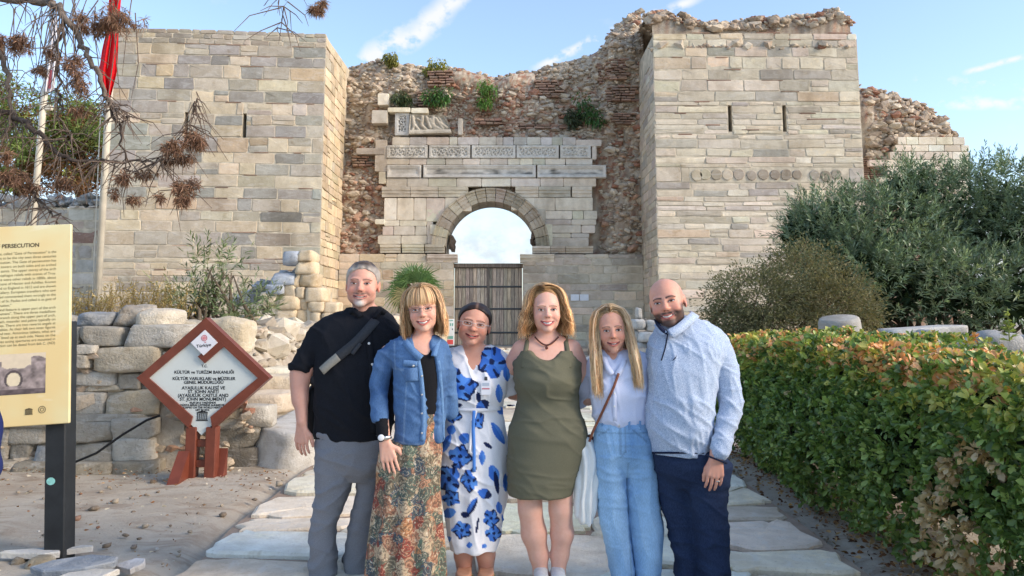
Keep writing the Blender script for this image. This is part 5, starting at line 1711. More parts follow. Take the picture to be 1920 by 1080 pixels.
def near_pine():
 """half-dead pine left of the view whose bare boughs and brown needle bunches hang into the picture"""
 r = np.random.default_rng(65)
 Y = 6.0
 base = np.array([-7.2, 6.2, 0.0])
 t = empty('dead_pine', tuple(base), 'half dead pine at the left with bare grey boughs and brown needle bunches', 'tree')
 top = base + np.array([.6, 0, 6.5])
 V, Fc = tube([base, base + np.array([.2, 0, 2.5]), base + np.array([.25, .1, 4.6]), top], [.26, .22, .17, .08], 10)
 mobj('trunk', V, Fc, M_BARK, t, True, np.tile(srgb(110, 92, 76), (len(V), 1)))
 G = srgb(122, 110, 100)
 D = srgb(88, 76, 68)
 def bough(pts, r0, r1, Yd=None, c=G, wob=.015):
  P = np.array([at(a, b, y) for a, b, y in pts])
  r0, r1 = r0 * .62, r1 * .8
  n = len(P)
  s = np.linspace(0, n - 1, (n - 1) * 5 + 1)
  Q = np.stack([np.interp(s, np.arange(n), P[:, k]) for k in range(3)], -1)
  Q[1:-1] += r.normal(0, wob, (len(s) - 2, 3)) * np.array([1, 1, 1])
  MB().tube(Q, np.linspace(r0, r1, len(s)), 7, c).build('bough', M_BARK, t, True)
  return Q
 allq = []
 main = bough([(-420, -60, 6.2), (-120, -30, 6.1), (40, 2, 6.0), (95, 4, 6.0), (115, 22, 5.95), (150, 75, 5.9), (172, 125, 5.9), (195, 165, 5.9), (207, 200, 5.9)], .06, .018)
 allq.append(bough([(207, 200, 5.9), (222, 235, 5.9), (232, 290, 5.9), (240, 330, 5.95)], .02, .006, c=D))
 allq.append(bough([(205, 195, 5.9), (225, 210, 5.9), (250, 218, 5.9)], .011, .003, c=D))
 allq.append(bough([(118, 20, 5.95), (116, 60, 5.9), (108, 110, 5.9), (108, 160, 5.9), (112, 215, 5.85), (124, 245, 5.85), (122, 268, 5.85)], .022, .006, c=D))
 allq.append(bough([(-300, 30, 6.1), (-60, 60, 6.0), (0, 80, 6.0), (6, 110, 6.0), (16, 165, 5.95), (22, 215, 5.95), (25, 235, 5.95), (10, 250, 5.9)], .05, .008))
 low = bough([(-300, 180, 6.1), (-40, 205, 6.0), (35, 222, 5.95), (75, 250, 5.9), (100, 282, 5.9), (140, 302, 5.85), (200, 300, 5.85), (260, 303, 5.85), (300, 300, 5.85)], .045, .007, c=D)
 allq.append(low)
 allq.append(bough([(60, 360, 6.0), (85, 385, 5.95), (105, 412, 5.9), (118, 440, 5.9)], .016, .005, c=D))
 allq.append(bough([(-200, 330, 6.1), (10, 345, 6.0), (62, 362, 6.0)], .03, .016, c=D))
 allq.append(bough([(300, 300, 5.85), (330, 270, 5.85), (352, 235, 5.85), (365, 200, 5.85), (368, 172, 5.85)], .007, .0025, c=D))
 allq.append(bough([(300, 300, 5.85), (325, 325, 5.85), (335, 355, 5.85)], .006, .002, c=D))
 allq.append(bough([(535, -30, 5.8), (530, 20, 5.8), (520, 52, 5.8)], .004, .0015, c=D))
 allq.append(main)
 # fine twigs
 tw = MB()
 for Q in allq:
  for k in range(len(Q) * 2):
   p = Q[r.integers(0, len(Q))]
   L = r.uniform(.12, .4)
   d = unit(np.array([r.normal(0, .7), r.normal(0, .4), -abs(r.normal(.6, .5))]))
   m = p + d * L * .5 + r.normal(0, .03, 3)
   e = m + unit(d + np.array([0, 0, -.5])) * L * .5 + r.normal(0, .02, 3)
   tw.tube([p, m, e], [.005, .0035, .0018], 4, srgb(120, 104, 92))
 for (px0, px1) in ((20, 260), (60, 230)):
  for k in range(17):
   px = r.uniform(px0, px1)
   p = at(px, r.uniform(-40, 40), 5.9 + r.normal(0, .2))
   L = r.uniform(.3, .9)
   e = p + np.array([r.normal(0, .1), r.normal(0, .05), -L])
   tw.tube([p, (p + e) / 2 + r.normal(0, .04, 3), e], [.005, .004, .0018], 4, srgb(112, 98, 88))
 o = tw.build('twigs', M_BARK, t, recalc=False)
 o['kind'] = 'stuff'
 # brown needle bunches
 bunch = [(218, 40, 42, 22), (190, 52, 20, 14), (36, 82, 20, 24), (0, 75, 9, 14), (140, 120, 16, 22), (148, 158, 16, 20), (152, 35, 16, 14), (160, 52, 12, 10), (97, 98, 9, 10), (75, 130, 12, 12), (145, 205, 14, 9), (362, 258, 22, 16), (325, 275, 18, 18), (345, 295, 18, 14), (372, 270, 16, 16), (335, 355, 14, 16), (360, 345, 14, 12), (318, 300, 14, 10), (345, 375, 12, 10), (230, 335, 14, 12), (275, 325, 16, 10), (250, 372, 9, 9), (215, 362, 6, 9), (300, 368, 5, 9), (598, 18, 14, 10), (604, 5, 8, 8), (588, 16, 6, 6), (20, 330, 30, 16), (120, 345, 22, 12), (60, 350, 24, 12), (10, 290, 14, 14)]
 for (px, py, rx, rz) in bunch:
  dd = 5.85 + r.normal(0, .08)
  c = at(px, py, dd)
  n = int(70 + rx * rz * 1.5)
  rr = np.array([rx, (rx + rz) / 2, rz]) / F * 6.0
  P = c + r.normal(0, .5, (n, 3)).clip(-1, 1) * rr
  k = r.integers(0, max(3, n // 14), n)
  cen = (c + r.normal(0, .45, (max(3, n // 14), 3)) * rr)[k]
  dirs = r.normal(0, 1, (n, 3)) + np.array([0, 0, -.7])
  L = r.uniform(.035, .075, n)
  V, Fc, Cv = blades(cen, dirs, L, np.full(n, .0065), colmix(r, n, [(150, 116, 96), (128, 98, 82), (168, 134, 112), (112, 88, 76)]), r, .15)
  o = mobj('needle_bunch', V, Fc, M_DRYLEAF, t, False, Cv)
near_pine()
# ------------------------------------------------------------------ signs, board, flagpoles
M_INK = plain_mat('black_ink', (.02, .02, .022), .6, .2)
M_BROWN = plain_mat('red_brown_steel', srgb(116, 60, 44), .42, .45, .14, 9, 0, .05, .004)
M_PANEL = plain_mat('pale_sign_panel', srgb(206, 212, 208), .4, .4, .06, 2)
M_POST = plain_mat('black_post', (.022, .025, .028), .5, .35, .3, 8)
M_CREAM = None
def text_mesh(body, size, align='CENTER', bold=0.0):
 cu = bpy.data.curves.new('lettering', 'FONT')
 cu.body = body
 cu.size = size
 cu.align_x = align
 cu.offset = bold
 o = bpy.data.objects.new('lettering', cu)
 me = bpy.data.meshes.new_from_object(o)
 bpy.data.objects.remove(o)
 bpy.data.curves.remove(cu)
 me.materials.clear()
 return me
def lettering(body, size, parent, loc, mat=None, align='CENTER', bold=0.0, name='lettering', sx=1.0):
 """flat lettering standing in the x-z plane of the parent, facing -y"""
 me = text_mesh(body, size, align, bold)
 o = link(name, me, mat or M_INK, parent, loc, (math.pi / 2, 0, 0))
 o.scale = (sx, 1, 1)
 return o
def temple_emblem(parent, x, y, z, s, mat):
 mb = MB()
 b = lambda x0, x1, z0, z1: mb.box(x + x0 * s, x + x1 * s, y - .0015, y, z + z0 * s, z + z1 * s)
 b(-.5, .5, -.42, -.36)
 b(-.46, .46, -.34, -.30)
 for k in range(6):
  c = -.40 + k * .16
  b(c - .035, c + .035, -.28, .2)
 b(-.48, .48, .22, .27)
 V = [(x - .5 * s, y - .0015, z + .29 * s), (x + .5 * s, y - .0015, z + .29 * s), (x + .42 * s, y - .0015, z + .34 * s), (x, y - .0015, z + .46 * s), (x - .42 * s, y - .0015, z + .34 * s)]
 mb.add(V, [[0, 1, 2, 3, 4]])
 mb.build('emblem', mat, parent, recalc=False)
def diamond_sign():
 Y = 6.75
 base = at(376, 905, Y)
 g = empty('diamond_sign', (base[0], Y, base[2]), 'brown framed diamond shaped sign with pale lettered panel standing on bare earth', 'sign')
 LOCAL[0] = True
 zc = (at(377, 708, Y)[2] - base[2])
 hw, hh = 122 / F * Y, 110 / F * Y
 # frame bars along the diamond's sides
 P = [(0, hh), (hw, 0), (0, -hh), (-hw, 0)]
 t = .072
 def bar(a, b, y0, y1, nm='frame_bar', w=t, mat=M_BROWN):
  a, b = np.array(a), np.array(b)
  d = unit(b - a)
  nn = np.array([-d[1], d[0]])
  if nn.dot(-(a + b) / 2) < 0:
   nn = -nn
  k = w / abs(np.dot(nn, unit(np.array([d[1], d[0]])))) if False else w
  q = [a, b, b * (1 - w / np.linalg.norm(b) * 1.42), a * (1 - w / np.linalg.norm(a) * 1.42)]
  V = [(p[0], y, zc + p[1]) for y in (y0, y1) for p in q]
  MB().add(V, [[0, 1, 2, 3], [7, 6, 5, 4], [0, 4, 5, 1], [1, 5, 6, 2], [2, 6, 7, 3], [3, 7, 4, 0]]).build(nm, mat, g)
 for k in range(4):
  if k == 1:      # right lower bar stops at the post
   bar(P[1], (.10, -hh * (1 - .10 / hw)), -.05, .05)
  elif k == 2:
   bar((-.10, -hh * (1 - .10 / hw)), P[3], -.05, .05)
  else:
   bar(P[k], P[(k + 1) % 4], -.05, .05)
 # pale panel
 s = 1 - t / .5 * .42
 V = [(x * .86, y, zc + z * .86 - .012) for y in (-.028, .02) for x, z in ((0, hh), (hw, 0), (0, -hh * 1.06), (-hw, 0))]
 MB().add(V, [[0, 1, 2, 3], [7, 6, 5, 4], [0, 4, 5, 1], [1, 5, 6, 2], [2, 6, 7, 3], [3, 7, 4, 0]]).build('panel', M_PANEL, g)
 # hooked bar and the small white tile
 u = unit(np.array([hw, -hh]))
 v = unit(np.array([-hw, -hh]))
 c0 = np.array([0, hh]) + u * .255 - u * .0
 a, b = c0 + v * .06, c0 + v * .285
 n2 = u * .042
 V = [(p[0], y, zc + p[1]) for y in (-.052, .03) for p in (a - n2, a + n2, b + n2, b - n2)]
 MB().add(V, [[0, 1, 2, 3], [7, 6, 5, 4], [0, 4, 5, 1], [1, 5, 6, 2], [2, 6, 7, 3], [3, 7, 4, 0]]).build('hook_bar', M_BROWN, g)
 tc = np.array([0, hh - .215])
 th, tw = .108, .115
 V = [(tc[0] + x, y, zc + tc[1] + z) for y in (-.062, -.03) for x, z in ((0, th), (tw, 0), (0, -th), (-tw, 0))]
 tile = MB().add(V, [[0, 1, 2, 3], [7, 6, 5, 4], [0, 4, 5, 1], [1, 5, 6, 2], [2, 6, 7, 3], [3, 7, 4, 0]]).build('tile', plain_mat('white_tile', (.78, .78, .82), .3, .5, .04), g)
 red = plain_mat('red_ink', srgb(196, 70, 80), .5, .3)
 for (ra, rb) in ((.026, .021), (.016, .0)):
  a = np.linspace(0, 2 * math.pi, 24, endpoint=False)
  V = [(tc[0] + math.cos(k) * q, -.0635, zc + tc[1] + .04 + math.sin(k) * q) for q in (ra, max(rb, .001)) for k in a]
  MB().add(V, [[j, (j + 1) % 24, 24 + (j + 1) % 24, 24 + j] for j in range(24)]).build('emblem', red if ra > .02 else plain_mat('pink_ink', srgb(220, 140, 146), .5, .3), g, recalc=False)
 o = lettering('Türkiye', .036, g, (tc[0], -.0635, zc + tc[1] - .035), None, 'CENTER', .0006, 'lettering', 1.15)
 o.rotation_euler = (math.pi / 2, -.12, 0)
 MB().box(tc[0] + .004, tc[0] + .018, -.064, -.0635, zc + tc[1] + .002, zc + tc[1] + .008).build('red_mark', red, g)
 # text
 ln = [('T.C.', 686, .030), ('KÜLTÜR ve TURİZM BAKANLIĞI', 698, .036), ('KÜLTÜR VARLIKLARI ve MÜZELER', 710, .036), ('GENEL MÜDÜRLÜĞÜ', 717, .036), ('AYASULUK KALESİ VE', 727.5, .038), ('ST. JOHN ANITI', 734.5, .038), ('(AYASULUK CASTLE AND', 741.5, .038), ('ST. JOHN MONUMENT)', 748.5, .038), ('05.07.2015 TARİHİNDE', 754, .022), ('DÜNYA MİRAS LİSTESİNE ALINMIŞTIR.', 758.5, .022), ('INSCRIBED ON THE WORLD HERITAGE', 763, .022), ('LIST IN 2015', 767.5, .022)]
 for (s, py, sz) in ln:
  z = at(377, py + 2, Y)[2] - base[2]
  lettering(s, sz, g, (.0, -.0295, z), None, 'CENTER', .0009)
 temple_emblem(g, 0, -.0295, at(377, 779, Y)[2] - base[2], .10, M_INK)
 # two posts with raking feet
 zb = -.03
 ztop = zc - hh * .86
 for sgn in (-1, 1):
  x = sgn * .085
  MB().box(x - .045, x + .045, -.045, .055, zb, ztop + .03, .006).build('post', M_BROWN, g)
  V = [(x + sgn * .048 + dx, y, z) for dx in (-.045 if sgn > 0 else -.05, .05 if sgn > 0 else .045) for (y, z) in ((-.045, zb), (-.045, .27), (-.30, zb))]
  if sgn > 0:
   V = [(a, .5 * b + .13, c) for a, b, c in V]
  MB().add(V, [[0, 1, 2], [5, 4, 3], [0, 3, 4, 1], [1, 4, 5, 2], [2, 5, 3, 0]]).build('raking_foot', M_BROWN, g)
 for z in (.16, .33):
  MB().box(-.04, .04, -.02, .03, z - .03, z + .03, .004).build('cross_rail', M_BROWN, g)
 LOCAL[0] = False
diamond_sign()
def board_mat():
 m, w, p = new_mat('cream_board')
 v = w.new('ShaderNodeTexCoord').outputs['Object']
 n = w.noise(v, 2.2, 3, .5)
 n2 = w.noise(w.mapping(v, (1.2, 1, 5), (0, .12, 0)), 3.0, 2, .5)
 c = w.mix(w.smooth(n, .35, .65), srgb(226, 216, 168), srgb(228, 202, 144))
 c = w.mix(w.smooth(n2, .64, .74, 0, .35), c, srgb(240, 232, 206))
 w.l.new(c, p.inputs['Base Color'])
 p.inputs['Roughness'].default_value = .35
 return m
def notice_board():
 Y = 4.62
 A, B = at(130, 421, Y), at(128, 795, Y)
 xr = at(129, 600, Y)[0]
 zt, zb = A[2], B[2]
 g = empty('notice_board', (at(107, 1055, 4.7)[0], 4.7, 0), 'cream notice board on black post with lettering and old engraving, cut by left edge', 'notice board')
 g.rotation_euler = (0, R(-3.2), 0)
 W, H = 1.05, zt - zb
 LOCAL[0] = True
 ob = empty('board_frame', (0, 0, 0))
 ob.parent = g
 gx = g.location
 ob.location = (xr - gx[0] + .088, Y - gx[1], (zt + zb) / 2)
 ob.rotation_euler = (0, 0, R(6))
 # local frame: x runs left from the right edge, z up from the middle
 MB().box(-W, 0, -.004, .02, -H / 2, H / 2, .004).build('board', board_mat(), ob)
 ink = plain_mat('grey_ink', srgb(128, 116, 84), .6, .2)
 dk = plain_mat('dark_ink', srgb(92, 82, 62), .6, .2)
 PX = F / Y
 zpx = lambda py: (at(60, py, Y)[2]) - (zt + zb) / 2
 lettering('THE GATE OF PERSECUTION', .033, ob, (-.178, -.0055, zpx(461)), dk, 'RIGHT', .0007)
 para1 = ['The most impressive gate, called "Gate of Persecution" is the', 'monument to be the city seen three centuries', 'of persecution. The Gate of persecution has', 'square towers on both sides and an arched', 'of the saints. The upper storey of the arch', 'sarcophagus reliefs with scenes of Troy.', 'There were other reliefs in 1800s, about', 'the scene of Hector and Achilles. Known', 'carried to England in 1812 and are shown', 'at the Gallery. European travellers who saw', 'it had commented them wrongly as the', 'torment of St. Paulus and called it as gate of', 'persecution."']
 para2 = ['Second feature is upper part of the arch', '"monument". There are three medallions', 'of branch along the upper part of arch,', 'wreath, meander and palme typically on', 'the tables. There are two reverse angels at', 'of the tablet. At their left two inner figures', 'wing and tear. Antoninus tablets, what are', 'of lined up at each side. Nests on the', 'has acting apertures are mounted in', 'inscription can be dated from 6th C. (AD)']
 zz = 474
 for k, s in enumerate(para1):
  lettering(s, .0215, ob, (-.081 if k < 12 else -.33, -.0055, zpx(474 + k * 8.0)), ink, 'RIGHT')
 for k, s in enumerate(para2):
  lettering(s, .0215, ob, (-.081, -.0055, zpx(578 + k * 7.4)), ink, 'RIGHT')
 # engraving print: a flat picture built from flat tones
 x0, x1 = -.72, -.133
 z0, z1 = zpx(735), zpx(659)
 nx, nz = 120, 60
 xs, zs = np.linspace(x0, x1, nx), np.linspace(z0, z1, nz)
 U, Wv = np.meshgrid(np.linspace(-.55, 1, nx), np.linspace(0, 1, nz))
 sky = np.array(srgb(222, 204, 176))
 tone = fbm(np.stack([U * 16, Wv * 12, 0 * U], -1), 3, 5)
 edge = fbm(np.stack([U * 9, 0 * U, 0 * U], -1), 3, 2) * .05
 wall = ((U > .12) & (U < .36) & (Wv < .80 + edge)) | ((U > .78) & (Wv < .90 + edge)) | ((U >= .34) & (U <= .8) & (Wv < .66 + .12 * np.abs(U - .5) + edge))
 hill = Wv < .45 - .25 * np.abs(U - .5) + edge * 3 + .12 * (U < .2)
 arch = (np.hypot((U - .53) / .1, (Wv - .36) / .18) < 1) & (Wv > .22)
 rim = (np.hypot((U - .53) / .135, (Wv - .36) / .24) < 1) & ~arch & (Wv > .22)
 base_c = np.where((wall | hill)[..., None], np.array(srgb(150, 136, 132)) * (1 + tone[..., None] * .45), sky)
 base_c = np.where(rim[..., None], np.array(srgb(90, 80, 80)), base_c)
 base_c = np.where(arch[..., None], np.array(srgb(226, 210, 178)), base_c)
 base_c = np.where(((Wv < .12) & (U > .0))[..., None], np.array(srgb(104, 92, 92)) * (1 + tone[..., None] * .4), base_c)
 V = np.stack([np.broadcast_to(xs, (nz, nx)), np.full((nz, nx), -.0055), np.broadcast_to(zs[:, None], (nz, nx))], -1).reshape(-1, 3)
 I = np.arange(nx * nz).reshape(nz, nx)
 Fc = np.stack([I[:-1, :-1], I[:-1, 1:], I[1:, 1:], I[1:, :-1]], -1).reshape(-1, 4)
 mobj('engraving', V, Fc, plain_mat('engraving_print', (1, 1, 1), .5, .3, .05, 30, src='col'), ob, False, base_c.clip(0.02, .9).reshape(-1, 3))
 temple_emblem(ob, at(47, 770, Y)[0] - xr, -.0055, zpx(768), .043, dk)
 a = np.linspace(0, 2 * math.pi, 20, endpoint=False)
 for (ra, rb) in ((.021, .0175), (.011, .008)):
  V = [(at(70, 770, Y)[0] - xr + math.cos(k) * q, -.0058, zpx(766) + math.sin(k) * q) for q in (ra, rb) for k in a]
  MB().add(V, [[j, (j + 1) % 20, 20 + (j + 1) % 20, 20 + j] for j in range(20)]).build('emblem', dk, ob, recalc=False)
 xa, xb = -.058, .062
 MB().box(xa, xb, -.04, .08, -.05, zb + .6, .006).build('post', M_POST, g)
 MB().box(xa - .012, xa + .002, -.01, .06, -.05, zb + .6, .002).build('post_flange', M_POST, g)
 a = np.linspace(0, 2 * math.pi, 20, endpoint=False)
 V = [(-.018 + math.cos(k) * .026, -.0425, .47 + math.sin(k) * .022) for k in a]
 MB().add(V, [list(range(20))]).build('sticker', plain_mat('teal_sticker', srgb(150, 214, 204), .4, .4, .2, 60), g, recalc=False)
 LOCAL[0] = False
notice_board()
def flagpoles():
 r = np.random.default_rng(71)
 M_POLE = plain_mat('pale_pole', srgb(206, 196, 176), .4, .5, .15, 5)
 M_RED = plain_mat('red_flag', srgb(206, 28, 36), .7, .15, .12, 4)
 M_WHITE = plain_mat('white_flag', srgb(226, 222, 224), .75, .15, .05, 4)
 def pole(pts, rad, lab, grp):
  P = [at(*p) for p in pts]
  P[-1][2] = min(P[-1][2], 1.25)
  t = empty('flagpole', tuple(P[-1]), lab, 'flagpole', grp)
  MB().tube(P, [rad * .8, rad, rad], 12).build('pole', M_POLE, t, True)
  return t
 t1 = pole([(222, -90, 11.0), (205, 180, 11.0), (181, 592, 11.0)], .048, 'white flagpole carrying the furled red flag beside the left tower', 'flagpoles at the left')
 MB().tube([at(190, 180, 11.02), at(172, 592, 11.02)], .008, 5).build('halyard', M_POLE, t1)
 t2 = pole([(98, 60, 15.0), (82, 190, 15.0), (58, 430, 15.0)], .06, 'white flagpole farther left carrying the pale flag', 'flagpoles at the left')
 MB().box(-.06, .06, -.05, .05, -.05, .05, .01).build('bracket', M_POLE, t2, False, tuple(at(92, 202, 15)))
 def flag(pts_l, pts_r, Y, mat, name, lab, folds, amp, parent=None, band=None):
  n, m = 40, 40
  tl = np.linspace(0, 1, n)
  L = np.stack([np.interp(tl, np.linspace(0, 1, len(pts_l)), [p[k] for p in pts_l]) for k in (0, 1)], -1)
  Rr = np.stack([np.interp(tl, np.linspace(0, 1, len(pts_r)), [p[k] for p in pts_r]) for k in (0, 1)], -1)
  V, C = [], []
  for i in range(n):
   for j in range(m):
    s = j / (m - 1)
    px, py = L[i] * (1 - s) + Rr[i] * s
    y = Y + amp * math.sin(s * folds * 2 * math.pi + i * .05) * (.4 + .6 * tl[i])
    V.append(at(px, py, y))
    w = (.9, .9, .9)
    C.append(w)
  I = np.arange(n * m).reshape(n, m)
  Fc = np.stack([I[:-1, :-1], I[:-1, 1:], I[1:, 1:], I[1:, :-1]], -1).reshape(-1, 4)
  V = np.array(V)
  V2 = V + np.array([0, .004, 0])
  o = mobj(name, np.concatenate([V, V2]), np.concatenate([Fc, Fc[:, ::-1] + n * m]), mat, None, True)
  tag(o, lab, 'flag')
  return o, V
 flag([(206, -40), (202, 45), (191, 95), (185, 138), (199, 182)], [(230, -40), (223, 45), (221, 95), (219, 135), (207, 184)], 10.9, M_RED, 'flag', 'furled red flag hanging from the pole in front of the left tower', 2.2, .05)
 o, V = flag([(98, 30), (93, 75), (86, 120), (80, 165), (82, 172)], [(106, 30), (106, 75), (106, 120), (102, 165), (98, 172)], 14.9, M_WHITE, 'flag', 'pale drooping flag with a red emblem on the farther flagpole', 2, .06)
 # its red emblem, a patch of cloth sewn on
 n = 40
 G = V.reshape(n, n, 3)
 sub = G[22:32, 14:28] + np.array([0, -.012, 0])
 I = np.arange(10 * 14).reshape(10, 14)
 Fc = np.stack([I[:-1, :-1], I[:-1, 1:], I[1:, 1:], I[1:, :-1]], -1).reshape(-1, 4)
 mobj('emblem', sub.reshape(-1, 3), Fc, plain_mat('faded_red', srgb(214, 120, 128), .7, .15, .2, 8), o, True)
flagpoles()
def poster():
 Y = 27.5
 A, B = at(827, 648, Y), at(852, 598, Y)
 g = empty('warning_sign', ((A[0] + B[0]) / 2, Y, gz(Y)), 'small white poster with green and red bands standing left of the wooden door', 'sign')
 MB().box(A[0], B[0], Y, Y + .03, A[2], B[2], .01).build('panel', plain_mat('poster_white', (.78, .8, .78), .45, .3, .05), g)
 w, h = B[0] - A[0], B[2] - A[2]
 bx = lambda u0, u1, v0, v1, nm, mat: MB().box(A[0] + u0 * w, A[0] + u1 * w, Y - .004, Y - .001, A[2] + v0 * h, A[2] + v1 * h).build(nm, mat, g)
 teal = plain_mat('teal_band', srgb(120, 176, 160), .5, .3)
 bx(.08, .92, .05, .22, 'red_band', plain_mat('red_band', srgb(226, 92, 88), .5, .3))
 bx(.08, .92, .25, .36, 'teal_band', teal)
 bx(.1, .9, .92, .955, 'title_line', teal)
 gy = plain_mat('slate_print', srgb(86, 98, 110), .5, .3)
 a = np.linspace(0, 2 * math.pi, 14, endpoint=False)
 MB().add([(A[0] + (.25 + .07 * math.cos(k)) * w, Y - .004, A[2] + .84 * h + .07 * w * math.sin(k)) for k in a], [list(range(14))]).build('figure_head', gy, g, recalc=False)
 MB().add([(A[0] + u * w, Y - .004, A[2] + v * h) for u, v in ((.12, .38), (.32, .38), (.34, .6), (.44, .62), (.42, .68), (.3, .72), (.24, .77), (.16, .7), (.13, .6))], [list(range(9))]).build('figure_body', gy, g, recalc=False)
 for u in (.48, .66, .82):
  bx(u, u + .1, .74, .84, 'pictogram', teal)
 bx(.82, .9, .58, .64, 'pictogram', gy)
 MB().box((A[0] + B[0]) / 2 - .03, (A[0] + B[0]) / 2 + .03, Y + .03, Y + .08, gz(Y) - .02, A[2] + .1).build('post', M_IRON, g)
 MB().box((A[0] + B[0]) / 2 - .5, (A[0] + B[0]) / 2 + .55, Y - .2, Y + .3, gz(Y) - .03, gz(Y) + .12, .02).build('foot', M_IRON, g)
poster()
# ------------------------------------------------------------------ figures: distance fields meshed as one continuous surface
def axis_steps(lo, hi, h, fine):
 """grid line positions from lo to hi: step h, finer inside the (a, b, step) ranges"""
 pts, x = [lo], lo
 while x < hi:
  st = h
  for (a, b, f) in fine:
   if a - h < x < b + h * .2:
    st = min(st, f)
  x += st
  pts.append(x)
 return np.array(pts, np.float32)
class Sdf:
 def __init__(s, lo, hi, h=.008, fx=(), fy=(), fz=()):
  s.x = axis_steps(lo[0], hi[0], h, fx)
  s.y = axis_steps(lo[1], hi[1], h, fy)
  s.z = axis_steps(lo[2], hi[2], h, fz)
  s.d = np.full((len(s.x), len(s.y), len(s.z)), 1.0, np.float32)
 def win(s, lo, hi):
  sl = []
  for ax, a, b in zip((s.x, s.y, s.z), lo, hi):
   i, j = np.searchsorted(ax, a), np.searchsorted(ax, b)
   sl.append(slice(max(0, i - 1), min(len(ax), j + 1)))
  return tuple(sl), s.x[sl[0]][:, None, None], s.y[sl[1]][None, :, None], s.z[sl[2]][None, None, :]
 def put(s, sl, d, k, sub=False):
  a = s.d[sl]
  if sub:
   d = -d
   if k <= 0:
    s.d[sl] = np.maximum(a, d)
   else:
    h = np.maximum(k - np.abs(a - d), 0) / k
    s.d[sl] = np.maximum(a, d) + h * h * k * .25
  elif k <= 0:
   s.d[sl] = np.minimum(a, d)
  else:
   h = np.maximum(k - np.abs(a - d), 0) / k
   s.d[sl] = np.minimum(a, d) - h * h * k * .25
 def cap(s, a, b, ra, rb, k=.01, sub=False):
  a, b = np.asarray(a, float), np.asarray(b, float)
  m = max(ra, rb) + k + .02
  sl, X, Y, Z = s.win(np.minimum(a, b) - m, np.maximum(a, b) + m)
  d = b - a
  L = d.dot(d) + 1e-9
  px, py, pz = X - a[0], Y - a[1], Z - a[2]
  t = np.clip((px * d[0] + py * d[1] + pz * d[2]) / L, 0, 1)
  dist = np.sqrt((px - t * d[0]) ** 2 + (py - t * d[1]) ** 2 + (pz - t * d[2]) ** 2) - (ra + (rb - ra) * t)
  s.put(sl, dist, k, sub)
 def chain(s, P, rad, k=.01, sub=False):
  for i in range(len(P) - 1):
   s.cap(P[i], P[i + 1], rad[i], rad[i + 1], k, sub)
 def ell(s, c, r, k=.01, M=None, sub=False):
  c, r = np.asarray(c, float), np.asarray(r, float)
  m = r.max() + k + .015
  sl, X, Y, Z = s.win(c - m, c + m)
  px, py, pz = X - c[0], Y - c[1], Z - c[2]
  if M is not None:
   px, py, pz = (px * M[0, 0] + py * M[1, 0] + pz * M[2, 0], px * M[0, 1] + py * M[1, 1] + pz * M[2, 1], px * M[0, 2] + py * M[1, 2] + pz * M[2, 2])
  k0 = np.sqrt((px / r[0]) ** 2 + (py / r[1]) ** 2 + (pz / r[2]) ** 2)
  k1 = np.sqrt((px / r[0] ** 2) ** 2 + (py / r[1] ** 2) ** 2 + (pz / r[2] ** 2) ** 2) + 1e-6
  s.put(sl, k0 * (k0 - 1) / k1, k, sub)
 def loft(s, keys, k=.01, n=2.3, sub=False, shrink=0.0):
  """keys (z, cx, cy, rx, ry) from any order; superellipse sections with smooth interpolation"""
  K = np.array(sorted(keys), float)
  zz = K[:, 0]
  lo = np.array([(K[:, 1] - K[:, 3]).min(), (K[:, 2] - K[:, 4]).min(), zz[0]]) - k - .03
  hi = np.array([(K[:, 1] + K[:, 3]).max(), (K[:, 2] + K[:, 4]).max(), zz[-1]]) + k + .03
  sl, X, Y, Z = s.win(lo, hi)
  zc = np.clip(Z.ravel(), zz[0], zz[-1])
  # monotone-ish smooth interpolation
  i = np.clip(np.searchsorted(zz, zc) - 1, 0, len(zz) - 2)
  t = (zc - zz[i]) / (zz[i + 1] - zz[i] + 1e-9)
  def ip(c):
   v = K[:, c]
   g = np.gradient(v, zz)
   h = zz[i + 1] - zz[i]
   t2, t3 = t * t, t * t * t
   return ((2 * t3 - 3 * t2 + 1) * v[i] + (t3 - 2 * t2 + t) * h * g[i] + (-2 * t3 + 3 * t2) * v[i + 1] + (t3 - t2) * h * g[i + 1])[None, None, :].astype(np.float32)
  cx, cy, rx, ry = ip(1), ip(2), ip(3) - shrink, ip(4) - shrink
  q = (np.abs((X - cx) / rx) ** n + np.abs((Y - cy) / ry) ** n) ** (1 / n)
  d = (q - 1) * np.minimum(rx, ry)
  d = np.maximum(d, np.maximum(zz[0] - Z, Z - zz[-1]))
  s.put(sl, d.astype(np.float32), k, sub)
 @staticmethod
 def box(Y, x0, x1, y0, y1, h, d0=.28, d1=.3):
  """grid around picture columns x0..x1 and rows y0 (low) .. y1 (high) at distance Y"""
  A = np.minimum(at(x0, y0, Y), at(x0, y1, Y))
  B = np.maximum(at(x1, y0, Y), at(x1, y1, Y))
  return Sdf((A[0] - .04, Y - d0, A[2]), (B[0] + .04, Y + d1, B[2]), h)
 def cut(s, p, n, lo, hi, k=0.0):
  """remove what lies beyond the plane through p with normal n, inside the box lo..hi"""
  sl, X, Y, Z = s.win(lo, hi)
  n = np.asarray(n, float)
  n = n / np.linalg.norm(n)
  d = (X - p[0]) * n[0] + (Y - p[1]) * n[1] + (Z - p[2]) * n[2]
  s.put(sl, (-d).astype(np.float32), k, True)
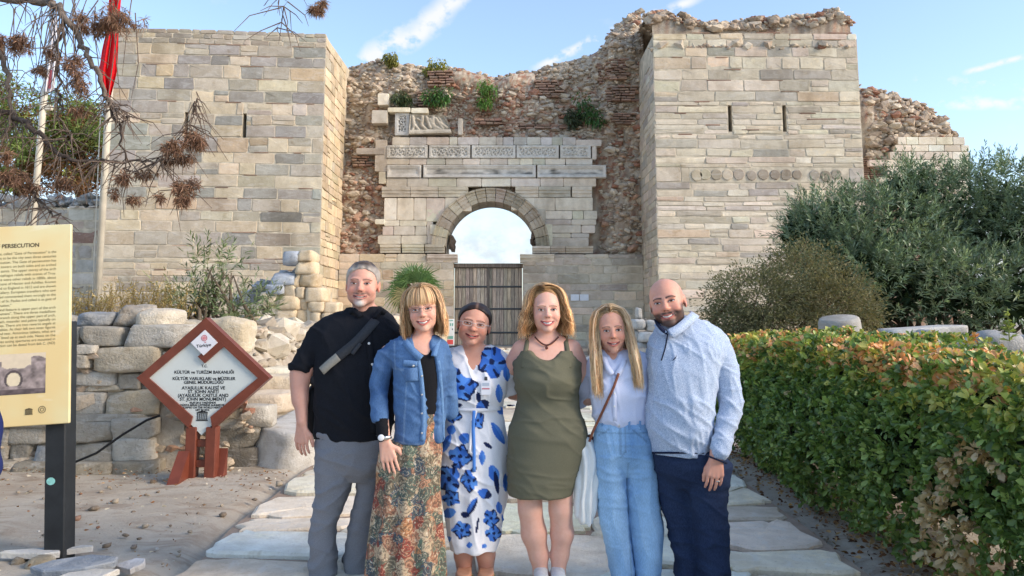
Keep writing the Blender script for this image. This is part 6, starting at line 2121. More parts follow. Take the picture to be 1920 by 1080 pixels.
 def mesh(s, smooth=1):
  d, xs, ys, zs = s.d, s.x, s.y, s.z
  n = (d < 0)
  c = np.zeros(tuple(k - 1 for k in d.shape), np.uint8)
  for i in (0, 1):
   for j in (0, 1):
    for k in (0, 1):
     c += n[i:n.shape[0] - 1 + i, j:n.shape[1] - 1 + j, k:n.shape[2] - 1 + k]
  act = np.argwhere((c > 0) & (c < 8))
  idx = np.full(c.shape, -1, np.int32)
  I, J, K = act.T
  idx[I, J, K] = np.arange(len(act))
  val = {(i, j, k): d[I + i, J + j, K + k] for i in (0, 1) for j in (0, 1) for k in (0, 1)}
  acc = np.zeros((len(act), 3))
  cnt = np.zeros(len(act))
  for a in val:
   for ax in range(3):
    if a[ax]:
     continue
    b = tuple(v + (1 if m == ax else 0) for m, v in enumerate(a))
    va, vb = val[a], val[b]
    cr = (va < 0) != (vb < 0)
    t = np.where(cr, va / (va - vb + 1e-12), 0)
    p = np.stack([np.full(len(act), float(a[0])), np.full(len(act), float(a[1])), np.full(len(act), float(a[2]))], -1)
    p[:, ax] += t
    acc += p * cr[:, None]
    cnt += cr
  acc /= cnt[:, None]
  V = np.stack([xs[I] + acc[:, 0] * (xs[I + 1] - xs[I]), ys[J] + acc[:, 1] * (ys[J + 1] - ys[J]), zs[K] + acc[:, 2] * (zs[K + 1] - zs[K])], -1)
  quads = []
  for ax in range(3):
   a = [slice(1, -1)] * 3
   a[ax] = slice(0, -1)
   b = list(a)
   b[ax] = slice(1, None)
   na, nb = n[tuple(a)], n[tuple(b)]
   e = np.argwhere(na != nb)
   if not len(e):
    continue
   o = np.array([1, 1, 1])
   o[ax] = 0
   e = e + o
   flip = n[e[:, 0], e[:, 1], e[:, 2]]
   u, v = [(1, 2), (2, 0), (0, 1)][ax]
   q = []
   for (du, dv) in ((-1, -1), (0, -1), (0, 0), (-1, 0)):
    p = e.copy()
    p[:, u] += du
    p[:, v] += dv
    q.append(idx[p[:, 0], p[:, 1], p[:, 2]])
   q = np.stack(q, -1)
   q = np.where(flip[:, None], q, q[:, ::-1])
   quads.append(q)
  Q = np.concatenate(quads)
  Q = Q[(Q >= 0).all(1)]
  for _ in range(smooth):
   V = relax(V, Q)
  return V, Q
def relax(V, Q, w=.5):
 A = np.zeros_like(V)
 n = np.zeros(len(V))
 for a, b in ((0, 1), (1, 2), (2, 3), (3, 0)):
  for (p, q) in ((a, b), (b, a)):
   for k in range(3):
    A[:, k] += np.bincount(Q[:, p], V[Q[:, q], k], len(V))
   n += np.bincount(Q[:, p], minlength=len(V))
 return V * (1 - w) + A / np.maximum(n, 1)[:, None] * w
def normals(V, Q):
 a, b, c, d = (V[Q[:, k]] for k in range(4))
 fn = np.cross(c - a, d - b)
 N = np.zeros_like(V)
 for k in range(4):
  for m in range(3):
   N[:, m] += np.bincount(Q[:, k], fn[:, m], len(V))
 return N / (np.linalg.norm(N, axis=1)[:, None] + 1e-9)
# ---------------------------------------------------------------- materials for people
def skin_mat():
 m, w, p = new_mat('skin')
 base = w.new('ShaderNodeVertexColor', layer_name='Col').outputs[0]
 v = w.new('ShaderNodeTexCoord').outputs['Object']
 n = w.noise(v, 60, 3, .6)
 n2 = w.noise(v, 14, 3, .6)
 c = w.mix(w.smooth(n, .35, .7, 0, .22), base, w.mix(1.0, base, (.88, .70, .64), 'MULTIPLY'))
 c = w.mix(w.smooth(n2, .45, .7, 0, .22), c, w.mix(1.0, base, (1.0, .82, .78), 'MULTIPLY'))
 w.l.new(c, p.inputs['Base Color'])
 p.inputs['Roughness'].default_value = .5
 p.inputs['Specular IOR Level'].default_value = .35
 p.inputs['Subsurface Weight'].default_value = .12
 p.inputs['Subsurface Radius'].default_value = (.012, .004, .002)
 p.inputs['Subsurface Scale'].default_value = .5
 bump(w, p, n, .12, .002)
 return m
def cloth_mat(name, col=None, scale=220.0, amt=.18, rough=.9, wear=0.0, wearcol=(.5, .55, .6), sheen=0.0, bumpy=.25, twill=False):
 m, w, p = new_mat(name)
 v = w.new('ShaderNodeTexCoord').outputs['Object']
 base = w.new('ShaderNodeVertexColor', layer_name='Col').outputs[0] if col is None else col
 n = w.noise(w.mapping(v, (1, 1, .35)) if twill else v, scale, 2, .6)
 n2 = w.noise(v, 7, 4, .6)
 dk = w.mix(1.0, base, (1 - amt,) * 3, 'MULTIPLY') if col is None else tuple(c * (1 - amt) for c in col)
 lt = w.mix(1.0, base, (1 + amt,) * 3, 'MULTIPLY') if col is None else tuple(min(1, c * (1 + amt)) for c in col)
 c = w.mix(w.smooth(n, .3, .7), dk, lt)
 if wear:
  c = w.mix(w.smooth(n2, .42, .68, 0, wear), c, wearcol)
 w.l.new(c, p.inputs['Base Color'])
 p.inputs['Roughness'].default_value = rough
 p.inputs['Specular IOR Level'].default_value = .2
 p.inputs['Sheen Weight'].default_value = sheen
 bump(w, p, w.math('ADD', w.math('MULTIPLY', n, .15), n2), bumpy, .01)
 return m
M_SKIN = skin_mat()
M_HAIR = None
def hair_mat():
 m, w, p = new_mat('hair')
 base = w.mix(1.0, w.new('ShaderNodeVertexColor', layer_name='Col').outputs[0], (1.12, 1.06, .98), 'MULTIPLY')
 w.l.new(base, p.inputs['Base Color'])
 p.inputs['Roughness'].default_value = .42
 p.inputs['Specular IOR Level'].default_value = .4
 tr = w.new('ShaderNodeBsdfTranslucent')
 w.l.new(w.mix(1.0, base, (1.0, .98, .95), 'MULTIPLY'), tr.inputs[0])
 mx = w.new('ShaderNodeMixShader')
 mx.inputs[0].default_value = .30
 w.l.new(p.outputs[0], mx.inputs[1])
 w.l.new(tr.outputs[0], mx.inputs[2])
 w.l.new(mx.outputs[0], [q for q in w.n if q.type == 'OUTPUT_MATERIAL'][0].inputs[0])
 return m
M_HAIR = hair_mat()
M_EYE = plain_mat('eye', (1, 1, 1), .25, .5, 0, src='col')
M_TOOTH = plain_mat('tooth', (.74, .71, .66), .35, .4)
M_SHOE = plain_mat('shoe_leather', (1, 1, 1), .6, .3, .1, 30, src='col')
def rotm(yaw, pitch, roll):
 """columns: head right, back, up in the world"""
 cy, sy, cp, sp, cr, sr = math.cos(yaw), math.sin(yaw), math.cos(pitch), math.sin(pitch), math.cos(roll), math.sin(roll)
 Rz = np.array([[cy, -sy, 0], [sy, cy, 0], [0, 0, 1]])
 Rx = np.array([[1, 0, 0], [0, cp, -sp], [0, sp, cp]])
 Ry = np.array([[cr, 0, sr], [0, 1, 0], [-sr, 0, cr]])
 return Rz @ Rx @ Ry
def smin(a, b, k):
 h = np.maximum(k - np.abs(a - b), 0) / k
 return np.minimum(a, b) - h * h * k * .25
def smax(a, b, k):
 return -smin(-a, -b, k)
class Head:
 """a head in its own frame (x right, y back, z up, metres, eyes at z=0) placed in the world"""
 def __init__(s, c, scale, yaw=0, pitch=0, roll=0, jaw=1.0, cheek=1.0, nose=1.0, mouth=1.0, openm=1.0, neck=1.0, smile=1.0, chin=1.0):
  s.c = np.asarray(c, float)
  s.s = np.asarray(scale, float)
  s.M = rotm(yaw, pitch, roll)
  s.p = dict(jaw=jaw, cheek=cheek, nose=nose, mouth=mouth, openm=openm, neck=neck, smile=smile, chin=chin)
 def w(s, P):
  return s.c + (np.asarray(P, float) * s.s) @ s.M.T
 def l(s, P):
  return ((np.asarray(P, float) - s.c) @ s.M) / s.s
 def mouth_arc(s, dz=0.0, dy=0.0, n=9, wf=1.0):
  p = s.p
  t = np.linspace(-1, 1, n)
  x = t * .0290 * p['mouth'] * wf
  z = -.0675 + .0085 * p['smile'] * t * t + dz * (1 - .75 * t * t)
  y = -.0975 + .0165 * t * t + dy
  return np.stack([x, y, z], -1)
 def field(s, g):
  """adds the head to grid g"""
  p = s.p
  m = .17 * s.s.max()
  lo, hi = s.c - m, s.c + m
  lo[2] = s.c[2] - .165 * s.s[2]
  sl, X, Y, Z = g.win(lo, hi)
  a, b, c = X - s.c[0], Y - s.c[1], Z - s.c[2]
  M = s.M
  lx = ((a * M[0, 0] + b * M[1, 0] + c * M[2, 0]) / s.s[0]).astype(np.float32)
  ly = ((a * M[0, 1] + b * M[1, 1] + c * M[2, 1]) / s.s[1]).astype(np.float32)
  lz = ((a * M[0, 2] + b * M[1, 2] + c * M[2, 2]) / s.s[2]).astype(np.float32)
  ax = np.abs(lx)
  def ell(cx, cy, cz, rx, ry, rz, x=ax):
   q0, q1, q2 = (x - cx) / rx, (ly - cy) / ry, (lz - cz) / rz
   k0 = np.sqrt(q0 * q0 + q1 * q1 + q2 * q2)
   k1 = np.sqrt((q0 / rx) ** 2 + (q1 / ry) ** 2 + (q2 / rz) ** 2) + 1e-6
   return k0 * (k0 - 1) / k1
  def cap(A, B, ra, rb, x=ax):
   d = np.array(B, float) - np.array(A, float)
   px, py, pz = x - A[0], ly - A[1], lz - A[2]
   t = np.clip((px * d[0] + py * d[1] + pz * d[2]) / (d.dot(d) + 1e-9), 0, 1)
   return np.sqrt((px - t * d[0]) ** 2 + (py - t * d[1]) ** 2 + (pz - t * d[2]) ** 2) - (ra + (rb - ra) * t)
  jw = p['jaw']
  d = ell(0, .012, .034, .0745, .093, .083)
  d = smin(d, ell(0, -.024, -.020, .0635, .066, .078), .03)
  d = smin(d, ell(0, -.020, -.066, .056 * jw, .058, .040), .03)
  d = smin(d, ell(0, -.068, -.096 - .004 * p['chin'], .022 * jw, .020, .017), .025)
  d = smin(d, ell(.040 * (.5 + .5 * jw), -.060, -.034, .022, .022, .022 * p['cheek']), .022)
  d = smin(d, ell(.027, -.078, .021, .024, .010, .008), .012)
  n = p['nose']
  d = smin(d, cap((0, -.084, .010), (0, -.101, -.025), .0075 * n, .0095 * n), .012)
  d = smin(d, ell(0, -.106, -.030, .0115 * n, .0105, .0095 * n), .009)
  d = smin(d, ell(.0125 * n, -.096, -.034, .008 * n, .0095, .0075), .007)
  d = smax(d, -ell(.031, -.0985, .000, .0185, .0125, .0095), .010)
  d = smax(d, -cap((.018, -.098, -.038), (.036 * p['mouth'], -.080, -.060), .0048, .0040), .009)
  up, lw = s.mouth_arc(.0050, .001), s.mouth_arc(-.0066 - .0045 * p['openm'], .002)
  for arc, rad in ((up, .0034), (lw, .0044)):
   for i in range(4, 8):
    d = smin(d, cap(arc[i], arc[i + 1], rad * (1 - .1 * (i - 4)), rad * (1 - .1 * (i - 3))), .004)
  mid = s.mouth_arc(-.0005 - .0018 * p['openm'], -.004)
  for i in range(4, 8):
   d = smax(d, -cap(mid[i], mid[i + 1], .0046 * (.35 + p['openm'] * .65), .0042 * (.35 + p['openm'] * .65)), .003)
  ear = ell(.0765, .016, -.006, .0085, .019, .032)
  ear = smax(ear, -ell(.085, .010, -.004, .006, .011, .019), .004)
  d = smin(d, ear, .008)
  g.put(sl, (d * s.s.min()).astype(np.float32), .012)
  return s
 def paint(s, V, skin, lip, brow, brow_th=1.0, blush=1.0, beard=None):
  """vertex colours of the skin in the head's own frame"""
  L = s.l(V)
  x, y, z = np.abs(L[:, 0]), L[:, 1], L[:, 2]
  C = np.tile(np.asarray(skin, float), (len(V), 1))
  inh = (z > -.13) & (z < .13) & (x < .1) & (np.abs(y) < .13)
  face = inh & (y < -.02)
  def mixc(f, col):
   nonlocal C
   f = np.clip(f, 0, 1)[:, None]
   C = C * (1 - f) + np.asarray(col, float) * f
  red = np.asarray(skin) * np.array([1.02, .72, .70])
  f = np.exp(-(((x - .042) / .02) ** 2 + ((z + .034) / .018) ** 2)) * .75 * blush
  f = np.maximum(f, np.exp(-((x / .014) ** 2 + ((z + .030) / .014) ** 2)) * .6 * blush)
  f = np.maximum(f, np.where(x > .068, .5, 0))
  mixc(f * inh, red)
  for arc, rad in ((s.mouth_arc(.0050, .001, 25), .0040), (s.mouth_arc(-.0066 - .0045 * s.p['openm'], .002, 25), .0050)):
   dd = np.min(np.hypot(L[:, None, 0] - arc[None, :, 0], L[:, None, 2] - arc[None, :, 2]) if False else np.sqrt(np.maximum(0, np.stack([(L[:, 0] - a[0]) ** 2 + ((L[:, 2] - a[2])) ** 2 for a in arc], 1))), axis=1)
   mixc((1 - dd / rad) * 1.6 * face * (y < -.06), lip)
  mid = s.mouth_arc(-.001, -.004, 25)
  dd = np.min(np.stack([(L[:, 0] - a[0]) ** 2 + (L[:, 2] - a[2]) ** 2 for a in mid], 1), 1) ** .5
  mixc((1 - dd / .0042) * 1.6 * face * (y < -.06) * (y > -.094), (.05, .015, .012))
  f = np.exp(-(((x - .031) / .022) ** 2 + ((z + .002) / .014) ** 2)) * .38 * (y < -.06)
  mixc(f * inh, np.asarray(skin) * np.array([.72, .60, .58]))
  nz = hash3(L * 90, 3) * .5 + hash3(L * 200, 5) * .5
  C = C * (1 + .07 * nz * inh)[:, None]
  # brows
  t = np.clip((x - .012) / .036, 0, 1)
  zb = .0185 + .006 * np.sin(t * 2.6) - .004 * t
  mixc((1 - np.abs(z - zb) / (.0048 * brow_th * (1 - .5 * t))) * 1.4 * face * (x > .009) * (x < .052), brow)
  # lash line and lid shadow belong to the eye parts; nostrils
  mixc((1 - np.hypot(x - .0075, (z + .0405) * 1.3) / .0042) * 1.3 * face * (y < -.09), (.10, .03, .025))
  if beard:
   for (fn, col, amt) in beard:
    mixc(fn(L[:, 0], y, z) * amt * inh, col)
  return C
 def eyes(s, parent, iris=(.05, .03, .02), squint=1.0, lid=(.30, .14, .11)):
  for sg in (-1, 1):
   n, m = 15, 9
   u, v = np.meshgrid(np.linspace(-1, 1, n), np.linspace(-1, 1, m))
   hz = .0056 * squint * np.sqrt(np.maximum(0, 1 - u ** 2)) * (1 + .12 * np.sign(v))
   P = np.stack([sg * .031 + u * .0160, -.0915 + .006 * u * u + .0016 * v * v, .0005 + v * hz - .0012 * u * u + .0012 * u * sg], -1)
   rr = np.hypot(u * .0145 + sg * .0, v * hz)
   C = np.full((m, n, 3), .62)
   C[rr < .0062] = iris
   C[rr < .0028] = (.008, .008, .008)
   C[v > .42] = (.012, .009, .008)
   C[np.abs(u) > .85] = (.25, .12, .1)
   I = np.arange(n * m).reshape(m, n)
   Fc = np.stack([I[:-1, :-1], I[:-1, 1:], I[1:, 1:], I[1:, :-1]], -1).reshape(-1, 4)
   mobj('eye', s.w(P.reshape(-1, 3)), Fc, M_EYE, parent, True, C.reshape(-1, 3))
   # upper lid: a fleshy ridge with lashes below
   t = np.linspace(-1, 1, 9)
   lp = np.stack([sg * .031 + t * .0170, -.0925 + .006 * t * t, .0005 +   .0070 * squint * np.sqrt(np.maximum(0, 1 - t * t * .92)) - .0012 * t * t + .0012 * t * sg], -1)
   MB().tube(s.w(lp), np.array([.0008, .0016, .002, .0022, .0022, .0022, .002, .0016, .0008]) * s.s[0], 6, lid).build('eyelid', M_SKIN, parent, True)
 def teeth(s, parent, wf=.82, h=.0042):
  a, b = s.mouth_arc(.0030, .0030, 15, wf), s.mouth_arc(.0030 - h * 2.0, .0030, 15, wf)
  V = np.concatenate([a, b, a + (0, .004, 0), b + (0, .004, 0)])
  k = np.arange(14)
  Fc = np.concatenate([np.stack([k, k + 1, k + 16, k + 15], -1), np.stack([k + 15, k + 16, k + 46, k + 45], -1), np.stack([k + 30, k + 31, k + 1, k], -1)])
  mobj('teeth', s.w(V), Fc, M_TOOTH, parent, True)
SKULL_C, SKULL_R = np.array([0, .012, .034]), np.array([.0745, .093, .083])
def hair_cap(head, parent, thick, line, col, r, amp=.003, name='hair', freq=60, colfn=None, extra=None, h=.0042):
 """short or tied-back hair: a layer over the skull above a hairline z(y) in head coordinates"""
 g = Sdf((-.1, -.115, -.14), (.1, .125, .14), h)
 sl, X, Y, Z = g.win((-.2, -.2, -.2), (.2, .2, .2))
 q0, q1, q2 = (X - SKULL_C[0]) / (SKULL_R[0] + thick), (Y - SKULL_C[1]) / (SKULL_R[1] + thick), (Z - SKULL_C[2]) / (SKULL_R[2] + thick)
 k0 = np.sqrt(q0 ** 2 + q1 ** 2 + q2 ** 2)
 d = (k0 - 1) * .08
 low = np.sqrt((X / (.070 + thick)) ** 2 + ((Y - .028) / (.068 + thick)) ** 2 + ((Z + .03) / .075) ** 2)
 d = smin(d, (low - 1) * .07, .02)
 H = np.interp(Y.ravel(), [p[0] for p in line], [p[1] for p in line])[None, :, None] + .010 * np.clip(1 - np.abs(X) / .045, 0, 1) * (Y < -.04)
 d = smax(d, H - Z, .006)
 if extra is not None:
  d = extra(d, X, Y, Z)
 g.d[:] = d
 V, Q = g.mesh(1)
 N = normals(V, Q)
 nz = fbm(V * freq * np.array([1, 1, .5]), 2, 3)
 V = V + N * (amp * nz)[:, None]
 C = np.tile(np.asarray(col, float), (len(V), 1)) if colfn is None else colfn(V)
 C = C * (1 + .35 * nz)[:, None].clip(.4, 1.6)
 return mobj(name, head.w(V), Q, M_HAIR, parent, True, C)
def hair_locks(head, parent, r, n, part_x, zend, cols, phi0=50, flare=(.0,), wave=(0, 30), bangs=0, bang_z=.02, layers=(.006, .014, .022), width=.011, back=180, name='hair', curl_in=0.0, lift=0.0, backdrop=.0, forward=.0, sidew=1.0):
 """long hair as many flat tapering locks that leave the parting, follow the skull and fall"""
 VV, FF, CC = [], [], []
 base = 0
 m = 18
 cols = np.array([srgb(*c) for c in cols])
 n, bangs, width, m = int(n * 2.2), int(bangs * 2), width * .55, 15
 for i in range(n + bangs):
  isb = i >= n
  off = layers[r.integers(0, len(layers))]
  sg = -1 if r.random() < .5 else 1
  if isb:
   phi = R(r.uniform(-52, 52))
   root = np.array([phi * .025 + part_x * .3, -.030 + r.normal(0, .006), 0])
   off = r.uniform(.010, .016)
  else:
   f = r.random()
   phi = sg * R(phi0 + (back - phi0) * f ** 1.25)
   root = np.array([part_x + sg * r.uniform(.0, .005), -.060 + .15 * min(1, f * 1.15) + r.normal(0, .006), 0])
  rr = SKULL_R + off + lift
  z_e = zend(abs(math.degrees(phi)), sg, r) if not isb else bang_z + r.normal(0, .005)
  top = SKULL_C + np.array([root[0], root[1] - SKULL_C[1] * 0, 0])
  e = 1 - (root[0] / rr[0]) ** 2 - ((root[1] - .012) / rr[1]) ** 2
  top[2] = SKULL_C[2] + rr[2] * math.sqrt(max(.02, e))
  top[1] = root[1]
  P = []
  ph = r.uniform(0, 6.28)
  nseg = m
  arc = np.linspace(0, 1, nseg)
  # arc part to the equator, then the fall
  zeq = SKULL_C[2] - .005
  Larc = .12
  Lf = max(.001, zeq - z_e)
  tot = Larc + Lf if not isb else Larc * .8
  dx, dy = math.sin(phi), -math.cos(phi)
  er = 1 / math.sqrt((dx / rr[0]) ** 2 + (dy / rr[1]) ** 2)
  jit = r.normal(0, .004)
  for t in arc:
   s = t * tot
   if isb:
    psi = t * math.acos(max(-1, min(1, (z_e - SKULL_C[2]) / rr[2])))
    q = SKULL_C + rr * np.array([dx * math.sin(psi), dy * math.sin(psi), math.cos(psi)])
    w = min(1, psi / .7)
    q = top * (1 - w) + q * w if w < 1 else q
   elif s < Larc:
    psi = s / Larc * math.pi / 2
    q = SKULL_C + rr * np.array([dx * math.sin(psi), dy * math.sin(psi), math.cos(psi)])
    w = min(1, psi / .9)
    w = w * w * (3 - 2 * w)
    q = top * (1 - w) + q * w
   else:
    fz = s - Larc
    u = fz / max(Lf, .001)
    fl = np.interp(fz, np.linspace(0, .30, len(flare)), flare)
    er2 = (er + fl) * (1 - .10 * (off < .01))
    q = SKULL_C + np.array([dx * er2 * sidew, dy * er2, -fz])
    if abs(math.degrees(phi)) < 112:
     q[1] -= forward * min(1, fz / .16) ** 1.3
    if abs(math.degrees(phi)) > 90:
     q[1] += -backdrop * u
    wv = wave[0] * min(1, fz / .05) * math.sin(fz * wave[1] * 6.28 + ph)
    q += wv * np.array([dx, dy, 0]) + .6 * wv * math.cos(ph) * np.array([-dy, dx, 0])
    q += curl_in * u ** 3 * np.array([-dx, -dy, 0])
   q = q + np.array([dx, dy, 0]) * jit
   P.append(q)
  P = np.array(P)
  T = unit(np.gradient(P, axis=0))
  out = unit(P - np.array([0, .012, 0]) * 1.0 - np.stack([0 * P[:, 0], 0 * P[:, 0], np.minimum(P[:, 2], .034)], -1))
  S = unit(np.cross(T, out))
  wd = width * r.uniform(.6, 1.25)
  prof = np.interp(arc, [0, .12, .7, 1], [.5, 1, .9, .12])[:, None] * wd / 2
  k = np.stack([P - S * prof, P + out * prof * .45, P + S * prof], 1)
  VV.append(k.reshape(-1, 3))
  ii = base + np.arange(nseg - 1)[:, None] * 3
  FF.append(np.concatenate([ii + np.array([[0, 1, 4, 3]]), ii + np.array([[1, 2, 5, 4]])]))
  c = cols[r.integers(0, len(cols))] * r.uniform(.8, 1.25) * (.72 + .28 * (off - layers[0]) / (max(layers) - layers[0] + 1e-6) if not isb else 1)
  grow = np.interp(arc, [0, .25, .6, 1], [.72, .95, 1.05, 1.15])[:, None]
  CC.append(np.repeat(c * grow, 3, 0).reshape(-1, 3))
  base += nseg * 3
 V, C = np.concatenate(VV), np.concatenate(CC)
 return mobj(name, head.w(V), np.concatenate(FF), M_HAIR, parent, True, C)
def hand(g, W, f, a, s=1.0, curl=.35, thumb=.55, spread=.03, sep=.0022, flip=1):
 """palm and five separate fingers: wrist W, f along the fingers, a from thumb side to little finger, curl towards f x a"""
 f, a = unit(np.asarray(f, float)), np.asarray(a, float)
 a = unit(a - f * a.dot(f))
 n = np.cross(f, a) * flip
 K = [W + f * (.086 + .006 * (i in (1, 2)) - .004 * (i == 3)) * s + a * (i - 1.5) * .0215 * s for i in range(4)]
 for i in range(4):
  g.cap(W + a * (i - 1.5) * .011 * s, K[i], .0155 * s, .0118 * s, .012)
 LN = [.070, .078, .072, .056]
 for i in range(4):
  d = unit(f + a * (i - 1.5) * spread)
  p = K[i]
  rad = [.0090, .0082, .0074, .0062]
  P = [p]
  for j, fr in enumerate((.45, .30, .25)):
   ang = curl * (j + .6)
   dd = d * math.cos(ang) + n * math.sin(ang)
   p = p + dd * LN[i] * s * fr
   P.append(p)
  g.chain(P, [q * s * (1 - .08 * (i == 3)) for q in rad], sep)
 t0 = W + f * .022 * s - a * .020 * s
 d1 = unit(f * .75 - a * thumb + n * .25)
 t1 = t0 + d1 * .046 * s
 d2 = unit(f * .95 - a * thumb * .35 + n * .3)
 t2 = t1 + d2 * .034 * s
 t3 = t2 + unit(f + n * .3) * .027 * s
 g.chain([t0, t1, t2, t3], [.0155 * s, .0122 * s, .0105 * s, .008 * s], .006)
def finish(name, g, mat, parent, smooth=1, amp=0.0, freq=(8, 8, 8), seed=1.0, col=None, colfn=None, oct=3, dispfn=None, label=None, ridge=0.0):
 V, Q = g.mesh(smooth)
 N = normals(V, Q)
 if amp:
  f = fbm(V * np.array(freq), oct, seed)
  if ridge:
   f = f * (1 - ridge) + ridge * (1 - 2 * np.abs(fbm(V * np.array(freq) * .8 + 31, 2, seed + 5)))
  V = V + N * (amp * f)[:, None]
 if dispfn is not None:
  V = V + N * dispfn(V, N)[:, None]
 C = colfn(V, N) if colfn is not None else (np.tile(np.asarray(col, float), (len(V), 1)) if col is not None else None)
 o = mobj(name, V, Q, mat, parent, True, C)
 if label:
  o['label'] = label
 return o
def wrinkle(V, A, amp, seed=1.0, sharp=2.5):
 """narrow cloth creases: ridged noise in coordinates V @ A"""
 q = V @ np.asarray(A, float)
 n = np.abs(fbm(q, 2, seed))
 r2 = np.clip(1 - n * 1.7, 0, 1) ** sharp
 return amp * (r2 - .25) * (.45 + .55 * np.clip(.5 + hash3(q * .35 + 5, seed), 0, 1))
DIAG = [[5, 0, 6], [0, 5, 0], [2, 0, 11]]
DIAG2 = [[5, 0, -6], [0, 5, 0], [2, 0, 11]]
HORZ = [[3.5, 0, 1.5], [0, 3.5, 0], [0, 0, 15]]
VERT = [[16, 0, 0], [0, 16, 0], [2.5, 0, 3]]
def PXF(Y):
 """pixel helpers for a figure standing at distance Y"""
 def J(px, py, dy=0.0):
  return at(px, py, Y + dy)
 def mpp(py):
  return np.linalg.norm(at(961, py, Y) - at(960, py, Y))
 def keys(rows, ratio=None, dy=0.0):
  """rows (py, xl, xr, ry, cy) -> loft keys"""
  out = []
  for q in rows:
   py, xl, xr, ry = q[:4]
   cy = q[4] if len(q) > 4 else 0.0
   A, B = at(xl, py, Y), at(xr, py, Y)
   out.append((A[2], (A[0] + B[0]) / 2, Y + cy + dy, (B[0] - A[0]) / 2, ry))
  return out
 return J, mpp, keys
def front_y(keys, x, z, n=2.3):
 """y of the front surface of a loft at (x, z)"""
 K = np.array(sorted(keys), float)
 ip = lambda c: np.interp(z, K[:, 0], K[:, c])
 cx, cy, rx, ry = ip(1), ip(2), ip(3), ip(4)
 q = min(.98, abs((x - cx) / rx))
 return cy - ry * (1 - q ** n) ** (1 / n)
def on_front(keys, Y, px, py, lift=.004):
 p = at(px, py, Y)
 for _ in range(3):
  y = front_y(keys, p[0], p[2]) - lift
  p = at(px, py, y)
 return p
def band(name, P, width, thick, mat, parent, col=None, nrm=None, label=None):
 """flat strap along points P"""
 P = np.asarray(P, float)
 m = len(P)
 s = np.linspace(0, m - 1, (m - 1) * 6 + 1)
 Q = np.stack([np.interp(s, np.arange(m), P[:, k]) for k in range(3)], -1)
 for _ in range(4):
  Q[1:-1] = Q[1:-1] * .5 + (Q[:-2] + Q[2:]) * .25
 T = unit(np.gradient(Q, axis=0))
 N = np.tile(np.array([0, -1.0, .15]) if nrm is None else np.asarray(nrm, float), (len(Q), 1))
 S = unit(np.cross(T, N))
 N = np.cross(S, T)
 w, t = width / 2, thick / 2
 V = np.stack([Q - S * w - N * t, Q + S * w - N * t, Q + S * w + N * t, Q - S * w + N * t], 1).reshape(-1, 3)
 Fc = [[i * 4 + j, i * 4 + (j + 1) % 4, (i + 1) * 4 + (j + 1) % 4, (i + 1) * 4 + j] for i in range(len(Q) - 1) for j in range(4)]
 Fc += [[3, 2, 1, 0], [len(V) - 4, len(V) - 3, len(V) - 2, len(V) - 1]]
 o = MB().add(V, Fc, col).build(name, mat, parent, True)
 return o
def disc(name, c, rad, mat, parent, n=12, thick=.003):
 th = np.linspace(0, 2 * math.pi, n, endpoint=False)
 ring = np.stack([np.cos(th) * rad, 0 * th, np.sin(th) * rad], -1)
 V = np.concatenate([ring, ring + (0, -thick, 0), ring * .6 + (0, -thick * 1.3, 0)]) + np.asarray(c)
 Fc = [[k * n + j, k * n + (j + 1) % n, (k + 1) * n + (j + 1) % n, (k + 1) * n + j] for k in range(2) for j in range(n)] + [list(range(2 * n, 3 * n))]
 return MB().add(V, Fc).build(name, mat, parent, True)
def spectacles(head, parent, col, w=.021, h=.0135, z=-.002, rad=.0011, gap=.0095, mat=None):
 mb = MB()
 mat = mat or plain_mat('spectacle_frame', col, .35, .5)
 for sg in (-1, 1):
  t = np.linspace(0, 2 * math.pi, 25)
  e = .62
  x = sg * (gap + w) + w * np.sign(np.cos(t)) * np.abs(np.cos(t)) ** e
  zz = z + h * np.sign(np.sin(t)) * np.abs(np.sin(t)) ** e
  y = -.1085 + .10 * (np.abs(x) - .02) * .45 * (np.abs(x) > .02)
  mb.tube(head.w(np.stack([x, y, zz], -1)), rad * head.s[0], 5)
  mb.tube(head.w([(sg * (gap + 2 * w), -.0955, z + h * .5), (sg * .078, -.05, z + h * .5), (sg * .0835, .012, z + .004)]), rad * head.s[0], 5)
 t = np.linspace(-1, 1, 7)
 mb.tube(head.w(np.stack([t * gap, -.1085 - .002 * (1 - t * t), z + h * .35 + .002 * (1 - t * t)], -1)), rad * 1.1 * head.s[0], 5)
 return mb.build('spectacles', mat, parent, True)
def shoe(parent, c, yaw, L, col, name='shoe', h=.07, mat=None):
 g = Sdf((-.07, -.24, -.02), (.07, .14, .16), .007)
 k = L / .27
 g.ell((0, -.10 * k, .022), (.042, .075 * k, .032), .02)
 g.ell((0, -.02, .032), (.037, .08, .04), .03)
 g.ell((0, .045 * k, .036), (.034, .045, .045), .03)
 if h > .08:
  g.cap((0, .03, .05), (0, .035, h), .038, .036, .03)
 g.cut((0, 0, 0), (0, 0, -1), (-1, -1, -1), (1, 1, 1))
 g.cut((0, 0, h), (0, 0, 1), (-1, -1, -1), (1, 1, 1))
 V, Q = g.mesh(1)
 V[:, 1] -= .02
 ca, sa = math.cos(yaw), math.sin(yaw)
 V = np.stack([V[:, 0] * ca - V[:, 1] * sa, V[:, 0] * sa + V[:, 1] * ca, V[:, 2]], -1)
 V = V + np.array([c[0], c[1], float(gz(c[1])) + .055])
 sole = (V[:, 2] < float(gz(c[1])) + .072)[:, None]
 C = np.where(sole, np.array([.5, .48, .45]) if np.mean(col) < .3 else np.asarray(col) * .8, np.asarray(col))
 return mobj(name, V, Q, mat or M_SHOE, parent, True, C)
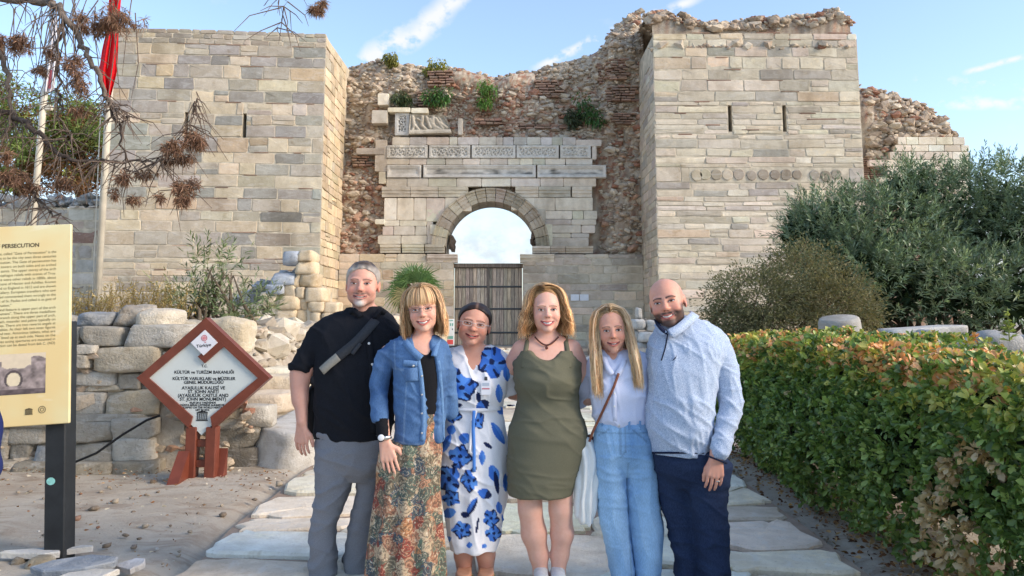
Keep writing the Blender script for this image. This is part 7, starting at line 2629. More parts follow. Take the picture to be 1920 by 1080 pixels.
def cbox(Y, x0, x1, y0, y1):
 A, B = at(x0, y0, Y), at(x1, y1, Y)
 return (A - np.array([0, .5, 0]), B + np.array([0, .5, 0]))
GRP = 'six people posing together on the path'
def body_grid(J, Y, xl, xr, top, head, zlow=-.02, ydep=.30, h=.009, fine=.0036, hands=()):
 x0, x1 = at(xl, 800, Y)[0], at(xr, 800, Y)[0]
 hr = .112 * head.s.max()
 c = head.c
 fx = [(c[0] - hr, c[0] + hr, fine)]
 fy = [(c[1] - .15, c[1] + .13, fine)]
 fz = [(c[2] - .15 * head.s[2], c[2] + .14 * head.s[2], fine)]
 for (lo, hi) in hands:
  fx.append((lo[0], hi[0], .0034))
  fy.append((lo[1], hi[1], .0034))
  fz.append((lo[2], hi[2], .0034))
 return Sdf((x0, Y - ydep, zlow), (x1, Y + ydep, c[2] + .15 * head.s[2]), h, fx, fy, fz)
def hbox(W, s=.16):
 return (W - np.array([.06, .05, .21]), W + np.array([.06, .06, .03]))
def man_black_shirt():
 r = np.random.default_rng(81)
 Y = 4.35
 J, mpp, keys = PXF(Y)
 t = empty('person', (J(650, 1100)[0], Y, 0), 'grey haired person in black short sleeved shirt and grey trousers, leftmost of the six', 'person', GRP)
 hd = Head(J(680, 534), (1.17, 1.12, 1.10), .07, -.03, .03, jaw=1.12, cheek=1.0, mouth=1.05, openm=.7, chin=1.2, smile=.8)
 W = J(566, 797, -.06)
 g = body_grid(J, Y, 530, 770, 480, hd, hands=[hbox(W)])
 sh = keys([(574, 660, 712, .060, .035), (583, 636, 724, .072, .035), (592, 612, 736, .086, .03), (604, 598, 744, .10, .02), (622, 592, 750, .118, .01), (650, 591, 752, .13, 0), (700, 592, 748, .14, -.01), (760, 590, 742, .14, -.01), (822, 590, 734, .13, 0)])
 hd.field(g)
 g.cap(hd.w((0, .022, -.07)), J(688, 604, .035), .060, .066, .02)
 g.loft(sh, .02, shrink=.022)
 g.chain([J(604, 630, .02), J(563, 722, 0), W + np.array([0, .0, .02])], [.055, .045, .030], .01)
 g.cap(J(560, 700, 0), J(562, 750, -.02), .050, .044, .02)
 hand(g, W, (.02, -.06, -1), (-1, .35, 0), 1.0, .28, .6)
 g.chain([J(742, 632, .03), J(758, 730, .06), J(750, 800, .1)], [.055, .045, .032], .01)
 for (hx, kx, axx, dy) in ((628, 608, 603, 0), (692, 680, 670, .06)):
  g.chain([J(hx, 850, dy), J(kx, 985, dy), J(axx, 1092, dy + .02)], [.05, .045, .036], .02)
 skin = srgb(212, 160, 140)
 grey, white, dkg = srgb(120, 104, 96), srgb(206, 200, 194), srgb(92, 78, 72)
 beard = [(lambda x, y, z: np.exp(-((x / .021) ** 2 + ((z + .098) / .019) ** 2)) * 1.5 * (y < -.04), white, .85),
    (lambda x, y, z: np.exp(-((np.abs(x) - .014) / .016) ** 2 - ((z + .0525 - np.abs(x) * .1) / .0055) ** 2) * 1.3 * (y < -.06), dkg, .75),
    (lambda x, y, z: np.clip((-.055 - z) / .03, 0, 1) * (np.abs(x) > .02), grey, .22)]
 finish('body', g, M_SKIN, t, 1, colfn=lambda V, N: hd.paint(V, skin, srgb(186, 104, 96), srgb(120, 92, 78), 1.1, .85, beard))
 hd.eyes(t, squint=.72)
 hd.teeth(t, .78, .0030)
 top, side = np.array(srgb(92, 82, 76)), np.array(srgb(176, 172, 168))
 hair_cap(hd, t, .0075, [(-.13, .074), (-.075, .072), (-.05, .055), (-.025, .012), (.0, -.01), (.02, -.02), (.13, -.045)], (0, 0, 0), r, .0035, colfn=lambda V: side + (top - side) * np.clip((V[:, 2] - .075) / .03, 0, 1)[:, None])
 # shirt
 g = Sdf((at(528, 800, Y)[0], Y - .25, J(650, 835)[2]), (at(775, 800, Y)[0], Y + .28, J(650, 560)[2]), .0075)
 g.loft(sh, .0)
 sl_end = J(558, 694, 0)
 g.chain([J(606, 618, .015), J(586, 650, .01)], [.058, .066], .03)
 g.cap(J(586, 650, .01), J(560, 704, 0), .066, .064, .008)
 g.cut(sl_end, (-.12, 0, -1), *cbox(Y, 500, 590, 760, 680))
 g.chain([J(738, 634, .02), J(756, 690, .05), J(762, 730, .06)], [.07, .072, .065], .03)
 g.ell(J(690, 583, -.085), (.040, .05, .028), .01, sub=True)
 SHIRT = cloth_mat('black_shirt', srgb(26, 28, 34), 260, .3, .9)
 o = finish('shirt', g, SHIRT, t, 1, .006, (7, 7, 5), 3, dispfn=lambda V, N: wrinkle(V, DIAG, .014, 3) + wrinkle(V, VERT, .007, 4))
 band('collar', [on_front(sh, Y, 655, 586, .004), J(664, 580, -.065), on_front(sh, Y, 676, 594, .010)], .028, .006, SHIRT, t)
 band('collar', [on_front(sh, Y, 722, 588, .004), J(712, 580, -.060), on_front(sh, Y, 702, 596, .010)], .028, .006, SHIRT, t)
 pearl = plain_mat('pearl_button', (.72, .72, .7), .3, .5)
 for (px, py) in ((664, 582), (692, 644), (698, 683)):
  disc('button', on_front(sh, Y, px, py, .012), .007, pearl, t)
 band('placket', [on_front(sh, Y, 689, 606, .006), on_front(sh, Y, 692, 644, .007), on_front(sh, Y, 697, 683, .007), on_front(sh, Y, 700, 740, .007), on_front(sh, Y, 700, 812, .006)], .032, .005, SHIRT, t)
 # trousers
 g = Sdf((at(560, 900, Y)[0], Y - .2, .03), (at(750, 900, Y)[0], Y + .28, J(650, 800)[2]), .0085)
 g.loft(keys([(806, 594, 732, .125), (850, 592, 728, .122), (880, 600, 718, .10), (900, 622, 700, .06)]), 0)
 g.loft(keys([(840, 592, 672, .12), (870, 590, 666, .11), (913, 592, 659, .098), (985, 583, 632, .08), (1040, 579, 631, .074), (1104, 576, 632, .078)]), .006)
 g.loft(keys([(840, 644, 726, .12), (870, 658, 722, .11), (913, 664, 714, .098), (985, 650, 702, .082), (1040, 643, 694, .076), (1104, 640, 692, .08)], dy=.06), .006)
 finish('trousers', g, cloth_mat('grey_chino', srgb(126, 128, 134), 300, .12, .85), t, 1, .006, (7, 7, 4), 5, dispfn=lambda V, N: wrinkle(V, HORZ, .010, 6) + wrinkle(V, DIAG2, .010, 7))
 for (px, dy) in ((604, .21), (662, .27)):
  shoe(t, J(px, 1108, dy), 0, .29, srgb(60, 56, 54), h=.09)
 # sling bag: strap over the shoulder, pouch at the hip
 b = empty('sling_bag', tuple(J(588, 765, .06)), 'black sling bag with wide strap worn across the black shirt', 'bag')
 STR = plain_mat('webbing', srgb(58, 60, 64), .75, .2, .15, 120)
 P = [J(716, 588, .03), on_front(sh, Y, 703, 602, .012), on_front(sh, Y, 686, 622, .013), on_front(sh, Y, 664, 645, .013), on_front(sh, Y, 640, 664, .013), on_front(sh, Y, 616, 683, .013), J(597, 702, -.07), J(585, 722, 0)]
 band('strap', P, .052, .006, STR, b)
 P2 = [on_front(sh, Y, 634, 669, .019), on_front(sh, Y, 617, 683, .02), on_front(sh, Y, 603, 696, .02)]
 band('strap_pad', P2, .046, .006, plain_mat('grey_webbing', srgb(150, 146, 136), .7, .2, .1, 90), b)
 band('strap_keeper', [on_front(sh, Y, 676, 644, .02), on_front(sh, Y, 660, 664, .02)], .02, .004, STR, b)
 g = Sdf.box(Y, 560, 612, 830, 700, .008)
 g.ell(J(588, 768, .08), (.05, .07, .15), 0)
 finish('pouch', g, plain_mat('black_nylon', (.012, .012, .014), .6, .3), b, 1, .004, (14, 14, 14))
man_black_shirt()
def paisley_mat():
 m, w, p = new_mat('paisley_print')
 v = w.new('ShaderNodeTexCoord').outputs['Object']
 v2 = w.mapping(v, (1.0, .8, 1.0))
 wv = w.vmath('ADD', v2, w.vmath('SCALE', w.noise(v2, 13, 3, .6, .8, 'Color'), .085))
 vo = w.new('ShaderNodeTexVoronoi', feature='F1')
 w.l.new(wv, vo.inputs['Vector'])
 vo.inputs['Scale'].default_value = 17
 vs = w.new('ShaderNodeTexVoronoi', feature='F1')
 w.l.new(wv, vs.inputs['Vector'])
 vs.inputs['Scale'].default_value = 75
 ramp = w.new('ShaderNodeValToRGB')
 w.l.new(w.new('ShaderNodeSeparateColor', ins={0: vo.outputs['Color']}).outputs[0], ramp.inputs[0])
 cr = ramp.color_ramp
 cr.interpolation = 'CONSTANT'
 pal = [(84, 96, 88), (154, 112, 90), (112, 106, 90), (178, 158, 132), (70, 86, 96), (140, 72, 62), (170, 122, 86), (92, 110, 96)]
 cr.elements[0].color = (*srgb(*pal[0]), 1)
 cr.elements[1].position = .14
 cr.elements[1].color = (*srgb(*pal[1]), 1)
 for k in range(2, 8):
  e = cr.elements.new(k / 8)
  e.color = (*srgb(*pal[k]), 1)
 ring = w.math('PINGPONG', w.math('MULTIPLY', vo.outputs['Distance'], 3.2), .5)
 c = w.mix(w.smooth(ring, .34, .42, 0, .7), ramp.outputs[0], srgb(86, 70, 62))
 c = w.mix(w.smooth(ring, .10, .03, 0, .6), c, srgb(200, 178, 148))
 r2 = w.new('ShaderNodeValToRGB')
 w.l.new(w.new('ShaderNodeSeparateColor', ins={0: vs.outputs['Color']}).outputs[1], r2.inputs[0])
 r2.color_ramp.interpolation = 'CONSTANT'
 r2.color_ramp.elements[0].color = (*srgb(92, 96, 84), 1)
 r2.color_ramp.elements[1].position = .3
 r2.color_ramp.elements[1].color = (*srgb(186, 160, 128), 1)
 for pos, col in ((.5, (140, 70, 62)), (.65, (72, 96, 92)), (.8, (212, 200, 178))):
  r2.color_ramp.elements.new(pos).color = (*srgb(*col), 1)
 c = w.mix(w.smooth(vs.outputs['Distance'], .42, .30, 0, .62), c, r2.outputs[0])
 w.l.new(c, p.inputs['Base Color'])
 p.inputs['Roughness'].default_value = .85
 p.inputs['Specular IOR Level'].default_value = .15
 return m
def woman_denim():
 r = np.random.default_rng(82)
 Y = 4.12
 J, mpp, keys = PXF(Y)
 t = empty('person', (J(762, 1100)[0], Y, 0), 'person in blue denim jacket and long paisley skirt, with glasses and a blond bob', 'person', GRP)
 hd = Head(J(793, 581), (1.06, 1.04, 1.02), .05, -.02, -.13, jaw=.94, cheek=1.1, mouth=1.08, openm=1.0, smile=1.2)
 W = J(722, 829, -.12)
 g = body_grid(J, Y, 690, 850, 530, hd, hands=[hbox(W)])
 jk = keys([(627, 762, 818, .06, .03), (633, 744, 828, .075, .03), (643, 732, 836, .09, .02), (660, 731, 838, .105, .01), (690, 737, 838, .115, 0), (740, 739, 836, .115, 0), (790, 740, 834, .118, 0), (827, 740, 832, .122, 0)])
 hd.field(g)
 g.cap(hd.w((0, .02, -.075)), J(790, 650, .03), .048, .056, .02)
 g.loft(jk, .02, shrink=.016)
 g.chain([J(728, 660, .02), J(712, 728, .02), W + np.array([0, .01, .02])], [.04, .034, .024], .01)
 hand(g, W, (.26, -.10, -1), (-1, .1, -.25), .98, .16, .95, .05)
 for (hx, kx) in ((742, 735), (792, 790)):
  g.chain([J(hx, 860), J(kx, 990), J(kx, 1095)], [.05, .045, .034], .02)
 skin = srgb(222, 172, 150)
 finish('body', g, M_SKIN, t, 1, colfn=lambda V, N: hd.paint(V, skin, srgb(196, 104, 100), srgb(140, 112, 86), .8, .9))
 hd.eyes(t, squint=.8)
 hd.teeth(t, .85, .0042)
 spectacles(hd, t, (.05, .045, .045), .0205, .0125, -.001, .0011)
 cols = [(218, 186, 144), (196, 162, 122), (232, 206, 166), (160, 128, 98), (222, 192, 148)]
 hair_cap(hd, t, .004, [(-.13, .108), (-.065, .100), (-.03, .055), (0, .0), (.03, -.06), (.13, -.10)], srgb(176, 142, 104), r, .002)
 hair_locks(hd, t, r, 620, .004, lambda a, s, q: -.150 + q.normal(0, .010) + (.012 if a > 120 else 0), cols, 58, (0, .010, .020, .024, .016), (.004, 9), 150, .022, (.008, .017, .027), .011, curl_in=.014, name='hair')
 # black top
 g = Sdf.box(Y, 700, 860, 775, 620, .008)
 g.loft([k for k in jk if k[0] > J(790, 795)[2]], 0, shrink=.012)
 g.cap(J(790, 632, -.06), J(803, 668, -.115), .062, .018, .01, True)
 TOP = cloth_mat('black_jersey', srgb(24, 24, 28), 300, .25)
 finish('black_top', g, TOP, t, 1)
 g = Sdf.box(Y, 690, 745, 840, 780, .006)
 g.chain([J(714, 780, -.06), J(719, 822, -.11)], [.037, .031], 0)
 finish('undersleeve', g, TOP, t, 1, .003, (20, 20, 30))
 # denim jacket
 g = Sdf.box(Y, 685, 860, 842, 618, .0068)
 g.loft(jk, 0)
 g.chain([J(741, 655, .01), J(722, 672, .01)], [.048, .052], .02)
 g.chain([J(722, 672, .01), J(709, 728, .0), J(714, 797, -.07)], [.052, .048, .043], .004)
 g.cut(J(715, 792, -.07), (.05, -.3, -1), *cbox(Y, 684, 737, 842, 780))
 g.chain([J(826, 655, .03), J(838, 700, .05), J(843, 770, .08)], [.048, .05, .046], .02)
 g.chain([J(792, 640, -.09), J(801, 668, -.105), J(808, 700, -.115), J(813, 750, -.118), J(814, 800, -.12), J(813, 850, -.12)], [.040, .044, .046, .044, .046, .05], .004, True)
 g.cap(J(790, 622, -.03), J(792, 645, -.08), .056, .045, .01, True)
 DEN = cloth_mat('blue_denim', None, 240, .16, .9, .35, srgb(112, 142, 178), twill=True)
 d0, d1 = np.array(srgb(62, 92, 134)), np.array(srgb(92, 126, 168))
 def dcol(V, N):
  f = np.clip(.5 + fbm(V * np.array([9, 9, 6]), 3, 4) * .6, 0, 1)[:, None]
  C = d0 * (1 - f) + d1 * f
  # pale worn seams
  for (a, b) in (((738, 690), (790, 692)), ((735, 822), (797, 828)), ((742, 640), (745, 690)), ((768, 700), (762, 820)), ((696, 790), (734, 790))):
   A, B = at(*a, Y), at(*b, Y)
   dd = B - A
   tt = np.clip(((V[:, 0] - A[0]) * dd[0] + (V[:, 2] - A[2]) * dd[2]) / (dd[0] ** 2 + dd[2] ** 2), 0, 1)
   ds = np.hypot(V[:, 0] - A[0] - tt * dd[0], V[:, 2] - A[2] - tt * dd[2])
   C = np.where(((ds < .0045) & (V[:, 1] < Y + .02))[:, None], C * .7 + np.array(srgb(150, 172, 196)) * .3, C)
  return C
 finish('denim_jacket', g, DEN, t, 1, .005, (10, 10, 8), 7, dispfn=lambda V, N: wrinkle(V, HORZ, .005, 7) + wrinkle(V, DIAG, .008, 8), colfn=dcol)
 dc = srgb(96, 130, 172)
 band('collar', [J(756, 634, -.02), on_front(jk, Y, 762, 644, .012), on_front(jk, Y, 776, 660, .014), on_front(jk, Y, 790, 672, .012)], .036, .006, DEN, t, dc)
 band('collar', [J(822, 636, 0), on_front(jk, Y, 818, 650, .012), on_front(jk, Y, 813, 668, .012)], .028, .006, DEN, t, dc)
 for pts in ([(756, 680), (768, 681), (782, 683)],):
  band('pocket_flap', [on_front(jk, Y, a, b, .008) for a, b in pts], .03, .006, DEN, t, dc)
 band('pocket', [on_front(jk, Y, 770, 690, .005), on_front(jk, Y, 773, 715, .005)], .068, .005, DEN, t, srgb(84, 116, 158))
 brass = plain_mat('metal_button', (.6, .58, .54), .35, .5, 0, 6, .8)
 disc('button', on_front(jk, Y, 775, 686, .014), .006, brass, t)
 for py in (705, 740, 775, 812):
  disc('button', on_front(jk, Y, 791, py, .009), .005, brass, t)
 band('front_band', [on_front(jk, Y, 784, 676, .004), on_front(jk, Y, 789, 700, .005), on_front(jk, Y, 794, 750, .005), on_front(jk, Y, 794, 800, .005), on_front(jk, Y, 792, 826, .004)], .022, .005, DEN, t, srgb(104, 138, 178))
 band('front_band', [on_front(jk, Y, 822, 676, .004), on_front(jk, Y, 827, 720, .005), on_front(jk, Y, 830, 780, .005), on_front(jk, Y, 831, 824, .004)], .018, .005, DEN, t, srgb(104, 138, 178))
 # skirt
 g = Sdf((at(655, 900, Y)[0], Y - .26, .05), (at(860, 900, Y)[0], Y + .26, J(780, 745)[2]), .0085)
 sk = keys([(750, 746, 828, .100, 0), (790, 742, 829, .104, 0), (824, 738, 828, .112, 0), (836, 718, 830, .130, 0), (860, 710, 828, .13, 0), (913, 706, 824, .135, 0), (956, 702, 827, .14, 0), (1010, 695, 830, .15, 0), (1057, 690, 833, .16, 0), (1102, 687, 835, .165, 0)])
 g.loft(sk, 0)
 def folds(V, N):
  x0 = np.interp(V[:, 2], [0, 1.2], [at(760, 1000, Y)[0], at(780, 800, Y)[0]])
  th = np.arctan2(V[:, 0] - x0, -(V[:, 1] - Y))
  a = np.clip((1.0 - V[:, 2]) / .9, 0, 1)
  return .016 * a * np.sin(th * 9 + 2 * fbm(V * 2.5, 2, 4)) + .004 * fbm(V * np.array([14, 14, 5]), 2, 8)
 finish('skirt', g, paisley_mat(), t, 1, dispfn=folds, col=(1, 1, 1))
 # watch
 band('watch', [W + np.array([-.030, -.005, .028]), W + np.array([-.018, -.034, .026]), W + np.array([.008, -.040, .026]), W + np.array([.030, -.018, .028])], .018, .005, plain_mat('steel', (.6, .6, .58), .3, .5, .1, 20, .9), t, nrm=(0, -1, 0))
 disc('watch_face', W + np.array([-.014, -.038, .028]), .016, plain_mat('watch_glass', (.75, .76, .78), .2, .6), t, 16, .006)
 for (px, dy) in ((738, 0), (790, .02)):
  shoe(t, J(px, 1108, dy), 0, .25, srgb(120, 84, 62), h=.075)
woman_denim()
FLOWERS = [  # (px, py, rx, ry, kind) blue blooms and leaves printed on the dress
 (866, 727, 24, 20, 0), (922, 678, 22, 26, 0), (905, 760, 16, 10, 1), (849, 777, 14, 12, 0), (936, 738, 8, 16, 1), (855, 696, 12, 6, 1), (896, 788, 10, 14, 0), (934, 812, 9, 22, 1), (872, 822, 14, 10, 1),
 (846, 806, 10, 9, 1), (836, 832, 9, 18, 1), (863, 856, 17, 18, 0), (904, 858, 7, 13, 1), (926, 888, 12, 16, 1), (842, 898, 17, 22, 0), (846, 934, 14, 12, 0), (879, 902, 12, 17, 0), (909, 926, 16, 9, 1), (842, 962, 15, 9, 1), (885, 950, 8, 18, 1),
 (936, 952, 7, 11, 1), (921, 972, 12, 14, 0), (926, 1000, 13, 12, 0), (866, 994, 15, 13, 0), (948, 985, 5, 20, 1), (838, 1012, 10, 6, 1), (880, 1022, 7, 5, 1), (908, 1024, 6, 4, 1), (931, 905, 6, 22, 2), (895, 985, 3, 16, 2), (872, 965, 10, 6, 2), (940, 770, 9, 7, 1), (897, 745, 6, 10, 2),
 (948, 905, 6, 16, 1), (860, 760, 8, 4, 2), (950, 700, 8, 14, 1), (838, 742, 8, 10, 1), (915, 835, 12, 4, 2), (852, 872, 8, 3, 2), (834, 705, 6, 9, 1), (888, 880, 9, 4, 2)]
def woman_floral():
 r = np.random.default_rng(83)
 Y = 4.32
 J, mpp, keys = PXF(Y)
 t = empty('person', (J(890, 1100)[0], Y, 0), 'dark haired person with glasses in white dress printed with blue flowers', 'person', GRP)
 hd = Head(J(889, 608), (1.16, 1.08, 1.00), .04, -.02, .17, jaw=1.12, cheek=1.15, mouth=1.0, openm=.45, smile=1.15, nose=1.1)
 g = body_grid(J, Y, 800, 975, 560, hd)
 dr = keys([(648, 860, 922, .062, .03), (655, 842, 937, .076, .03), (664, 831, 948, .09, .025), (678, 826, 954, .104, .01), (695, 826, 955, .116, 0), (722, 829, 950, .132, -.015), (745, 833, 945, .128, -.01), (767, 836, 940, .114, 0), (800, 831, 946, .122, 0), (840, 827, 951, .132, 0), (890, 825, 952, .136, 0), (940, 829, 950, .136, 0), (1000, 839, 938, .132, 0), (1027, 845, 930, .13, 0)])
 hd.field(g)
 g.cap(hd.w((0, .02, -.065)), J(888, 662, .02), .054, .062, .025)
 g.cap(hd.w((0, -.02, -.095)), J(888, 655, .0), .035, .05, .03)
 g.loft([q for q in dr if q[0] > J(888, 775)[2]], .02, shrink=.008)
 g.loft([q for q in dr if q[0] < J(888, 760)[2] and q[0] > J(888, 950)[2]], .02, shrink=.035)
 g.chain([J(944, 690, .03), J(962, 735, .10), J(985, 745, .2)], [.048, .042, .036], .01)
 g.chain([J(838, 690, .05), J(826, 735, .12), J(800, 745, .22)], [.048, .042, .036], .01)
 for (kx, ax) in ((866, 871), (908, 912)):
  g.chain([J(kx, 930), J(kx + 1, 1000), J(kx + 3, 1040), J(ax, 1085, .02), J(ax, 1098, .02)], [.062, .054, .050, .036, .036], .015)
 skin = srgb(206, 154, 132)
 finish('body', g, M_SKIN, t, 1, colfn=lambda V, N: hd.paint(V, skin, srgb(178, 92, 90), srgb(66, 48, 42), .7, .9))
 hd.eyes(t, squint=.72)
 hd.teeth(t, .7, .0022)
 spectacles(hd, t, (.55, .5, .48), .0215, .0125, -.002, .0013)
 hair_cap(hd, t, .0075, [(-.13, .086), (-.07, .08), (-.045, .05), (-.02, .012), (.005, -.02), (.03, -.05), (.13, -.06)], srgb(44, 34, 32), r, .0022, freq=40, colfn=lambda V: np.array(srgb(46, 36, 34)) + np.outer(np.exp(-(V[:, 0] / .006) ** 2) * (V[:, 2] > .08), np.array(srgb(150, 120, 104)) - np.array(srgb(46, 36, 34))) * .6)
 g = Sdf.box(Y, 795, 985, 1035, 640, .0052)
 g.loft(dr, 0)
 g.chain([J(936, 682, .01), J(950, 702, .03), J(958, 740, .06)], [.056, .062, .064], .03)
 g.chain([J(840, 682, .03), J(831, 702, .06), J(826, 740, .09)], [.056, .062, .062], .03)
 g.cut(J(958, 733, .06), (.25, .3, -1), *cbox(Y, 945, 990, 760, 715))
 g.cap(J(886, 636, -.08), J(893, 706, -.16), .095, .022, .004, True)
 M = cloth_mat('floral_cotton', None, 260, .05, .85, bumpy=.15)
 wht, blu, blu2, nav = (np.array(srgb(*c)) for c in ((226, 226, 230), (62, 112, 196), (84, 138, 214), (28, 40, 78)))
 def fcol(V, N):
  # printed in picture-plane millimetres of the front panel, wrapping round the body
  x0 = at(888, 850, Y)[0]
  th = np.arctan2(V[:, 0] - x0, -(V[:, 1] - Y) + .0)
  C = np.tile(wht, (len(V), 1))
  D = V - CAM
  c, s = math.cos(PITCH), math.sin(PITCH)
  dep = (D[:, 1] * c + D[:, 2] * s)
  px = CX + F * D[:, 0] / dep
  py = CY - F * (D[:, 2] * c - D[:, 1] * s) / dep
  px = np.where(V[:, 1] > Y + .03, 2 * 888 - px + 37, px)
  q = np.random.default_rng(5)
  for (fx, fy, rx, ry, kind) in FLOWERS:
   a0, np_, sk = q.uniform(0, 6.28), q.integers(4, 6), q.uniform(-.6, .6)
   ca, sa = math.cos(sk), math.sin(sk)
   ux, uy = ((px - fx) * ca + (py - fy) * sa) / rx, (-(px - fx) * sa + (py - fy) * ca) / ry
   rr = np.hypot(ux, uy)
   a = np.arctan2(uy, ux) + a0
   if kind == 0:
    rr = rr / 1.18
    e = 1.0 + .13 * np.cos(a * np_) + .05 * np.cos(a * 9 + 1)
    ins = rr < e
    sh = np.sin(a * np_ + 1.0 + rr * 2) > .72
    C[ins] = blu
    C[ins & (np.sin(a * np_ * .5 + 1) > .2)] = blu2
    C[ins & sh & (rr > .45)] = nav
    C[(rr < .20)] = nav
    C[ins & (rr > e - .16) & (np.cos(a + .5) > .25)] = nav
   elif kind == 1:
    e = (np.abs(ux) / .85) ** 1.4 + np.abs(uy / 1.1) ** 1.8
    C[e < 1] = blu
    C[(e < 1) & (ux > .12)] = nav if fx % 2 else blu2
   else:
    C[((np.abs(ux) / .8) ** 1.5 + np.abs(uy) ** 2) < 1] = nav
  return C
 finish('dress', g, M, t, 1, .006, (8, 8, 5), 6, ridge=.5, colfn=fcol, dispfn=lambda V, N: .006 * np.clip((1.0 - V[:, 2]) / .5, 0, 1) * np.sin(V[:, 0] * 60 + 3 * V[:, 2]) + wrinkle(V, DIAG, .010, 4) + wrinkle(V, VERT, .007, 5))
 # waist tie
 band('belt', [on_front(dr, Y, 838, 770, .002), on_front(dr, Y, 860, 768, .008), on_front(dr, Y, 890, 769, .010), on_front(dr, Y, 920, 768, .008), on_front(dr, Y, 938, 766, .002)], .018, .005, M, t, wht * .95)
 band('belt_tail', [on_front(dr, Y, 889, 770, .014), on_front(dr, Y, 887, 800, .012), on_front(dr, Y, 889, 840, .010), on_front(dr, Y, 889, 885, .010)], .017, .004, M, t, blu2)
 band('belt_tail', [on_front(dr, Y, 893, 770, .013), on_front(dr, Y, 884, 800, .010), on_front(dr, Y, 880, 850, .009)], .015, .004, M, t, wht)
 # name badge on a clip
 b = on_front(dr, Y, 911, 727, .016)
 bd = MB().box(b[0] - .026, b[0] + .026, b[1] - .002, b[1] + .002, b[2] - .038, b[2] + .038, .001).build('name_badge', plain_mat('badge_card', (.74, .75, .8), .3, .5), t)
 MB().box(b[0] - .02, b[0] + .02, b[1] - .0035, b[1] - .0022, b[2] - .008, b[2] - .002).build('badge_print', plain_mat('badge_red', srgb(190, 96, 110), .5, .3), bd)
 MB().box(b[0] - .018, b[0] + .018, b[1] - .0035, b[1] - .0022, b[2] + .010, b[2] + .026).build('badge_print', plain_mat('badge_grey', srgb(176, 186, 200), .5, .3), bd)
 MB().box(b[0] - .008, b[0] + .008, b[1] - .004, b[1] + .004, b[2] + .038, b[2] + .058, .002).build('badge_clip', M_IRON, bd)
 for (px, k) in ((871, 0), (912, 1)):
  c = J(px, 1108, 0)
  shoe(t, c, 0, .24, srgb(190, 140, 112), 'sandal', .04)
  zz = J(px, 1078, .02)
  th = np.linspace(0, 2 * math.pi, 17)
  MB().tube(np.stack([zz[0] + .043 * np.cos(th), zz[1] + .043 * np.sin(th), np.full(17, zz[2]) - .012 * np.sin(th)], -1), .006, 6).build('ankle_strap', plain_mat('yellow_strap', srgb(214, 200, 130), .5, .3), t, True)
woman_floral()
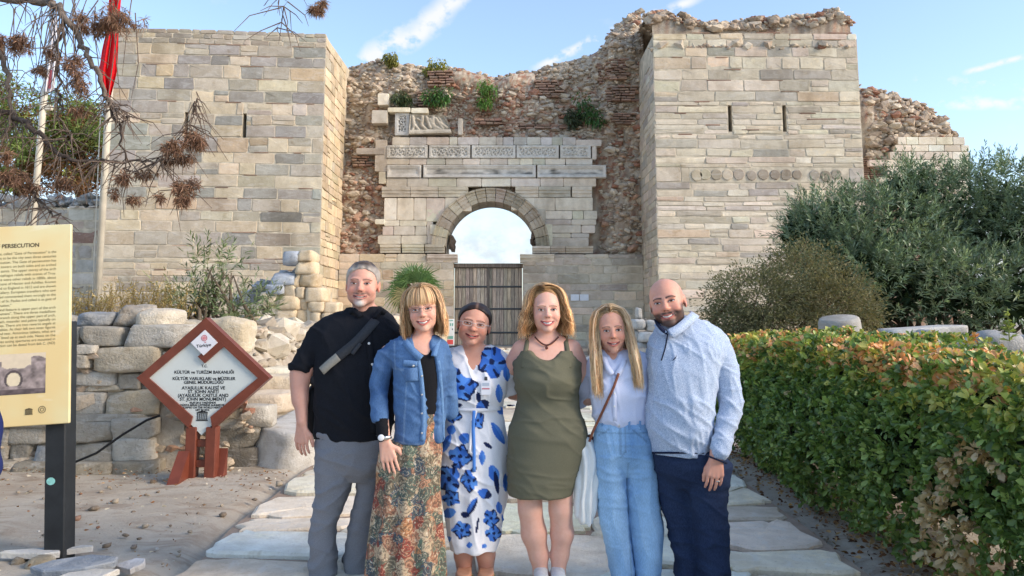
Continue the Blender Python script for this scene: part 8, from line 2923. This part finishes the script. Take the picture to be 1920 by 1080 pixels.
def woman_olive():
 r = np.random.default_rng(84)
 Y = 4.22
 J, mpp, keys = PXF(Y)
 t = empty('person', (J(1028, 1100)[0], Y, 0), 'smiling blond person in sleeveless olive green dress and beaded necklace', 'person', GRP)
 hd = Head(J(1024, 582), (1.08, 1.06, 1.03), .03, -.02, -.02, jaw=.98, cheek=1.15, mouth=1.1, openm=1.1, smile=1.15)
 g = body_grid(J, Y, 925, 1145, 530, hd, h=.0072)
 bd = keys([(624, 1002, 1048, .055, .035), (634, 985, 1064, .066, .03), (645, 972, 1076, .082, .02), (662, 966, 1086, .098, .01), (690, 965, 1087, .118, -.01), (718, 968, 1085, .128, -.02), (750, 971, 1083, .118, 0), (780, 963, 1090, .122, 0), (815, 955, 1100, .132, 0), (860, 957, 1090, .13, 0), (905, 964, 1076, .12, 0)])
 hd.field(g)
 g.cap(hd.w((0, .02, -.075)), J(1026, 640, .025), .050, .058, .022)
 g.loft(bd, .02, shrink=.004)
 g.chain([J(1072, 655, .02), J(1092, 700, .04), J(1102, 744, .09), J(1130, 738, .24)], [.054, .050, .044, .036], .02)
 g.chain([J(978, 656, .03), J(958, 690, .10), J(938, 720, .22)], [.054, .048, .042], .02)
 for (P, rad) in (([J(992, 905), J(994, 955, -.01), J(1001, 1000, .01), J(1010, 1040, .02), J(1014, 1075, .02), J(1014, 1098, .02)], [.076, .061, .066, .050, .037, .038]), ([J(1050, 905), J(1051, 955, -.01), J(1054, 1000, .01), J(1050, 1040, .02), J(1046, 1078, .02), J(1046, 1098, .02)], [.074, .060, .060, .046, .035, .036])):
  g.chain(P, rad, .02)
 skin = srgb(224, 176, 156)
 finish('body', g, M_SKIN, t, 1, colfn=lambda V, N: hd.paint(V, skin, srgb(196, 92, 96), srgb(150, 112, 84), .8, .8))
 hd.eyes(t, squint=.82)
 hd.teeth(t, .86, .0048)
 cols = [(236, 204, 156), (248, 222, 180), (208, 172, 126), (168, 132, 96), (240, 210, 162)]
 hair_cap(hd, t, .004, [(-.13, .108), (-.065, .100), (-.03, .055), (0, .0), (.03, -.06), (.13, -.10)], srgb(176, 142, 104), r, .002)
 hair_locks(hd, t, r, 640, -.012, lambda a, s, q: -.128 + q.normal(0, .020), cols, 56, (0, .012, .024, .032, .034, .03), (.012, 13), 0, 0, (.009, .020, .031), .012, lift=.003, name='hair')
 # dress
 g = Sdf.box(Y, 935, 1125, 935, 625, .0066)
 dk = keys([(645, 970, 1078, .094, .02), (662, 963, 1089, .109, .01), (690, 962, 1090, .128, -.01), (718, 965, 1088, .138, -.02), (750, 969, 1085, .122, 0), (780, 961, 1092, .126, 0), (815, 952, 1103, .138, 0), (850, 951, 1096, .138, 0), (890, 951, 1083, .134, 0), (927, 953, 1072, .13, 0)])
 g.loft(dk, 0)
 g.cap(J(1024, 600, -.13), J(1024, 636, -.13), .116, .116, .004, True)
 g.cut(J(1024, 657), (0, 0, 1), *cbox(Y, 900, 1150, 660, 600))
 for px in (951, 1098):
  g.cap(J(px, 655, -.25), J(px, 655, .3), .072, .072, .004, True)
 OL = cloth_mat('olive_jersey', srgb(102, 100, 82), 300, .08, .8)
 def ripple(V, N):
  f = .004 * np.exp(-((V[:, 2] - J(1024, 706)[2]) / .02) ** 2) * (V[:, 1] < Y)
  return f + wrinkle(V, HORZ, .007, 3) + wrinkle(V, DIAG, .005, 4)
 finish('dress', g, OL, t, 1, dispfn=ripple)
 band('shoulder_strap', [J(990, 628, .04), on_front(bd, Y, 989, 640, .004), on_front(bd, Y, 986, 655, .006), on_front(bd, Y, 983, 672, .008), on_front(bd, Y, 982, 690, .006)], .026, .005, OL, t)
 band('shoulder_strap', [J(1060, 630, .04), on_front(bd, Y, 1061, 642, .004), on_front(bd, Y, 1064, 656, .006), on_front(bd, Y, 1066, 672, .008), on_front(bd, Y, 1067, 690, .006)], .026, .005, OL, t)
 # necklace
 bead = plain_mat('brown_beads', srgb(92, 50, 42), .4, .4, .3, 60)
 nk = []
 for a in np.linspace(-1, 1, 27):
  px, py = 1024 + 23 * a + 1, 647 - 17 * abs(a) ** 1.8
  nk.append(on_front(bd, Y, px, py, .008) if abs(a) < .75 else J(px, py, -.055 + .05 * (abs(a) - .75) * 4))
 mb = MB()
 for k, p in enumerate(nk):
  mb.add(ICO_V * .0055 + p, [list(map(int, f)) for f in ICO_F])
 mb.tube(nk, .0022, 5)
 mb.add(ICO_V * np.array([.009, .006, .011]) + on_front(bd, Y, 1025, 652, .01), [list(map(int, f)) for f in ICO_F])
 mb.build('necklace', bead, t, True)
 for sg in (-1, 1):
  e = hd.w((sg * .079, .0, -.05))
  mb = MB()
  for k in range(3):
   mb.add(ICO_V * .006 + e - np.array([0, 0, .011 * k]), [list(map(int, f)) for f in ICO_F])
  mb.build('earring', bead, t, True)
 for (px, dx) in ((1014, 0), (1046, 0)):
  shoe(t, J(px, 1106, .0), 0, .25, srgb(200, 204, 208), 'sneaker', .07)
woman_olive()
def woman_jeans():
 r = np.random.default_rng(85)
 Y = 4.2
 J, mpp, keys = PXF(Y)
 t = empty('person', (J(1175, 1100)[0], Y, 0), 'person with long straight blond hair in pale blue blouse and light wide jeans', 'person', GRP)
 hd = Head(J(1146, 620), (1.04, 1.04, 1.04), -.05, -.02, -.08, jaw=.94, cheek=1.1, mouth=1.02, openm=.55, smile=1.0)
 g = body_grid(J, Y, 1070, 1245, 570, hd)
 bl = keys([(654, 1122, 1188, .06, .03), (660, 1114, 1206, .076, .025), (670, 1108, 1216, .09, .015), (690, 1105, 1219, .106, 0), (708, 1105, 1219, .114, 0), (730, 1106, 1218, .124, -.01), (765, 1110, 1216, .12, 0), (785, 1113, 1216, .117, 0), (796, 1118, 1214, .105, 0)])
 hd.field(g)
 g.cap(hd.w((0, .02, -.075)), J(1150, 672, .02), .046, .054, .02)
 g.loft(bl, .02, shrink=.012)
 g.chain([J(1115, 690, .03), J(1098, 735, .10), J(1085, 745, .2)], [.045, .038, .03], .01)
 g.chain([J(1210, 690, .03), J(1222, 745, .08)], [.045, .038], .01)
 for kx in (1150, 1212):
  g.chain([J(kx, 850), J(kx + 6, 990), J(kx + 16, 1095)], [.06, .045, .035], .02)
 skin = srgb(218, 164, 140)
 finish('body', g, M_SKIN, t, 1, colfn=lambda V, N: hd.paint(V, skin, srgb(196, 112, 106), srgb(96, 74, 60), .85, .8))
 hd.eyes(t, squint=.9)
 hd.teeth(t, .72, .0026)
 cols = [(242, 218, 178), (250, 232, 202), (218, 188, 148), (182, 152, 116), (238, 212, 170)]
 hair_cap(hd, t, .004, [(-.13, .108), (-.065, .100), (-.03, .055), (0, .0), (.03, -.06), (.13, -.10)], srgb(176, 142, 104), r, .002)
 hair_locks(hd, t, r, 700, -.004, lambda a, s, q: (-.305 if s < 0 else -.285) + q.normal(0, .016), cols, 54, (0, .008, .012, .016, .020, .022), (.004, 6), 0, 0, (.008, .017, .026), .012, back=140, name='hair', backdrop=.06, forward=.075)
 # blouse
 g = Sdf.box(Y, 1060, 1250, 806, 645, .0066)
 g.loft(bl, 0)
 g.chain([J(1203, 684, .01), J(1216, 710, .02), J(1222, 745, .05)], [.058, .062, .06], .03)
 g.chain([J(1118, 686, .02), J(1100, 728, .08), J(1086, 748, .14)], [.052, .05, .05], .03)
 g.cap(J(1148, 650, -.05), J(1152, 692, -.14), .045, .010, .004, True)
 BL = cloth_mat('pale_blue_cotton', srgb(206, 212, 234), 280, .05, .8)
 finish('blouse', g, BL, t, 1, .005, (9, 9, 6), 9, dispfn=lambda V, N: wrinkle(V, DIAG2, .014, 9) + wrinkle(V, VERT, .010, 10))
 band('collar', [J(1133, 664, -.03), on_front(bl, Y, 1132, 672, .012), on_front(bl, Y, 1139, 690, .014), on_front(bl, Y, 1148, 702, .012)], .03, .005, BL, t)
 band('collar', [J(1172, 666, -.03), on_front(bl, Y, 1172, 674, .012), on_front(bl, Y, 1165, 692, .014), on_front(bl, Y, 1156, 704, .012)], .03, .005, BL, t)
 band('placket', [on_front(bl, Y, 1152, 704, .006), on_front(bl, Y, 1152, 740, .007), on_front(bl, Y, 1153, 790, .005)], .022, .004, BL, t)
 pearl = MATS['pearl_button']
 for py in (716, 738, 762):
  disc('button', on_front(bl, Y, 1152, py, .012), .005, pearl, t)
 # jeans
 g = Sdf((at(1095, 900, Y)[0], Y - .2, .02), (at(1262, 900, Y)[0], Y + .24, J(1165, 786)[2]), .0075)
 jl = keys([(790, 1117, 1216, .105), (815, 1114, 1219, .12), (845, 1114, 1224, .124), (870, 1122, 1220, .10), (890, 1145, 1200, .06)])
 g.loft(jl, 0)
 l1 = keys([(850, 1114, 1172, .12), (880, 1115, 1172, .108), (913, 1119, 1173, .10), (985, 1125, 1179, .095), (1030, 1137, 1184, .095), (1106, 1150, 1190, .10)])
 l2 = keys([(850, 1168, 1226, .12), (880, 1171, 1231, .108), (942, 1174, 1237, .10), (1000, 1180, 1244, .10), (1068, 1189, 1238, .10), (1106, 1191, 1236, .10)], dy=.01)
 g.loft(l1, .005)
 g.loft(l2, .005)
 DJ = cloth_mat('light_denim', None, 240, .12, .9, .3, srgb(150, 184, 216), twill=True)
 a, b = np.array(srgb(104, 144, 188)), np.array(srgb(158, 194, 226))
 def jc(V, N):
  f = np.clip(.45 + .5 * fbm(V * np.array([6, 6, 3]), 3, 2) + .5 * np.exp(-((V[:, 0] - at(1205, 950, Y)[0]) / .05) ** 2), 0, 1)[:, None]
  C = a * (1 - f) + b * f
  for (p, q) in (((1116, 806), (1217, 806)), ((1157, 795), (1158, 845)), ((1166, 795), (1167, 840)), ((1167, 840), (1158, 850)), ((1172, 862), (1180, 1090)), ((1180, 800), (1206, 822)), ((1120, 812), (1138, 800))):
   A, B = at(*p, Y), at(*q, Y)
   dd = B - A
   tt = np.clip(((V[:, 0] - A[0]) * dd[0] + (V[:, 2] - A[2]) * dd[2]) / (dd[0] ** 2 + dd[2] ** 2), 0, 1)
   ds = np.hypot(V[:, 0] - A[0] - tt * dd[0], V[:, 2] - A[2] - tt * dd[2])
   C = np.where(((ds < .0042) & (V[:, 1] < Y + .02))[:, None], C * .72, C)
  return C
 finish('jeans', g, DJ, t, 1, .005, (7, 7, 3), 12, dispfn=lambda V, N: wrinkle(V, HORZ, .009, 12) + wrinkle(V, VERT, .008, 13), colfn=jc)
 for px in (1130, 1180, 1200):
  band('belt_loop', [on_front(jl, Y, px, 789, .006), on_front(jl, Y, px, 806, .006)], .011, .004, DJ, t, srgb(104, 142, 184))
 disc('button', on_front(jl, Y, 1160, 798, .006), .008, MATS['metal_button'], t)
 for px in (1168, 1212):
  shoe(t, J(px, 1110, .08), 0, .24, srgb(190, 184, 176), h=.075)
 # crossbody strap and the white shirt hung on it
 b = empty('crossbody_bag', tuple(J(1102, 830, .02)), 'thin brown shoulder strap worn across the pale blue blouse', 'bag')
 LEA = plain_mat('brown_leather', srgb(128, 78, 58), .5, .35, .15, 60)
 P = [on_front(bl, Y, 1160, 700, .016), on_front(bl, Y, 1150, 728, .016), on_front(bl, Y, 1136, 758, .016), on_front(bl, Y, 1123, 786, .016), J(1112, 808, -.09), J(1105, 828, -.06)]
 band('strap', P, .013, .004, LEA, b)
 g = Sdf.box(Y, 1085, 1125, 850, 810, .006)
 g.ell(J(1106, 832, .03), (.03, .05, .05), 0)
 finish('pouch', g, LEA, b, 1)
 g = Sdf.box(Y, 1060, 1135, 992, 812, .006)
 sk = keys([(822, 1092, 1112, .02, -.02), (835, 1086, 1116, .03, -.02), (860, 1083, 1119, .042, -.02), (885, 1080, 1121, .045, -.02), (920, 1078, 1118, .045, -.02), (955, 1076, 1117, .045, -.02), (972, 1078, 1113, .04, -.02), (982, 1092, 1112, .03, -.02)])
 g.loft(sk, 0)
 o = finish('white_shirt', g, cloth_mat('white_linen', srgb(224, 226, 224), 240, .04, .85), None, 1, dispfn=lambda V, N: .007 * np.sin(V[:, 0] * 130 + 4 * fbm(V * 6, 2, 2)) + .008 * fbm(V * np.array([20, 20, 6]), 2, 4))
 tag(o, 'white shirt hanging folded over the bag strap beside the light jeans', 'shirt')
woman_jeans()
def man_sweater():
 r = np.random.default_rng(86)
 Y = 4.12
 J, mpp, keys = PXF(Y)
 t = empty('person', (J(1300, 1100)[0], Y, 0), 'bald bearded person in heathered light blue quarter zip sweater and dark jeans', 'person', GRP)
 hd = Head(J(1251, 568), (1.18, 1.14, 1.12), -.34, -.02, -.20, jaw=1.1, cheek=1.1, mouth=1.15, openm=1.0, smile=1.2, nose=1.08, chin=1.1)
 W = J(1343, 856, -.165)
 g = body_grid(J, Y, 1190, 1405, 515, hd, hands=[hbox(W)])
 sw = keys([(594, 1252, 1304, .062, .035), (602, 1240, 1322, .076, .03), (614, 1230, 1342, .094, .025), (630, 1223, 1356, .112, .015), (650, 1218, 1360, .128, .0), (680, 1216, 1350, .145, -.01), (740, 1214, 1338, .155, -.02), (800, 1214, 1332, .152, -.02), (850, 1222, 1330, .138, -.01)])
 hd.field(g)
 g.cap(hd.w((.0, .024, -.065)), J(1276, 615, .03), .058, .066, .025)
 g.loft(sw, .02, shrink=.026)
 g.chain([J(1344, 655, 0), J(1370, 758, -.05), W + np.array([.002, .01, .02])], [.042, .04, .031], .01)
 hand(g, W, (-.12, -.05, -1), (1, .05, .28), 1.05, .30, .35, .02, flip=-1)
 for (hx, kx, ax, dy) in ((1325, 1335, 1340, 0), (1262, 1275, 1292, .07)):
  g.chain([J(hx, 870, dy), J(kx, 990, dy), J(ax, 1094, dy)], [.055, .048, .036], .02)
 skin = srgb(216, 160, 138)
 bc = srgb(70, 58, 54)
 beard = [(lambda x, y, z: np.clip((np.clip((-.040 - z) / .012, 0, 1) * np.clip((np.abs(x) - .028) / .012, 0, 1) + np.clip((-.076 - z) / .012, 0, 1)) * (z > -.125), 0, 1) * (y < .02), bc, .92),
    (lambda x, y, z: np.clip((np.abs(x) - .058) / .008, 0, 1) * np.clip((-.002 - z) / .02, 0, 1) * (y < .005) * (z > -.125), bc, .85),
    (lambda x, y, z: np.exp(-((np.abs(x) - .015) / .018) ** 2 - ((z + .052) / .006) ** 2) * 1.4 * (y < -.06), bc, .8),
    (lambda x, y, z: np.exp(-((np.abs(x) - .034) / .007) ** 2 - ((z + .064) / .014) ** 2) * 1.3 * (y < -.05), bc, .75),
    (lambda x, y, z: np.clip((y - .0) / .03, 0, 1) * np.clip((.06 - z) / .03, 0, 1) * (z > -.06), srgb(150, 112, 98), .5)]
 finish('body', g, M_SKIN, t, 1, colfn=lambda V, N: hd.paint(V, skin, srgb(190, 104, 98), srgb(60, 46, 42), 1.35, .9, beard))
 hd.eyes(t, squint=.8)
 hd.teeth(t, .85, .0042)
 # sweater
 g = Sdf.box(Y, 1190, 1405, 880, 575, .0068)
 g.loft(sw, 0)
 g.chain([J(1340, 640, .01), J(1354, 668, .0)], [.062, .066], .03)
 g.chain([J(1354, 668, .0), J(1373, 752, -.05), J(1350, 850, -.165)], [.066, .058, .045], .005)
 g.chain([J(1236, 650, .04), J(1216, 720, .12)], [.06, .055], .03)
 cuff = J(1342, 861, -.165)
 g.cut(cuff, (-.28, -.1, -1), *cbox(Y, 1300, 1385, 900, 846))
 g.ell(J(1262, 594, -.055), (.048, .065, .045), .008, sub=True)
 SWM = new_mat('heather_knit')
 m, w, p = SWM
 v = w.new('ShaderNodeTexCoord').outputs['Object']
 n1 = w.noise(w.mapping(v, (1.6, 1, .8)), 210, 3, .8)
 n2 = w.noise(v, 24, 3, .6)
 c = w.mix(w.smooth(n1, .32, .68), srgb(122, 146, 182), srgb(208, 218, 232))
 c = w.mix(w.smooth(n2, .4, .7, 0, .3), c, srgb(168, 188, 214))
 w.l.new(c, p.inputs['Base Color'])
 p.inputs['Roughness'].default_value = .95
 p.inputs['Sheen Weight'].default_value = .2
 bump(w, p, n1, .4, .006)
 finish('sweater', g, m, t, 1, .006, (5, 5, 4.5), 14, dispfn=lambda V, N: wrinkle(V, DIAG, .014, 14, 2) + wrinkle(V, VERT, .008, 15) + wrinkle(V, HORZ, .010, 12) * (V[:, 0] > J(1345, 700)[0]))
 NAVY = cloth_mat('navy_trim', srgb(30, 36, 58), 260, .2)
 band('collar', [J(1300, 588, .06), J(1304, 590, -.0), J(1292, 600, -.075), J(1272, 618, -.125), J(1256, 626, -.135)], .048, .010, m, t, nrm=(.3, -1, .5))
 band('collar', [J(1232, 608, -.03), J(1236, 616, -.085), J(1246, 626, -.125)], .034, .008, m, t, nrm=(-.3, -1, .5))
 band('collar_lining', [J(1230, 600, -.02), J(1234, 609, -.085), J(1244, 620, -.118), J(1252, 624, -.122)], .026, .004, NAVY, t, nrm=(.3, -1, .6))
 band('zip', [on_front(sw, Y, 1252, 626, .007), on_front(sw, Y, 1248, 650, .007), on_front(sw, Y, 1240, 676, .007)], .006, .004, NAVY, t)
 # small sail-like chest emblem
 e = on_front(sw, Y, 1264, 672, .010)
 k = mpp(670)
 V = [(e[0] + x * k, e[1] - .001 + x * .0002, e[2] + z * k) for x, z in ((-5, -4), (-1, -3), (3, 0), (5, 6), (2, 2), (-1, -1))]
 MB().add(V, [[0, 1, 2, 3, 4, 5]]).build('chest_emblem', NAVY, t, recalc=False)
 hm = []
 for px in (1223, 1245, 1270, 1295, 1320):
  hm.append(on_front(sw, Y, px, 849, .002))
 band('hem_band', hm, .010, .006, NAVY, t)
 band('cuff', [J(1323, 853, -.19), J(1335, 858, -.213), J(1350, 864, -.205), J(1363, 869, -.165)], .009, .006, NAVY, t, nrm=(0, -1, 0))
 # jeans
 g = Sdf((at(1205, 900, Y)[0], Y - .2, .02), (at(1395, 900, Y)[0], Y + .28, J(1300, 838)[2]), .0082)
 g.loft(keys([(842, 1226, 1350, .128), (875, 1229, 1366, .132), (895, 1240, 1356, .11), (915, 1262, 1330, .06)]), 0)
 g.loft(keys([(870, 1284, 1370, .13), (890, 1284, 1368, .125), (913, 1285, 1363, .115), (960, 1294, 1362, .105), (1014, 1301, 1366, .095), (1080, 1312, 1368, .09), (1108, 1312, 1368, .092)]), .02)
 g.loft(keys([(870, 1228, 1304, .125), (928, 1236, 1300, .112), (1014, 1260, 1309, .092), (1080, 1271, 1314, .088), (1108, 1271, 1314, .09)], dy=.07), .02)
 finish('jeans', g, cloth_mat('dark_denim', srgb(38, 50, 76), 260, .25, .9, .12, srgb(60, 78, 108), twill=True), t, 1, .006, (7, 7, 4.5), 15, dispfn=lambda V, N: wrinkle(V, HORZ, .014, 16) + wrinkle(V, DIAG, .010, 17))
 for (px, dy) in ((1340, .16), (1293, .22)):
  shoe(t, J(px, 1110, dy), 0, .28, srgb(70, 60, 52), h=.085)
 th = np.linspace(0, 2 * math.pi, 13)
 rc = W + np.array([.002, -.004, -.118])
 MB().tube(np.stack([rc[0] + .0105 * np.cos(th), rc[1] + .0105 * np.sin(th), rc[2] + 0 * th], -1), .0022, 6).build('ring', plain_mat('silver', (.7, .7, .68), .25, .5, 0, 6, 1.0), t, True)
man_sweater()
def bystander():
 """somebody standing at the left edge, only a navy sleeve is in the picture"""
 Y = 3.55
 J, mpp, keys = PXF(Y)
 t = empty('person', (J(-96, 1100)[0], Y, 0), 'person at the left edge of whom only a navy blue sleeve shows', 'person')
 hd = Head(J(-116, 540), (1.02, 1.02, 1.02), -.6, 0, 0)
 g = body_grid(J, Y, -216, 20, 480, hd, h=.012, fine=.006)
 rows = keys([(610, -141, -86, .06, .03), (640, -176, -54, .09), (680, -184, -46, .12), (760, -176, -52, .125), (850, -176, -54, .13), (900, -176, -54, .13)])
 hd.field(g)
 g.cap(hd.w((0, .02, -.07)), J(-114, 630, .02), .05, .06, .02)
 g.loft(rows, .02, shrink=.012)
 for hx in (-141, -86):
  g.chain([J(hx, 880), J(hx, 1040), J(hx, 1250)], [.075, .055, .04], .02)
 W = J(-41, 930, -.05)
 g.chain([J(-56, 660), J(-32, 800), W], [.05, .042, .03], .02)
 hand(g, W, (-.1, 0, -1), (0, 1, 0), .95)
 finish('body', g, M_SKIN, t, 1, colfn=lambda V, N: hd.paint(V, srgb(206, 156, 134), srgb(180, 104, 98), srgb(90, 70, 58)))
 hd.eyes(t)
 hair_cap(hd, t, .01, [(-.13, .075), (-.06, .065), (-.03, .0), (0, -.05), (.13, -.09)], srgb(80, 60, 46), np.random.default_rng(3))
 g = Sdf.box(Y, -230, 30, 940, 600, .009)
 g.loft(rows, 0)
 g.chain([J(-62, 660), J(-36, 800), J(-38, 880), J(-46, 930, -.05)], [.075, .08, .08, .06], .03)
 finish('jacket', g, cloth_mat('navy_fleece', srgb(34, 44, 92), 200, .15), t, 1, .006, (8, 8, 8), 2, ridge=.5)
 g = Sdf.box(Y, -220, 10, 1270, 870, .011)
 g.loft(keys([(875, -174, -56, .13), (940, -172, -58, .12)]), 0)
 for a, b in ((-172, -118), (-114, -58)):
  g.loft(keys([(920, a, b, .1), (1050, a + 6, b - 6, .08), (1265, a + 10, b - 8, .07)]), .02)
 finish('trousers', g, cloth_mat('charcoal_cloth', srgb(60, 60, 64), 250, .15), t, 1)
 for px in (-144, -88):
  shoe(t, J(px, 1275), 0, .27, srgb(50, 46, 44))
bystander()
